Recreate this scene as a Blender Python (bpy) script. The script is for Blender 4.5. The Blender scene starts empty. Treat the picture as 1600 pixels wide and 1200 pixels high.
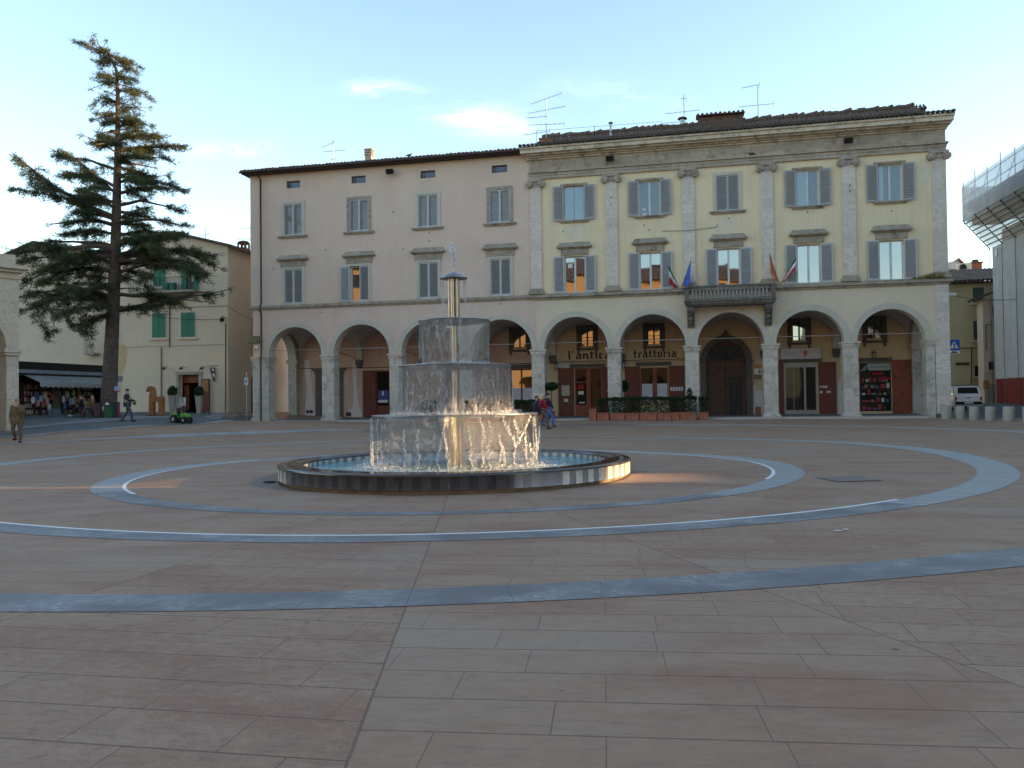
import bpy, bmesh, math, random
from mathutils import Vector, Matrix, Euler, noise as mn
R = math.radians
PI = math.pi
random.seed(7)
scene = bpy.context.scene
COL = scene.collection

# ------------------------------------------------------------------ camera
EYE, FPX, HOR, ROLL = 1.6, 1300.0, 627.0, 0.012
PITCH = math.atan((HOR - 600) / FPX)
cd = bpy.data.cameras.new('camera')
cd.sensor_width = 36
cd.lens = FPX / 1600 * 36
cd.clip_start = 0.1
cd.clip_end = 3000
cam = bpy.data.objects.new('camera', cd)
cam.matrix_world = Matrix.Translation((0, 0, EYE)) @ Matrix.Rotation(PI / 2 + PITCH, 4, 'X') @ Matrix.Rotation(-ROLL, 4, 'Z')
COL.objects.link(cam)
scene.camera = cam
cc, ss = math.cos(PITCH), math.sin(PITCH)

# ------------------------------------------------------------------ light
SUN_AZ = R(-3.5)        # angle from +X, behind the camera to the right
SUN_EL = R(9.5)
SUN_DIR = Vector((math.cos(SUN_AZ) * math.cos(SUN_EL), math.sin(SUN_AZ) * math.cos(SUN_EL), math.sin(SUN_EL)))
world = bpy.data.worlds.new("World")
scene.world = world
world.use_nodes = True
SKY_STRENGTH = 0.15
SKY_SUN_ROT = PI / 2 - SUN_AZ
sl = bpy.data.lights.new('sun', 'SUN')
sl.energy = 4.5
sl.angle = R(0.5)
sl.color = (1.0, 0.62, 0.30)
sun = bpy.data.objects.new('sun', sl)
sun.rotation_euler = (-SUN_DIR).to_track_quat('-Z', 'Y').to_euler()
sun.location = (60, -20, 40)
COL.objects.link(sun)
scene.view_settings.view_transform = 'Standard'
scene.view_settings.look = 'None'
scene.view_settings.gamma = 1
scene.view_settings.use_curve_mapping = False
scene.view_settings.exposure = 1.85

# ------------------------------------------------------------------ node helpers
class NT:
    def __init__(s, tree):
        s.t = tree
        s.n = tree.nodes
        s.l = tree.links
    def new(s, typ, **kw):
        nd = s.n.new(typ)
        for k, v in kw.items():
            setattr(nd, k, v)
        return nd
    def put(s, sock, v):
        if isinstance(v, bpy.types.NodeSocket):
            s.l.new(v, sock)
        else:
            if hasattr(sock.default_value, '__len__') and hasattr(v, '__len__') and len(sock.default_value) == 4 and len(v) == 3:
                v = (*v, 1)
            sock.default_value = v
    def m(s, op, a, b=None, c=None, clamp=False):
        nd = s.new('ShaderNodeMath', operation=op, use_clamp=clamp)
        s.put(nd.inputs[0], a)
        if b is not None: s.put(nd.inputs[1], b)
        if c is not None: s.put(nd.inputs[2], c)
        return nd.outputs[0]
    def mix(s, f, a, b, mode='MIX'):
        nd = s.new('ShaderNodeMix', data_type='RGBA', blend_type=mode)
        s.put(nd.inputs[0], f); s.put(nd.inputs[6], a); s.put(nd.inputs[7], b)
        return nd.outputs[2]
    def ramp(s, f, stops, interp='LINEAR'):
        nd = s.new('ShaderNodeValToRGB')
        cr = nd.color_ramp
        cr.interpolation = interp
        while len(cr.elements) < len(stops): cr.elements.new(0.5)
        for e, (p, c) in zip(cr.elements, stops):
            e.position = p
            e.color = (c, c, c, 1) if not hasattr(c, '__len__') else (*c[:3], 1)
        s.put(nd.inputs[0], f)
        return nd.outputs[0]
    def smooth(s, v, a, b):
        nd = s.new('ShaderNodeMapRange', interpolation_type='SMOOTHSTEP')
        s.put(nd.inputs[0], v); nd.inputs[1].default_value = a; nd.inputs[2].default_value = b
        return nd.outputs[0]
    def mapping(s, v, sc=(1, 1, 1), loc=(0, 0, 0), rot=(0, 0, 0)):
        nd = s.new('ShaderNodeMapping')
        s.put(nd.inputs[0], v)
        nd.inputs['Scale'].default_value = sc; nd.inputs['Location'].default_value = loc; nd.inputs['Rotation'].default_value = rot
        return nd.outputs[0]
    def noise(s, v, sc=5, det=4, ro=.6, dist=0):
        nd = s.new('ShaderNodeTexNoise')
        s.put(nd.inputs['Vector'], v)
        nd.inputs['Scale'].default_value = sc; nd.inputs['Detail'].default_value = det
        nd.inputs['Roughness'].default_value = ro; nd.inputs['Distortion'].default_value = dist
        return nd.outputs[0]
    def sep(s, v):
        nd = s.new('ShaderNodeSeparateXYZ'); s.put(nd.inputs[0], v); return nd.outputs
    def comb(s, x, y, z):
        nd = s.new('ShaderNodeCombineXYZ')
        s.put(nd.inputs[0], x); s.put(nd.inputs[1], y); s.put(nd.inputs[2], z)
        return nd.outputs[0]

def newmat(name):
    m = bpy.data.materials.new(name)
    m.use_nodes = True
    m.node_tree.nodes.clear()
    t = NT(m.node_tree)
    out = t.new('ShaderNodeOutputMaterial')
    return m, t, out

def finish(t, out, color, rough=.8, metal=0, bump=None, bstr=.3, bdist=.02, spec=.4, alpha=None, emis=None, estr=0, trans=0, coat=0):
    p = t.new('ShaderNodeBsdfPrincipled')
    t.put(p.inputs['Base Color'], color); t.put(p.inputs['Roughness'], rough)
    p.inputs['Metallic'].default_value = metal
    p.inputs['Specular IOR Level'].default_value = spec
    p.inputs['Coat Weight'].default_value = coat
    if bump is not None:
        b = t.new('ShaderNodeBump')
        b.inputs['Strength'].default_value = bstr; b.inputs['Distance'].default_value = bdist
        t.put(b.inputs['Height'], bump)
        t.l.new(b.outputs[0], p.inputs['Normal'])
    if emis is not None:
        t.put(p.inputs['Emission Color'], emis); p.inputs['Emission Strength'].default_value = estr
    t.l.new(p.outputs[0], out.inputs[0])
    return p

def scl(c, k): return tuple(min(1, v * k) for v in c)

def simple(name, col, rough=.7, metal=0, var=.2, sc=4, bump=.15, bsc=30, dirt=None, dirtamt=.5, streak=0, streakcol=(.08, .075, .065), spec=.4, coat=0):
    """paint / plaster / metal with noise variation, optional dirt patches and vertical run marks"""
    m, t, out = newmat(name)
    co = t.new('ShaderNodeTexCoord').outputs['Object']
    n1 = t.noise(co, sc, 5, .6)
    n2 = t.noise(co, sc * 7, 3, .6)
    f = t.m('ADD', t.m('MULTIPLY', n1, .7), t.m('MULTIPLY', n2, .3))
    c = t.mix(t.smooth(f, .3, .7), scl(col, 1 - var), scl(col, 1 + var))
    if dirt:
        dm = t.smooth(t.noise(co, sc * .45, 6, .7), .52, .72)
        c = t.mix(t.m('MULTIPLY', dm, dirtamt), c, dirt)
    if streak:
        sv = t.noise(t.mapping(co, (5, 5, .25)), 1.0, 5, .65)
        sm = t.m('MULTIPLY', t.smooth(sv, .50, .74), streak)
        c = t.mix(sm, c, streakcol)
    b = t.noise(co, bsc, 3, .6)
    finish(t, out, c, rough, metal, b if bump else None, bump, .02, spec, coat=coat)
    return m

def blockstone(name, col, bw=1.2, bh=.35, var=.2, dirt=(.10, .095, .08), dirtamt=.7, green=0, mortar=.005, rough=.8, low=True):
    m, t, out = newmat(name)
    co = t.new('ShaderNodeTexCoord').outputs['Object']
    x, y, z = t.sep(co)
    br = t.new('ShaderNodeTexBrick')
    t.put(br.inputs['Vector'], t.comb(t.m('ADD', x, y), z, 0))
    br.inputs['Color1'].default_value = (*scl(col, 1 - var), 1); br.inputs['Color2'].default_value = (*scl(col, 1 + var), 1)
    br.inputs['Mortar'].default_value = (*scl(col, .45), 1)
    br.inputs['Scale'].default_value = 1; br.inputs['Brick Width'].default_value = bw; br.inputs['Row Height'].default_value = bh
    br.inputs['Mortar Size'].default_value = mortar; br.inputs['Mortar Smooth'].default_value = .2
    n1 = t.noise(co, 2.2, 6, .68)
    n2 = t.noise(t.mapping(co, (1, 1, 3.5)), 6, 5, .7)
    c = t.mix(t.smooth(n2, .35, .7), br.outputs[0], scl(col, .72))
    c = t.mix(t.m('MULTIPLY', t.smooth(n1, .5, .68), dirtamt), c, dirt)
    if green:
        g = t.m('MULTIPLY', t.smooth(t.noise(co, 1.3, 5, .6), .5, .65), green)
        c = t.mix(g, c, (.10, .12, .035))
    finish(t, out, c, rough, 0, t.noise(co, 25, 4, .7), .35, .02)
    return m

MAT = {}
MAT['pink_plaster'] = simple('pink_plaster', (.570, .460, .382), .9, var=.06, sc=.8, bump=.1, dirt=(.475, .385, .32), dirtamt=.6, streak=.22, streakcol=(.33, .27, .23))
MAT['yellow_plaster'] = simple('yellow_plaster', (.66, .575, .385), .9, var=.06, sc=.8, bump=.1, dirt=(.53, .475, .34), dirtamt=.6, streak=.22, streakcol=(.34, .30, .20))
MAT['cream_plaster'] = simple('cream_plaster', (.58, .515, .385), .9, var=.05, sc=.8, bump=.1, streak=.16, streakcol=(.33, .29, .22))
MAT['beige_plaster'] = simple('beige_plaster', (.54, .44, .335), .9, var=.07, sc=.5, bump=.1, dirt=(.40, .32, .25), dirtamt=.5, streak=.14, streakcol=(.3, .24, .19))
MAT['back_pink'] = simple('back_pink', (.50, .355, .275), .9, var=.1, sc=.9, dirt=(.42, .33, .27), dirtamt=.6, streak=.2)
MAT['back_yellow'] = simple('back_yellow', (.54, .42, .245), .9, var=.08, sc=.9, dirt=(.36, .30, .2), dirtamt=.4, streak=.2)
MAT['repair_plaster'] = simple('repair_plaster', (.56, .53, .50), .9, var=.08, sc=2)
MAT['vault'] = simple('vault', (.50, .45, .40), .9, var=.1, sc=1.2)
MAT['pillar_stone'] = blockstone('pillar_stone', (.56, .51, .44), 2.6, .42, .14, (.13, .12, .10), .55, .25)
MAT['pilaster_stone'] = blockstone('pilaster_stone', (.62, .575, .50), 1.9, .55, .13, (.28, .25, .21), .3)
MAT['frieze_stone'] = blockstone('frieze_stone', (.40, .35, .28), 1.1, .3, .2, (.15, .13, .1), .6)
MAT['arch_stone'] = simple('arch_stone', (.46, .44, .37), .85, var=.08, sc=1.5, dirt=(.3, .3, .2), dirtamt=.4)
MAT['trim_stone'] = simple('trim_stone', (.30, .265, .21), .85, var=.25, sc=3, bump=.4, dirt=(.075, .07, .055), dirtamt=.85)
MAT['dark_stone'] = simple('dark_stone', (.13, .12, .105), .85, var=.35, sc=4, bump=.5, dirt=(.03, .03, .027), dirtamt=.9)
MAT['serena'] = simple('serena', (.10, .09, .08), .8, var=.2, sc=3)
MAT['capital_stone'] = simple('capital_stone', (.34, .305, .25), .85, var=.25, sc=4, bump=.4, dirt=(.10, .09, .075), dirtamt=.8)
MAT['mossy'] = simple('mossy', (.17, .16, .10), .9, var=.35, sc=5, bump=.6, dirt=(.03, .04, .02), dirtamt=.9)
MAT['shutter'] = simple('shutter', (.30, .325, .34), .6, var=.1, sc=3, bump=0)
MAT['shutter_frame'] = simple('shutter_frame', (.38, .415, .43), .55, var=.06, sc=3, bump=0)
MAT['white_frame'] = simple('white_frame', (.50, .54, .56), .5, var=.05, bump=0)
MAT['green_shutter'] = simple('green_shutter', (.005, .14, .085), .55, var=.12, sc=3, bump=0)
MAT['old_green'] = simple('old_green', (.05, .10, .08), .6, var=.15, bump=0)
MAT['red_wood'] = simple('red_wood', (.135, .035, .022), .55, var=.2, sc=3, bump=.2, streak=.3, streakcol=(.05, .02, .015))
MAT['rust_wood'] = simple('rust_wood', (.24, .065, .03), .6, var=.25, sc=2.5, bump=.2, dirt=(.07, .035, .02), dirtamt=.7)
MAT['brown_wood'] = simple('brown_wood', (.075, .036, .022), .6, var=.3, sc=3, bump=.3)
MAT['orange_wood'] = simple('orange_wood', (.30, .12, .038), .55, var=.25, sc=4, bump=.2)
MAT['tiles'] = simple('tiles', (.115, .072, .055), .9, var=.45, sc=6, bump=.3, dirt=(.05, .05, .035), dirtamt=.7)
MAT['old_tiles'] = simple('old_tiles', (.065, .052, .042), .9, var=.5, sc=6, bump=.3, dirt=(.03, .045, .03), dirtamt=.9)
MAT['eave_wood'] = simple('eave_wood', (.05, .045, .042), .8, var=.2)
MAT['gutter'] = simple('gutter', (.06, .038, .032), .5, .3, var=.15)
MAT['iron'] = simple('iron', (.025, .025, .027), .5, .5, var=.2)
MAT['rod'] = simple('rod', (.30, .30, .30), .5, .3, var=.1, bump=0)
MAT['galv'] = simple('galv', (.35, .36, .37), .4, .7, var=.1, bump=0)
MAT['steel'] = simple('steel', (.38, .37, .34), .28, 1.0, var=.15, sc=5, bump=.05)
MAT['steel_dark'] = simple('steel_dark', (.30, .30, .30), .3, .9, var=.2, sc=5, bump=.05)
MAT['terracotta'] = simple('terracotta', (.30, .105, .06), .85, var=.2, sc=5, dirt=(.36, .2, .14), dirtamt=.5)
MAT['stone_pot'] = simple('stone_pot', (.34, .30, .26), .85, var=.15, sc=5)
MAT['black'] = simple('black', (.012, .012, .014), .5, var=.2, bump=0)
MAT['dark_room'] = simple('dark_room', (.02, .016, .013), .9, var=.3)
MAT['white_paint'] = simple('white_paint', (.72, .72, .72), .35, var=.04, bump=0, coat=.3)
MAT['white_board'] = simple('white_board', (.60, .60, .57), .6, var=.05, bump=0)
MAT['sign_blue'] = simple('sign_blue', (.01, .08, .42), .4, var=.05, bump=0)
MAT['letters'] = simple('letters', (.035, .025, .018), .7, var=.1, bump=0)
MAT['lace'] = simple('lace', (.55, .55, .60), .9, var=.1, sc=8, bump=0)
MAT['red_cloth'] = simple('red_cloth', (.35, .01, .02), .8, var=.15, bump=0)
MAT['rubber'] = simple('rubber', (.012, .012, .012), .85, var=.2, bump=0)
MAT['bollard'] = simple('bollard', (.34, .33, .28), .85, var=.2, sc=4, bump=.3, dirt=(.15, .17, .08), dirtamt=.8)
MAT['white_stone'] = simple('white_stone', (.75, .75, .74), .5, var=.06, sc=3, bump=.05)
MAT['kerb'] = simple('kerb', (.40, .38, .35), .8, var=.15, sc=3)
MAT['porch_floor'] = simple('porch_floor', (.15, .15, .16), .7, var=.15, sc=2)
MAT['asphalt'] = simple('asphalt', (.115, .125, .12), .9, var=.15, sc=1.5, bsc=60, dirt=(.08, .09, .08), dirtamt=.6)
MAT['side_stone'] = simple('side_stone', (.22, .215, .21), .8, var=.12, sc=1.5, bsc=40, dirt=(.13, .15, .12), dirtamt=.6)
MAT['bark'] = simple('bark', (.09, .066, .055), .95, var=.35, sc=5, bump=.9, bsc=14)
MAT['skin'] = simple('skin', (.48, .27, .19), .6, var=.08, bump=0)

def glassmat(name, base=(.012, .014, .016), refl=.3, bump=.012):
    m, t, out = newmat(name)
    co = t.new('ShaderNodeTexCoord').outputs['Object']
    d = t.new('ShaderNodeBsdfDiffuse'); t.put(d.inputs[0], base)
    g = t.new('ShaderNodeBsdfGlossy'); g.inputs['Roughness'].default_value = .02
    t.put(g.inputs[0], (.9, .95, 1))
    b = t.new('ShaderNodeBump'); b.inputs['Strength'].default_value = .25; b.inputs['Distance'].default_value = bump
    t.put(b.inputs['Height'], t.noise(co, .9, 1, .4)); t.l.new(b.outputs[0], g.inputs['Normal'])
    fr = t.new('ShaderNodeFresnel'); fr.inputs[0].default_value = 1.5
    f = t.m('ADD', fr.outputs[0], refl, clamp=True)
    mx = t.new('ShaderNodeMixShader'); t.put(mx.inputs[0], f)
    t.l.new(d.outputs[0], mx.inputs[1]); t.l.new(g.outputs[0], mx.inputs[2]); t.l.new(mx.outputs[0], out.inputs[0])
    return m
MAT['pane'] = glassmat('pane', refl=.30)
MAT['pane_attic'] = glassmat('pane_attic', (.03, .05, .08), .02)
MAT['pane_dark'] = glassmat('pane_dark', (.035, .06, .075), .09)
MAT['pane_shop'] = glassmat('pane_shop', (.02, .018, .016), -.025)
MAT['pane_blue'] = glassmat('pane_blue', (.07, .13, .17), .13)

def foliage(name, a, b, sc=1.2, trans=.25):
    m, t, out = newmat(name)
    co = t.new('ShaderNodeTexCoord').outputs['Object']
    n = t.noise(co, sc, 4, .6)
    n2 = t.noise(co, sc * 12, 2, .5)
    c = t.mix(t.smooth(t.m('ADD', t.m('MULTIPLY', n, .6), t.m('MULTIPLY', n2, .4)), .38, .62), a, b)
    d = t.new('ShaderNodeBsdfPrincipled'); t.put(d.inputs['Base Color'], c); d.inputs['Roughness'].default_value = .65
    d.inputs['Specular IOR Level'].default_value = .25
    tr = t.new('ShaderNodeBsdfTranslucent'); t.put(tr.inputs[0], c)
    mx = t.new('ShaderNodeMixShader'); mx.inputs[0].default_value = trans
    t.l.new(d.outputs[0], mx.inputs[1]); t.l.new(tr.outputs[0], mx.inputs[2]); t.l.new(mx.outputs[0], out.inputs[0])
    return m
MAT['needles'] = foliage('needles', (.034, .068, .046), (.165, .170, .072), trans=.4)
MAT['hedge'] = foliage('hedge', (.016, .038, .016), (.036, .065, .024), 3)
MAT['weeds'] = foliage('weeds', (.10, .11, .03), (.22, .21, .06), 3)

# ------------------------------------------------------------------ sky
wt = NT(world.node_tree)
wt.n.clear()
wo = wt.new('ShaderNodeOutputWorld'); bg = wt.new('ShaderNodeBackground')
sky = wt.new('ShaderNodeTexSky')
sky.sky_type = 'NISHITA'
sky.sun_disc = False
sky.sun_elevation = SUN_EL
sky.sun_rotation = SKY_SUN_ROT
sky.air_density = 1.0; sky.dust_density = 0.25; sky.ozone_density = 1.0
gen = wt.new('ShaderNodeTexCoord').outputs['Generated']
def pixdir(px, py):
    dx, dy = px - 800, py - 600
    X = (dx - ROLL * dy) / (1 + ROLL * ROLL); Y = (dy + ROLL * dx) / (1 + ROLL * ROLL)
    u = -Y / FPX
    return Vector((X / FPX, cc - u * ss, ss + u * cc))
def at(px, py, D):
    r = pixdir(px, py)
    return r * (D / r.y) + Vector((0, 0, EYE))
x_, y_, z_ = wt.sep(gen)
ta = wt.m('DIVIDE', x_, wt.m('MAXIMUM', y_, .05)); te = wt.m('DIVIDE', z_, wt.m('MAXIMUM', y_, .05))
cl = wt.noise(wt.mapping(wt.comb(ta, te, 0), (3.2, 8.5, 1), rot=(0, 0, R(18))), 2.4, 7, .68, .6)
cmask = 0.0
for (px, py, sx, sy, k) in ((605, 142, .042, .010, .9), (690, 162, .045, .010, .5), (765, 190, .045, .017, .85), (390, 232, .10, .010, .35), (960, 150, .08, .02, .2)):
    d = pixdir(px, py); a0, e0 = d.x / d.y, d.z / d.y
    q = wt.m('ADD', wt.m('POWER', wt.m('DIVIDE', wt.m('ADD', wt.m('SUBTRACT', ta, a0), wt.m('MULTIPLY', wt.m('SUBTRACT', te, e0), 1.2)), sx), 2), wt.m('POWER', wt.m('DIVIDE', wt.m('SUBTRACT', te, e0), sy), 2))
    gsn = wt.m('MULTIPLY', wt.m('EXPONENT', wt.m('MULTIPLY', q, -1.0)), k)
    cmask = gsn if cmask == 0.0 else wt.m('MAXIMUM', cmask, gsn)
cm = wt.m('MULTIPLY', wt.m('MULTIPLY', wt.smooth(cl, .38, .72), cmask), wt.m('GREATER_THAN', y_, .05), clamp=True)
skyc = sky.outputs[0]
SKY_TINT = (.965, .965, .97)
skyc = wt.mix(1.0, skyc, SKY_TINT, 'MULTIPLY')
wt.put(bg.inputs[0], wt.mix(wt.m('MULTIPLY', cm, .62), skyc, (6.2, 6.3, 6.4)))
bg.inputs[1].default_value = SKY_STRENGTH
wt.l.new(bg.outputs[0], wo.inputs[0])

# ------------------------------------------------------------------ mesh builder
class MB:
    def __init__(s): s.v = []; s.f = []; s.sm = []
    def add(s, vs, fs, smooth=False):
        o = len(s.v); s.v += [tuple(v) for v in vs]
        for f in fs: s.f.append(tuple(i + o for i in f)); s.sm.append(smooth)
        return s
    def box(s, x0, x1, y0, y1, z0, z1, M=None):
        vs = [Vector(p) for p in ((x0, y0, z0), (x1, y0, z0), (x1, y1, z0), (x0, y1, z0), (x0, y0, z1), (x1, y0, z1), (x1, y1, z1), (x0, y1, z1))]
        if M is not None: vs = [M @ v for v in vs]
        return s.add(vs, [(0, 3, 2, 1), (4, 5, 6, 7), (0, 1, 5, 4), (1, 2, 6, 5), (2, 3, 7, 6), (3, 0, 4, 7)])
    def tube(s, pts, rad, n=8, cap=True, smooth=True):
        pts = [Vector(p) for p in pts]
        if not hasattr(rad, '__len__'): rad = [rad] * len(pts)
        rings = []; up = None
        for i, p in enumerate(pts):
            d = (pts[min(i + 1, len(pts) - 1)] - pts[max(i - 1, 0)])
            if d.length < 1e-9: d = Vector((0, 0, 1))
            d.normalize()
            if up is None:
                up = d.orthogonal().normalized()
            a = (up - d * up.dot(d))
            if a.length < 1e-6: a = d.orthogonal()
            a.normalize(); up = a; b = d.cross(a)
            rings.append([p + (a * math.cos(2 * PI * k / n) + b * math.sin(2 * PI * k / n)) * rad[i] for k in range(n)])
        vs = [v for r in rings for v in r]; fs = []
        for i in range(len(pts) - 1):
            for k in range(n):
                fs.append((i * n + k, i * n + (k + 1) % n, (i + 1) * n + (k + 1) % n, (i + 1) * n + k))
        s.add(vs, fs, smooth)
        if cap:
            s.add(rings[0], [tuple(reversed(range(n)))]); s.add(rings[-1], [tuple(range(n))])
        return s
    def lathe(s, prof, n=24, c=(0, 0), a0=0, a1=2 * PI, smooth=True, jag=None):
        full = abs(a1 - a0 - 2 * PI) < 1e-6
        m = n if full else n + 1
        vs = []
        for (r, z) in prof:
            for k in range(m):
                a = a0 + (a1 - a0) * k / n
                vs.append((c[0] + r * math.cos(a), c[1] + r * math.sin(a), z))
        fs = []
        for i in range(len(prof) - 1):
            for k in range(n):
                k2 = (k + 1) % m
                fs.append((i * m + k, i * m + k2, (i + 1) * m + k2, (i + 1) * m + k))
        return s.add(vs, fs, smooth)
    def prism(s, poly, axis, a, b, M=None):
        """poly: 2D points; axis 'y': (x,z) extruded in y from a to b; 'x': (y,z); 'z': (x,y)"""
        def P(p, t):
            v = {'y': Vector((p[0], t, p[1])), 'x': Vector((t, p[0], p[1])), 'z': Vector((p[0], p[1], t))}[axis]
            return M @ v if M is not None else v
        n = len(poly)
        vs = [P(p, a) for p in poly] + [P(p, b) for p in poly]
        fs = [tuple(range(n)), tuple(reversed(range(n, 2 * n)))] + [(i, n + i, n + (i + 1) % n, (i + 1) % n) for i in range(n)]
        return s.add(vs, fs)
    def ico(s, c, r, sub=1, sc=(1, 1, 1), jit=0):
        bm = bmesh.new(); bmesh.ops.create_icosphere(bm, subdivisions=sub, radius=1)
        vs = []
        for v in bm.verts:
            k = 1 + (random.uniform(-jit, jit) if jit else 0)
            vs.append((c[0] + v.co.x * r * sc[0] * k, c[1] + v.co.y * r * sc[1] * k, c[2] + v.co.z * r * sc[2] * k))
        fs = [tuple(v.index for v in f.verts) for f in bm.faces]
        bm.free()
        return s.add(vs, fs, True)
    def build(s, name, mat, parent=None, loc=None, rotz=None, recalc=True):
        me = bpy.data.meshes.new(name)
        me.from_pydata(s.v, [], s.f)
        me.polygons.foreach_set('use_smooth', s.sm)
        if recalc and len(s.f) < 60000:
            bm = bmesh.new(); bm.from_mesh(me); bmesh.ops.recalc_face_normals(bm, faces=bm.faces); bm.to_mesh(me); bm.free()
        me.update()
        if isinstance(mat, str): mat = MAT[mat]
        me.materials.append(mat)
        o = bpy.data.objects.new(name, me)
        COL.objects.link(o)
        if parent is not None: o.parent = parent
        if loc is not None: o.location = loc
        if rotz is not None: o.rotation_euler = (0, 0, rotz)
        return o

def tag(o, label=None, cat=None, group=None, kind=None):
    if label: o['label'] = label
    if cat: o['category'] = cat
    if group: o['group'] = group
    if kind: o['kind'] = kind
    return o
def empty(name, loc=(0, 0, 0), rz=0, label=None, cat=None, group=None):
    o = bpy.data.objects.new(name, None)
    o.empty_display_size = .2
    o.location = loc; o.rotation_euler = (0, 0, rz)
    COL.objects.link(o)
    return tag(o, label, cat, group)
def copy_tree(o, parent=None):
    c = o.copy(); COL.objects.link(c)
    if parent is not None: c.parent = parent
    for ch in [x for x in bpy.data.objects if x.parent == o]: copy_tree(ch, c)
    return c
def copy_kids(o):
    return copy_tree(o)
def text_mesh(body, size, ext=.01):
    cu = bpy.data.curves.new('txt', 'FONT'); cu.body = body; cu.size = size; cu.extrude = ext
    cu.align_x = 'CENTER'
    o = bpy.data.objects.new('txt', cu); COL.objects.link(o)
    dg = bpy.context.evaluated_depsgraph_get()
    me = bpy.data.meshes.new_from_object(o.evaluated_get(dg))
    bpy.data.objects.remove(o)
    mb = MB(); mb.v = [tuple(v.co) for v in me.vertices]; mb.f = [tuple(p.vertices) for p in me.polygons]; mb.sm = [False] * len(mb.f)
    # stand it up: text x->x, y->z, z->-y
    mb.v = [(x, -z, y) for x, y, z in mb.v]
    return mb
def shift(mb, dx, dy, dz, sx=1, sz=1):
    mb.v = [(x * sx + dx, y + dy, z * sz + dz) for x, y, z in mb.v]; return mb

# ------------------------------------------------------------------ terrain
def pl(x, y): return .0043 * max(-40, min(40, x)) + .0049 * max(-5, min(60, y))
GP = [(-16.6, 53, .46), (-6.9, 50.8, .46), (3.3, 48.5, .46), (13, 46.3, .46), (23.1, 44, .46), (-20.4, 42.5, .74), (-17, 41.5, .60), (-22, 36, .29), (-19, 38, .5), (-16.5, 43, .57), (-22.7, 47, 1.04), (-28, 50, 1.2), (-34, 52, 1.25), (-19, 56, 1.05), (-26, 56, 1.15), (-21.3, 50, .97), (-24, 39, .5), (-30, 40, .6), (24, 42, .38), (28, 42, .4), (31, 50, .8), (33.8, 58, 1.05), (33, 64, 1.15), (-10, 70, 1.2), (-40, 70, 1.6), (40, 80, 1.5), (36, 45, .6), (-20, 32.3, .2), (-2, 39.5, .19), (-60, 40, .9), (60, 60, 1.2)]
GC = [(x, y, z - pl(x, y)) for x, y, z in GP]
for a in range(0, 360, 30):
    for r in (6, 12, 17): GC.append((-1.5 + r * math.cos(R(a)), 19 + r * math.sin(R(a)) * 1.05, 0))
GC += [(x, y, 0) for x in (-30, -18, -8, 0, 8, 18, 30) for y in (-10, 0, 8)] + [(18, 25, 0), (22, 33, .02), (-18, 24, 0), (-26, 26, .05), (26, 25, 0)]
def g(x, y):
    a = b = 0.0
    for px, py, e in GC:
        d = (x - px) ** 2 + (y - py) ** 2
        if d < 1e-4: return pl(x, y) + e
        w = 1 / (d * d); a += w * e; b += w
    return pl(x, y) + a / b
def hit(px, py):
    r = pixdir(px, py); k = lo = 2.0
    while k < 150:
        if r.z * k + EYE < g(r.x * k, r.y * k): break
        lo = k; k += .25
    hi = k
    for _ in range(24):
        m = (lo + hi) / 2
        if r.z * m + EYE > g(r.x * m, r.y * m): lo = m
        else: hi = m
    return Vector((r.x * lo, r.y * lo, g(r.x * lo, r.y * lo)))

def axis_pts(a, b, step, far, k=1.35):
    p = []; x = a
    while x <= b + 1e-6: p.append(x); x += step
    s = step; x = p[-1]
    while x < far: s *= k; x += s; p.append(x)
    s = step; x = a; q = []
    while x > -far: s *= k; x -= s; q.append(x)
    return list(reversed(q)) + p
xs = axis_pts(-40, 42, 1.0, 900); ys = axis_pts(-4, 66, 1.0, 900)
gm = MB()
vs = [(x, y, g(x, y)) for y in ys for x in xs]
nx = len(xs)
gm.add(vs, [(j * nx + i, j * nx + i + 1, (j + 1) * nx + i + 1, (j + 1) * nx + i) for j in range(len(ys) - 1) for i in range(nx - 1)], True)

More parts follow.
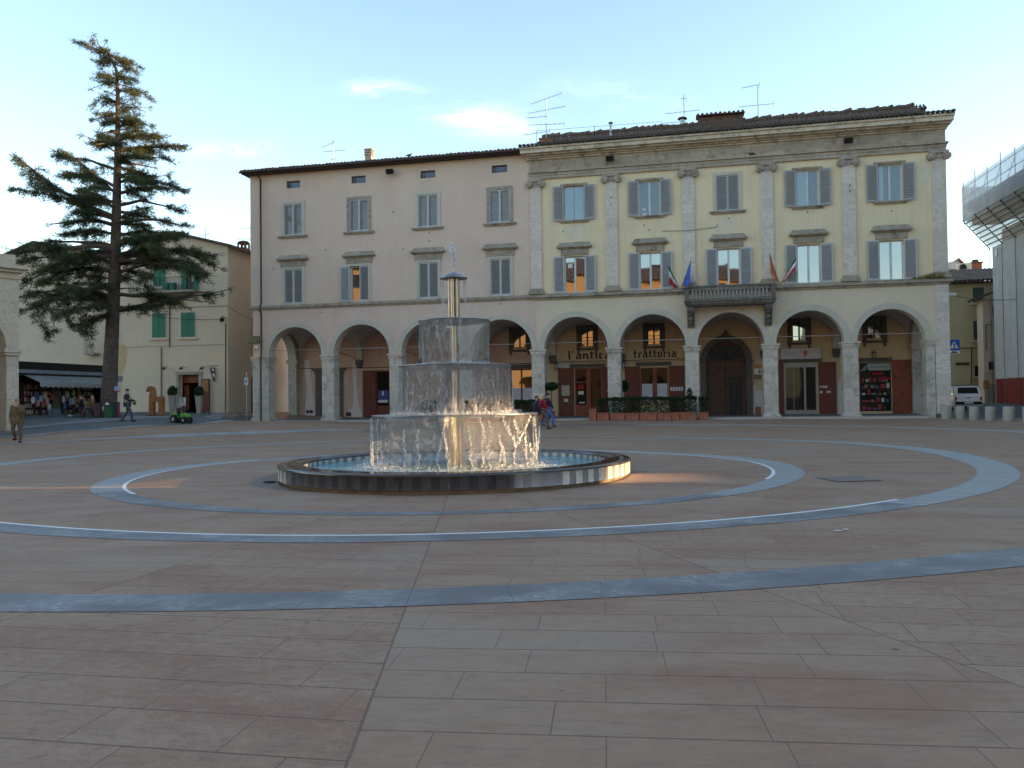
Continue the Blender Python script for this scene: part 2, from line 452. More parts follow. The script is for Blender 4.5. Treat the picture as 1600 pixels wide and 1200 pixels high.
CX, CY = -1.2, 17.4
def ground_material():
    m, t, out = newmat('piazza_paving')
    P = t.new('ShaderNodeNewGeometry').outputs['Position']
    x, y, z = t.sep(P)
    dx = t.m('SUBTRACT', x, CX); dy = t.m('SUBTRACT', y, CY)
    ang = t.m('ARCTAN2', dy, dx); r = t.m('SQRT', t.m('ADD', t.m('MULTIPLY', dx, dx), t.m('MULTIPLY', dy, dy)))
    sf = t.m('DIVIDE', t.m('ADD', ang, R(88.1) + 4 * PI), R(15.0))
    idx = t.m('FLOOR', sf); fr = t.m('SUBTRACT', sf, idx)
    par = t.m('FLOORED_MODULO', idx, 2)
    rot = t.m('ADD', t.m('MULTIPLY', par, R(4.2)), R(6.3))
    co, si = t.m('COSINE', rot), t.m('SINE', rot)
    u = t.m('ADD', t.m('SUBTRACT', t.m('MULTIPLY', x, co), t.m('MULTIPLY', y, si)), t.m('MULTIPLY', idx, 3.7))
    v = t.m('ADD', t.m('MULTIPLY', x, si), t.m('MULTIPLY', y, co))
    uv = t.comb(u, v, 0)
    def brick(mort, c1, c2, cm):
        b = t.new('ShaderNodeTexBrick'); b.offset = .43; b.squash = 1.25; b.squash_frequency = 3
        t.put(b.inputs['Vector'], uv)
        for k, c in (('Color1', c1), ('Color2', c2), ('Mortar', cm)): b.inputs[k].default_value = (*c, 1)
        b.inputs['Scale'].default_value = 1; b.inputs['Brick Width'].default_value = .82; b.inputs['Row Height'].default_value = .44
        b.inputs['Mortar Size'].default_value = mort; b.inputs['Mortar Smooth'].default_value = .3
        return b
    b = brick(.0042, (.325, .200, .124), (.360, .236, .152), (.12, .068, .052))
    col = b.outputs[0]
    n0 = t.noise(t.comb(t.m('MULTIPLY', u, .45), v, 0), 1.1, 5, .6)
    n1 = t.noise(uv, 5, 6, .7)
    n2 = t.noise(uv, 60, 3, .7)
    smoothsec = t.m('MULTIPLY', t.m('SUBTRACT', 1, par), .35)
    col = t.mix(smoothsec, col, (.338, .234, .154))
    col = t.mix(t.m('MULTIPLY', t.smooth(n0, .44, .64), .75), col, (.278, .140, .086))
    col = t.mix(t.m('MULTIPLY', t.smooth(n1, .5, .72), .6), col, (.37, .25, .165))
    col = t.mix(t.m('MULTIPLY', t.smooth(n1, .5, .25), .4), col, (.195, .122, .085))
    # long ragged marks along the stone grain
    gr = t.noise(t.comb(t.m('MULTIPLY', u, 1.0), t.m('MULTIPLY', v, 7), 0), 2.2, 6, .72)
    col = t.mix(t.m('MULTIPLY', t.smooth(gr, .53, .68), .6), col, (.20, .13, .105))
    # patches of greyer slabs
    pg = t.noise(t.mapping(uv, (.22, .45, 1)), 1, 4, .55)
    col = t.mix(t.m('MULTIPLY', t.smooth(pg, .52, .66), .38), col, (.325, .262, .198))
    # pitting on the rough sectors
    pit = t.m('MULTIPLY', t.smooth(n2, .56, .68), t.m('ADD', t.m('MULTIPLY', par, .55), .2))
    col = t.mix(pit, col, (.12, .085, .07))
    # mortar again on top
    mott = t.noise(t.comb(t.m('MULTIPLY', u, .6), v, 0), 15, 5, .72)
    col = t.mix(t.m('MULTIPLY', t.smooth(mott, .50, .68), t.m('ADD', .25, t.m('MULTIPLY', par, .3))), col, (.20, .115, .078))
    col = t.mix(t.m('MULTIPLY', t.smooth(mott, .48, .32), t.m('ADD', .15, t.m('MULTIPLY', par, .2))), col, (.42, .31, .225))
    jv_ = t.m('SUBTRACT', .30, t.m('MULTIPLY', par, .22))
    col = t.mix(t.m('MULTIPLY', b.outputs[1], jv_), col, (.13, .075, .052))
    rf_ = t.m('FRACT', t.m('DIVIDE', v, .44)); rd_ = t.m('MULTIPLY', t.m('MINIMUM', rf_, t.m('SUBTRACT', 1, rf_)), .44)
    jn_ = t.m('ADD', .0035, t.m('MULTIPLY', t.noise(uv, 9, 3), .006))
    row_ = t.m('LESS_THAN', rd_, jn_)
    col = t.mix(t.m('MULTIPLY', row_, .6), col, (.12, .066, .047))
    speck = t.smooth(t.noise(uv, 34, 5, .75), .60, .70)
    col = t.mix(t.m('MULTIPLY', speck, .6), col, (.10, .068, .055))
    pale = t.smooth(t.noise(uv, 22, 5, .75), .62, .72)
    col = t.mix(t.m('MULTIPLY', pale, .42), col, (.42, .33, .25))
    # radial joints between the sectors
    dj = t.m('MULTIPLY', t.m('MINIMUM', fr, t.m('SUBTRACT', 1, fr)), t.m('MULTIPLY', r, R(15.0)))
    jm = t.m('MULTIPLY', t.smooth(dj, .011, .004), t.m('GREATER_THAN', r, 3.7))
    col = t.mix(t.m('MULTIPLY', jm, .6), col, (.10, .065, .055))
    # gum spots
    vo = t.new('ShaderNodeTexVoronoi'); t.put(vo.inputs['Vector'], t.mapping(P, (1, 1, 0))); vo.inputs['Scale'].default_value = 3.4
    sp = t.new('ShaderNodeSeparateColor'); t.l.new(vo.outputs['Color'], sp.inputs[0])
    dd = t.m('ADD', vo.outputs['Distance'], t.m('MULTIPLY', t.m('SUBTRACT', t.noise(P, 30, 2), .5), .08))
    rad = t.m('MULTIPLY', t.m('POWER', sp.outputs[0], 4), .085)
    spot = t.m('MULTIPLY', t.m('LESS_THAN', dd, rad), t.m('GREATER_THAN', sp.outputs[1], .3))
    col = t.mix(t.m('MULTIPLY', spot, .7), col, (.085, .07, .068))
    # wet ring round the basin
    wn = t.noise(P, 1.3, 4, .6)
    wl = t.smooth(t.m('MULTIPLY', dx, -1), 2.0, 4.2)
    wr = t.m('ADD', t.m('ADD', 3.42, t.m('MULTIPLY', wn, .5)), t.m('MULTIPLY', wl, .55))
    wet = t.smooth(t.m('SUBTRACT', wr, r), 0, .14)
    col = t.mix(t.m('MULTIPLY', wet, .75), col, (.075, .06, .055))
    # the street behind the piazza edge is grey
    rough = t.m('SUBTRACT', t.m('ADD', .62, t.m('MULTIPLY', n1, .25)), t.m('MULTIPLY', wet, .4))
    h = t.m('ADD', t.m('MULTIPLY', n2, .4), t.m('SUBTRACT', t.m('MULTIPLY', n1, .6), t.m('ADD', t.m('MULTIPLY', b.outputs[1], jv_), t.m('ADD', jm, row_))))
    finish(t, out, col, rough, 0, h, .35, .012, .35)
    return m
tag(gm.build('piazza_pavement', ground_material(), recalc=False), kind='structure')

# ---- draped bands of the paving
def marble(name, a, b, vein=(.55, .57, .6), veinamt=.5):
    m, t, out = newmat(name)
    P = t.new('ShaderNodeNewGeometry').outputs['Position']
    n1 = t.noise(P, 1.2, 5, .6)
    c = t.mix(t.smooth(n1, .35, .65), a, b)
    w = t.noise(t.mapping(P, (1, 2.6, 1), rot=(0, 0, .5)), 1.3, 9, .74, 1.2)
    vm = t.m('SUBTRACT', 1, t.m('MULTIPLY', t.m('ABSOLUTE', t.m('SUBTRACT', w, .5)), 55), clamp=True)
    c = t.mix(t.m('MULTIPLY', t.m('MULTIPLY', vm, t.smooth(n1, .42, .6)), veinamt), c, vein)
    c = t.mix(t.m('MULTIPLY', t.smooth(t.noise(P, 14, 4), .5, .7), .25), c, scl(a, .7))
    # joints
    ang = t.m('ARCTAN2', t.m('SUBTRACT', t.sep(P)[1], CY), t.m('SUBTRACT', t.sep(P)[0], CX))
    fr = t.m('FRACT', t.m('MULTIPLY', t.m('ADD', ang, 7), 13.0))
    c = t.mix(t.m('MULTIPLY', t.m('LESS_THAN', fr, .010), .6), c, scl(a, .4))
    finish(t, out, c, .55, 0, n1, .1, .01)
    return m
MAT['band_blue'] = marble('band_blue', (.148, .142, .140), (.208, .200, .192), veinamt=.55)
def striped():
    m, t, out = newmat('band_striped')
    P = t.new('ShaderNodeNewGeometry').outputs['Position']
    x, y, z = t.sep(P)
    v = t.m('ADD', t.m('MULTIPLY', x, .14), y)
    fr = t.m('FRACT', t.m('DIVIDE', v, .26))
    c = t.mix(t.smooth(t.m('ABSOLUTE', t.m('SUBTRACT', fr, .5)), .3, .36), (.265, .262, .245), (.40, .39, .355))
    c = t.mix(t.m('MULTIPLY', t.smooth(t.noise(P, 2, 5), .4, .7), .35), c, (.235, .235, .23))
    finish(t, out, c, .6, 0, fr, .2, .006)
    return m
MAT['band_striped'] = striped()
MAT['band_grey'] = marble('band_grey', (.26, .262, .258), (.33, .33, .32), veinamt=.2)
def interp(tab, a):
    a %= 360
    tab = [(tab[-1][0] - 360, tab[-1][1])] + tab + [(tab[0][0] + 360, tab[0][1])]
    for (a0, v0), (a1, v1) in zip(tab, tab[1:]):
        if a0 <= a <= a1:
            t_ = (a - a0) / (a1 - a0); t_ = t_ * t_ * (3 - 2 * t_) * .5 + t_ * .5
            return v0 + (v1 - v0) * t_
    return tab[0][1]
R1 = [(4, 7.44), (24, 7.15), (38, 6.86), (90, 6.7), (137, 6.95), (155, 7.35), (175, 7.46), (205, 7.43), (236, 7.36), (270, 7.42), (297, 7.46), (340, 7.43)]
R2 = [(6, 12.9), (20, 12.85), (38, 12.05), (90, 11.0), (127, 11.95), (145, 12.55), (160, 12.9), (175, 12.88), (210, 12.6), (246, 12.55), (270, 12.66), (311, 12.6), (344, 12.66)]
R3 = [(10, 21.7), (24, 20.9), (37, 19.1), (60, 17.6), (90, 15.8), (125, 14.9), (151, 15.3), (163, 17.96), (180, 19.8), (200, 20.6), (265, 20.9), (289, 20.9), (330, 21.2)]
def band(name, c, tab, wfun, a0, a1, mat, inner=0.0, lift=.005, n=None, label=None):
    """outer radius from tab minus `inner`; width wfun(angle)"""
    mb = MB(); n = n or max(8, int((a1 - a0) / 1.2)); vs = []; K = 3
    for i in range(n + 1):
        a = a0 + (a1 - a0) * i / n; ro = interp(tab, a) - (inner(a) if callable(inner) else inner); w = wfun(a)
        for k in range(K + 1):
            rr = ro - w * k / K
            x, y = c[0] + rr * math.cos(R(a)), c[1] + rr * math.sin(R(a))
            vs.append((x, y, g_mesh(x, y) + lift))
    mb.add(vs, [(i * (K + 1) + k, (i + 1) * (K + 1) + k, (i + 1) * (K + 1) + k + 1, i * (K + 1) + k + 1) for i in range(n) for k in range(K)], True)
    return tag(mb.build(name, mat, recalc=False), kind='structure')
import bisect
def g_mesh(x, y):
    """height of the ground sheet itself (bilinear on its grid)"""
    i = max(0, min(nx - 2, bisect.bisect(xs, x) - 1)); j = max(0, min(len(ys) - 2, bisect.bisect(ys, y) - 1))
    fx = (x - xs[i]) / (xs[i + 1] - xs[i]); fy = (y - ys[j]) / (ys[j + 1] - ys[j])
    a, b, c, d = vs_g[j * nx + i][2], vs_g[j * nx + i + 1][2], vs_g[(j + 1) * nx + i][2], vs_g[(j + 1) * nx + i + 1][2]
    return (a * (1 - fx) + b * fx) * (1 - fy) + (c * (1 - fx) + d * fx) * fy
vs_g = vs
cab = lambda a: abs(math.cos(R(a)))
w1 = lambda a: .30 + .27 * cab(a); w2 = lambda a: .45 + .35 * cab(a) ** 2; w3 = lambda a: .56 + .3 * cab(a)
C1, C2, C3 = (-1.26, 18.9), (-1.4, 22.), (-2.2, 27.3)
band('paving_band', C1, R1, w1, 145, 212, 'band_striped'); band('paving_band', C1, R1, w1, 212, 308, 'band_blue')
band('paving_band', C1, R1, w1, -52, 62, 'band_striped'); band('paving_band', C1, R1, w1, 62, 145, 'band_blue')
band('paving_line', C1, R1, lambda a: .07, 118, 218, 'white_stone', inner=lambda a: w1(a) + .001); band('paving_line', C1, R1, lambda a: .07, -30, 60, 'white_stone', inner=lambda a: w1(a) + .001)
band('paving_band', C2, R2, w2, -56, 66, 'band_striped'); band('paving_band', C2, R2, w2, 66, 105, 'band_blue')
band('paving_band', C2, R2, w2, 105, 208, 'band_striped'); band('paving_band', C2, R2, w2, 208, 304, 'band_blue')
band('paving_line', C2, R2, lambda a: .065, 200, 306, 'white_stone', inner=lambda a: w2(a) + .001)
band('paving_band', C3, R3, w3, 215, 345, 'band_blue'); band('paving_band', C3, R3, w3, 345, 420, 'band_striped'); band('paving_band', C3, R3, w3, 60, 110, 'band_blue'); band('paving_band', C3, R3, w3, 110, 215, 'band_grey')
for a in range(208, 305, 9):     # short joints in the white line are dark nicks in the marble
    pass

# street on the left (grey) beyond the piazza's pale edge, drawn through measured ground points
def sheet(name, near, far, mat, lift, nn=110, mm=26):
    mb = MB(); v = []
    def along(pts, t_):
        t_ *= len(pts) - 1; i = min(len(pts) - 2, int(t_)); f_ = t_ - i
        return (pts[i][0] + (pts[i + 1][0] - pts[i][0]) * f_, pts[i][1] + (pts[i + 1][1] - pts[i][1]) * f_)
    for i in range(nn + 1):
        a = along(near, i / nn); b = along(far, i / nn)
        for k in range(mm + 1):
            x = a[0] + (b[0] - a[0]) * k / mm; y = a[1] + (b[1] - a[1]) * k / mm
            v.append((x, y, g_mesh(x, y) + lift))
    mb.add(v, [(i * (mm + 1) + k, (i + 1) * (mm + 1) + k, (i + 1) * (mm + 1) + k + 1, i * (mm + 1) + k + 1) for i in range(nn) for k in range(mm)], True)
    return tag(mb.build(name, mat, recalc=False), kind='structure')
E1 = [(-60, 24), (-34, 31.5), (-26, 34.3), (-22.2, 36.0), (-19.3, 38.5), (-16.6, 43.2), (-15.9, 49), (-16.7, 56), (-18.5, 72), (-20, 90)]
sheet('kerb_strip', E1, [(x - .35, y + .35) for x, y in E1], 'kerb', .018)
E2 = [(x - .35, y + .35) for x, y in E1]
E3 = [(-66, 30), (-36, 36.5), (-28.5, 38.5), (-25, 40.2), (-22.5, 42.4), (-19.2, 47.0), (-18.6, 52), (-19.0, 57), (-21.5, 74), (-24, 92)]
sheet('street', E2, E3, 'asphalt', .016)
E4 = [(x - .9, y + .9) for x, y in E3]
sheet('pavement_edge', E3, E4, 'side_stone', .026)
E5 = [(-66, 60), (-40, 60), (-34, 60), (-31, 60), (-28, 60), (-25, 60), (-23, 61), (-22, 62), (-24.6, 75), (-28, 93)]
sheet('pavement', E4, E5, 'asphalt', .020)
# street on the right
F1 = [(23.6, 42.9), (26, 41.4), (30, 39.4), (36, 36.5), (60, 26)]
F2 = [(24.5, 48), (29, 51), (33, 52), (42, 50), (75, 45)]
sheet('kerb_strip', F1, [(x + .1, y + .4) for x, y in F1], 'kerb', .018)
sheet('street', [(x + .1, y + .4) for x, y in F1], [(24.6, 75), (30, 75), (37, 75), (60, 75), (100, 75)], 'asphalt', .014)

# ------------------------------------------------------------------ the arcaded palazzi
FX, FY, FANG = -16.61, 53.0, math.atan2(-.22082565, .9753133)
UX, UY = .9753133, -.22082565
def FW(u, d, z=0): return Vector((FX + UX * u + (-UY) * d, FY + UY * u + UX * d, z))   # d: metres behind the facade
DEPTH = 5.0; GZ = .46; PZ = .60; SPR = 4.62; STR = 7.78

def wall_holes(mb, u0, u1, z0, z1, y0, y1, holes):
    us = sorted({u0, u1, *[h[0] for h in holes], *[h[1] for h in holes]}); zs = sorted({z0, z1, *[h[2] for h in holes], *[h[3] for h in holes]})
    us = [u for u in us if u0 <= u <= u1]; zs = [z for z in zs if z0 <= z <= z1]
    def hole(i, j):
        if i < 0 or j < 0 or i >= len(us) - 1 or j >= len(zs) - 1: return False
        uc, zc = (us[i] + us[i + 1]) / 2, (zs[j] + zs[j + 1]) / 2
        return any(h[0] < uc < h[1] and h[2] < zc < h[3] for h in holes)
    for i in range(len(us) - 1):
        for j in range(len(zs) - 1):
            if hole(i, j): continue
            a, b, c, d = us[i], us[i + 1], zs[j], zs[j + 1]
            mb.add([(a, y0, c), (b, y0, c), (b, y0, d), (a, y0, d)], [(0, 1, 2, 3)])
            mb.add([(a, y1, c), (b, y1, c), (b, y1, d), (a, y1, d)], [(3, 2, 1, 0)])
            if hole(i - 1, j) or i == 0: mb.add([(a, y0, c), (a, y1, c), (a, y1, d), (a, y0, d)], [(0, 3, 2, 1)])
            if hole(i + 1, j) or i == len(us) - 2: mb.add([(b, y0, c), (b, y1, c), (b, y1, d), (b, y0, d)], [(0, 1, 2, 3)])
            if hole(i, j - 1) or j == 0: mb.add([(a, y0, c), (b, y0, c), (b, y1, c), (a, y1, c)], [(0, 3, 2, 1)])
            if hole(i, j + 1) or j == len(zs) - 2: mb.add([(a, y0, d), (b, y0, d), (b, y1, d), (a, y1, d)], [(0, 1, 2, 3)])
    return mb
def arcade(mb, u0, u1, arches, zs, zt, y0, y1, n=28, swap=False):
    """solid wall between u0..u1 and zs..zt with half-round openings; swap=True lays it along y instead"""
    P = (lambda u, y, z: (y, u, z)) if swap else (lambda u, y, z: (u, y, z))
    edges = []; cur = u0
    for (c, r) in arches:
        mb.add([P(cur, y0, zs), P(c - r, y0, zs), P(c - r, y0, zt), P(cur, y0, zt)], [(0, 1, 2, 3)])
        mb.add([P(cur, y1, zs), P(c - r, y1, zs), P(c - r, y1, zt), P(cur, y1, zt)], [(3, 2, 1, 0)])
        mb.add([P(cur, y0, zs), P(c - r, y0, zs), P(c - r, y1, zs), P(cur, y1, zs)], [(0, 3, 2, 1)])
        pts = [(c - r * math.cos(PI * k / n), zs + r * math.sin(PI * k / n)) for k in range(n + 1)]
        for (a, za), (b, zb) in zip(pts, pts[1:]):
            mb.add([P(a, y0, za), P(b, y0, zb), P(b, y0, zt), P(a, y0, zt)], [(0, 1, 2, 3)])
            mb.add([P(a, y1, za), P(b, y1, zb), P(b, y1, zt), P(a, y1, zt)], [(3, 2, 1, 0)])
            mb.add([P(a, y0, za), P(b, y0, zb), P(b, y1, zb), P(a, y1, za)], [(0, 3, 2, 1)], True)
        cur = c + r
    mb.add([P(cur, y0, zs), P(u1, y0, zs), P(u1, y0, zt), P(cur, y0, zt)], [(0, 1, 2, 3)])
    mb.add([P(cur, y1, zs), P(u1, y1, zs), P(u1, y1, zt), P(cur, y1, zt)], [(3, 2, 1, 0)])
    mb.add([P(cur, y0, zs), P(u1, y0, zs), P(u1, y1, zs), P(cur, y1, zs)], [(0, 3, 2, 1)])
    for u in (u0, u1): mb.add([P(u, y0, zs), P(u, y1, zs), P(u, y1, zt), P(u, y0, zt)], [(0, 1, 2, 3)])
    mb.add([P(u0, y0, zt), P(u1, y0, zt), P(u1, y1, zt), P(u0, y1, zt)], [(0, 1, 2, 3)])
    return mb
def archivolt(c, r, w, y0, y1, zs=SPR, n=32):
    mb = MB(); vs = []
    for k in range(n + 1):
        a = PI * k / n; ca, sa = -math.cos(a), math.sin(a)
        for rr, yy in ((r, y1), (r, y0), (r + w, y0), (r + w, y1)): vs.append((c + ca * rr, yy, zs + sa * rr))
    fs = []
    for k in range(n):
        for q in range(4): fs.append((k * 4 + q, (k + 1) * 4 + q, (k + 1) * 4 + (q + 1) % 4, k * 4 + (q + 1) % 4))
    fs += [(0, 1, 2, 3), tuple(n * 4 + q for q in (3, 2, 1, 0))]
    return mb.add(vs, fs)
def vault(c, r, d0, d1, zs=SPR, n=14):
    mb = MB(); dm, dr = (d0 + d1) / 2, (d1 - d0) / 2; vs = []
    for i in range(n * 2 + 1):
        u = -r + 2 * r * i / (2 * n)
        for j in range(n * 2 + 1):
            d = -dr + 2 * dr * j / (2 * n)
            z1 = math.sqrt(max(0, 1 - (u / r) ** 2)) * 1.87; z2 = math.sqrt(max(0, 1 - (d / dr) ** 2)) * 1.87
            vs.append((c + u, dm + d, zs + max(z1, z2) + .02))
    m = 2 * n + 1
    return mb.add(vs, [(i * m + j, i * m + j + 1, (i + 1) * m + j + 1, (i + 1) * m + j) for i in range(2 * n) for j in range(2 * n)], True)
def pillar(mb, u, w, y0=-.02, y1=.80, zb=GZ, zc=SPR):
    h = w / 2
    mb.box(u - h - .13, u + h + .13, y0 - .13, y1 + .13, zb - .3, zb + .16)
    mb.box(u - h - .07, u + h + .07, y0 - .07, y1 + .07, zb + .16, zb + .28)
    mb.box(u - h, u + h, y0, y1, zb + .28, zc - .34)
    mb.box(u - h - .03, u + h + .03, y0 - .03, y1 + .03, zc - .34, zc - .26)
    mb.box(u - h - .07, u + h + .07, y0 - .07, y1 + .07, zc - .26, zc - .1)
    mb.box(u - h - .12, u + h + .12, y0 - .12, y1 + .12, zc - .1, zc - .002)
    return mb

def shutter_mesh(w, h):
    """leaf hung on its left edge (x 0..w), z 0..h; returns (frame, slats)"""
    f = MB(); b = .065
    f.box(0, b, -.03, .012, 0, h); f.box(w - b, w, -.03, .012, 0, h); f.box(b, w - b, -.03, .012, 0, .11); f.box(b, w - b, -.03, .012, h - .08, h)
    s = MB(); n = int((h - .19) / .088)
    for k in range(n):
        z = .12 + (h - .21) * (k + .5) / n
        M = Matrix.Translation((0, -.008, z)) @ Matrix.Rotation(R(-48), 4, 'X')
        s.box(b, w - b, -.044, .040, -.005, .005, M)
    return f, s
_sh = {}
def add_shutter(parent, u, z, w, h, swing, side, y=0., slat='shutter', frame='shutter_frame'):
    """side -1: hinge on the left edge at u; +1 hinge on the right edge; swing 0 closed, 180 flat against wall"""
    key = (round(w, 2), round(h, 2), slat)
    if key not in _sh:
        f, s = shutter_mesh(*key[:2]); 
        fo = f.build('shutter', frame); so = s.build('slats', slat, fo)
        _sh[key] = (fo, so); first = True
    else:
        fo0, so0 = _sh[key]
        fo = fo0.copy(); COL.objects.link(fo); so = so0.copy(); COL.objects.link(so); so.parent = fo
    fo.parent = parent
    fo.location = (u, y, z)
    if side < 0: fo.rotation_euler = (0, 0, R(-swing)); fo.scale = (1, 1, 1)
    else: fo.rotation_euler = (0, 0, R(swing)); fo.scale = (-1, 1, 1)
    return fo

def window_frame(u, z0, z1, w, yr=.16, midrail=False):
    f = MB(); a, b = u - w / 2, u + w / 2; t_ = .07
    f.box(a, a + t_, yr, yr + .06, z0, z1); f.box(b - t_, b, yr, yr + .06, z0, z1)
    f.box(a + t_, b - t_, yr, yr + .06, z1 - t_, z1); f.box(a + t_, b - t_, yr, yr + .06, z0, z0 + t_)
    f.box(u - .055, u + .055, yr - .01, yr + .06, z0 + t_, z1 - t_)
    if midrail: f.box(a + t_, b - t_, yr + .005, yr + .055, z0 + (z1 - z0) * .62, z0 + (z1 - z0) * .62 + .05)
    return f
rw = random.Random(3)
def pane_mesh(u, z0, z1, w, yr=.2):
    p = MB()
    for s in (-1, 1):
        a, b = (u - w / 2 + .05, u - .03) if s < 0 else (u + .03, u + w / 2 - .05)
        ty, tz = rw.uniform(-.004, .004), rw.uniform(-.004, .004)
        p.add([(a, yr - ty - tz, z0 + .05), (b, yr + ty - tz, z0 + .05), (b, yr + ty + tz, z1 - .05), (a, yr - ty + tz, z1 - .05)], [(0, 1, 2, 3)])
        p.box(a - .0, b, yr + .25, yr + .27, z0, z1)
    return p
def sill_mesh(u, z, w):
    return MB().box(u - w / 2, u + w / 2, -.16, 0, z - .07, z).box(u - w / 2 + .08, u + w / 2 - .08, -.10, 0, z - .15, z - .07)
def hood_mesh(u, z, w):
    """z = underside of the lintel frieze"""
    m = MB()
    m.box(u - w / 2 + .22, u + w / 2 - .22, -.07, 0, z, z + .36)
    m.box(u - w / 2 + .10, u + w / 2 - .10, -.14, 0, z + .36, z + .43)
    m.box(u - w / 2, u + w / 2, -.27, 0, z + .43, z + .53)
    m.add([(u - w / 2 + .06, -.22, z + .53), (u + w / 2 - .06, -.22, z + .53), (u + w / 2 - .16, 0, z + .76), (u - w / 2 + .16, 0, z + .76)], [(0, 1, 2, 3)])
    m.add([(u - w / 2 + .06, -.22, z + .53), (u - w / 2 + .16, 0, z + .76), (u - w / 2 + .06, 0, z + .53)], [(0, 1, 2)])
    m.add([(u + w / 2 - .06, -.22, z + .53), (u + w / 2 - .06, 0, z + .53), (u + w / 2 - .16, 0, z + .76)], [(0, 1, 2)])
    return m
def surround_mesh(u, z0, z1, w, t_=.17):
    m = MB(); a, b = u - w / 2, u + w / 2
    m.box(a - t_, a, -.045, 0, z0, z1); m.box(b, b + t_, -.045, 0, z0, z1); m.box(a - t_, b + t_, -.045, 0, z1, z1 + t_)
    return m

WC_P = [2.97, 7.43, 11.92, 16.41]; WC_Y = [20.87, 25.23, 29.56, 33.82, 38.04]
AR_P = [(3.05, 1.82), (7.50, 1.85), (11.98, 1.86), (16.41, 1.86)]
AR_Y = [(20.86, 1.86), (25.27, 1.86), (29.60, 1.82), (33.80, 1.77), (37.93, 1.70)]
PW = .80
pink = empty('palazzo', (FX, FY, 0), FANG, 'long pink rendered palazzo with closed grey-blue shutters over a four-arch portico', 'building')
yellow = empty('palazzo', (FX, FY, 0), FANG, 'cream yellow palazzo with stone pilasters, balcony and open grey-blue shutters over five arches', 'building')
JU = 18.26   # joint between the two houses

def yup(u, w=1.22): return (u - w / 2, u + w / 2)
# --- walls
holesP = [(*yup(u, 1.26), 12.22, 14.24) for u in WC_P] + [(*yup(u, 1.24), 7.90, 10.10) for u in WC_P] + [(u - .47, u + .47, 15.25, 15.70) for u in (3.0, 7.42, 11.93, 16.42)]
mw = MB(); wall_holes(mw, 0, JU, STR, 16.25, 0, .42, holesP)
mw.box(0, .42, .42, 11, STR, 16.25)
mw.build('wall', 'pink_plaster', pink)
ma = MB(); arcade(ma, .14, JU + .33, AR_P, SPR, STR, 0, .78); ma.build('arcade_wall', 'pink_plaster', pink)
holesY = [(*yup(u), 12.13, 14.15) for u in WC_Y] + [(*yup(u, 1.24), 7.88, 10.03) for u in WC_Y]
mw = MB(); wall_holes(mw, JU, 40.76, STR, 14.7, 0, .42, holesY)
mw.box(40.34, 40.76, .42, 11, STR, 14.7)
mw.build('wall', 'yellow_plaster', yellow)
ma = MB(); arcade(ma, JU + .33, 40.1, AR_Y, SPR, STR, 0, .78); ma.build('arcade_wall', 'cream_plaster', yellow)
# rear parts of the buildings (closed volume)
MB().box(-.0, 18.2, 11, 11.3, .2, 16.2).build('rear_wall', 'pink_plaster', pink)
MB().box(18.25, 40.7, 11, 11.3, .2, 16.2).build('rear_wall', 'yellow_plaster', yellow)
# side arches of the portico
sa = MB(); arcade(sa, .78, 5.0, [(2.85, 1.72)], SPR, STR, .14, .75, swap=True); sa.build('side_arch', 'arch_stone', pink)
sa = MB(); arcade(sa, .78, 5.0, [(2.85, 1.72)], SPR, STR, 40.0, 40.6, swap=True); sa.build('side_arch', 'arch_stone', yellow)
pillar(MB(), .45, .62, 4.60, 5.2).build('pillar', 'pillar_stone', pink)
pillar(MB(), 40.3, .55, 4.60, 5.2).build('pillar', 'pillar_stone', yellow)
# pillars in front
pillar(MB(), .66, 1.1).build('pillar', 'pillar_stone', pink)
for u in (5.28, 9.75, 14.20): pillar(MB(), u, PW).build('pillar', 'pillar_stone', pink)
for u in (18.62, 23.08, 27.47, 31.72, 35.88): pillar(MB(), u, PW - .04).build('pillar', 'pillar_stone', yellow)
pillar(MB(), 39.85, .44).build('pillar', 'pillar_stone', yellow)
for c, r in AR_P: archivolt(c, r - .003, .31, -.035, .12).build('archivolt', 'arch_stone', pink)
for c, r in AR_Y: archivolt(c, r - .003, .33, -.035, .12).build('archivolt', 'arch_stone', yellow)
for c, r in AR_P: MB().tube([(c - r - .1, .3, 5.0), (c + r + .1, .3, 5.0)], .02, 6).build('tie_rod', 'rod', pink)
for c, r in AR_Y: MB().tube([(c - r - .1, .3, 5.0), (c + r + .1, .3, 5.0)], .02, 6).build('tie_rod', 'rod', yellow)
for c, r in AR_P: vault(c, r + .36, .78, DEPTH).build('vault', 'vault', pink)
for c, r in AR_Y: vault(c, r + .33, .78, DEPTH).build('vault', 'vault', yellow)
# cross arches between the bays
for k, u in enumerate((5.28, 9.75, 14.20, 18.62, 23.08, 27.47, 31.72, 35.88)):
    par_ = pink if k < 3 else yellow
    m_ = MB(); arcade(m_, .78, 5.0, [(2.89, 2.0)], SPR - .1, SPR + 2.2, u - .2, u + .2, 20, swap=True); m_.build('cross_arch', 'vault', par_)
    MB().box(u - .22, u + .22, 4.72, 5.0, SPR - .42, SPR - .102).box(u - .17, u + .17, 4.78, 5.0, SPR - .6, SPR - .42).build('corbel', 'serena', par_)
    MB().tube([(u, .8, 4.95), (u, 5, 4.55)], .02, 6).build('tie_rod', 'iron', par_)
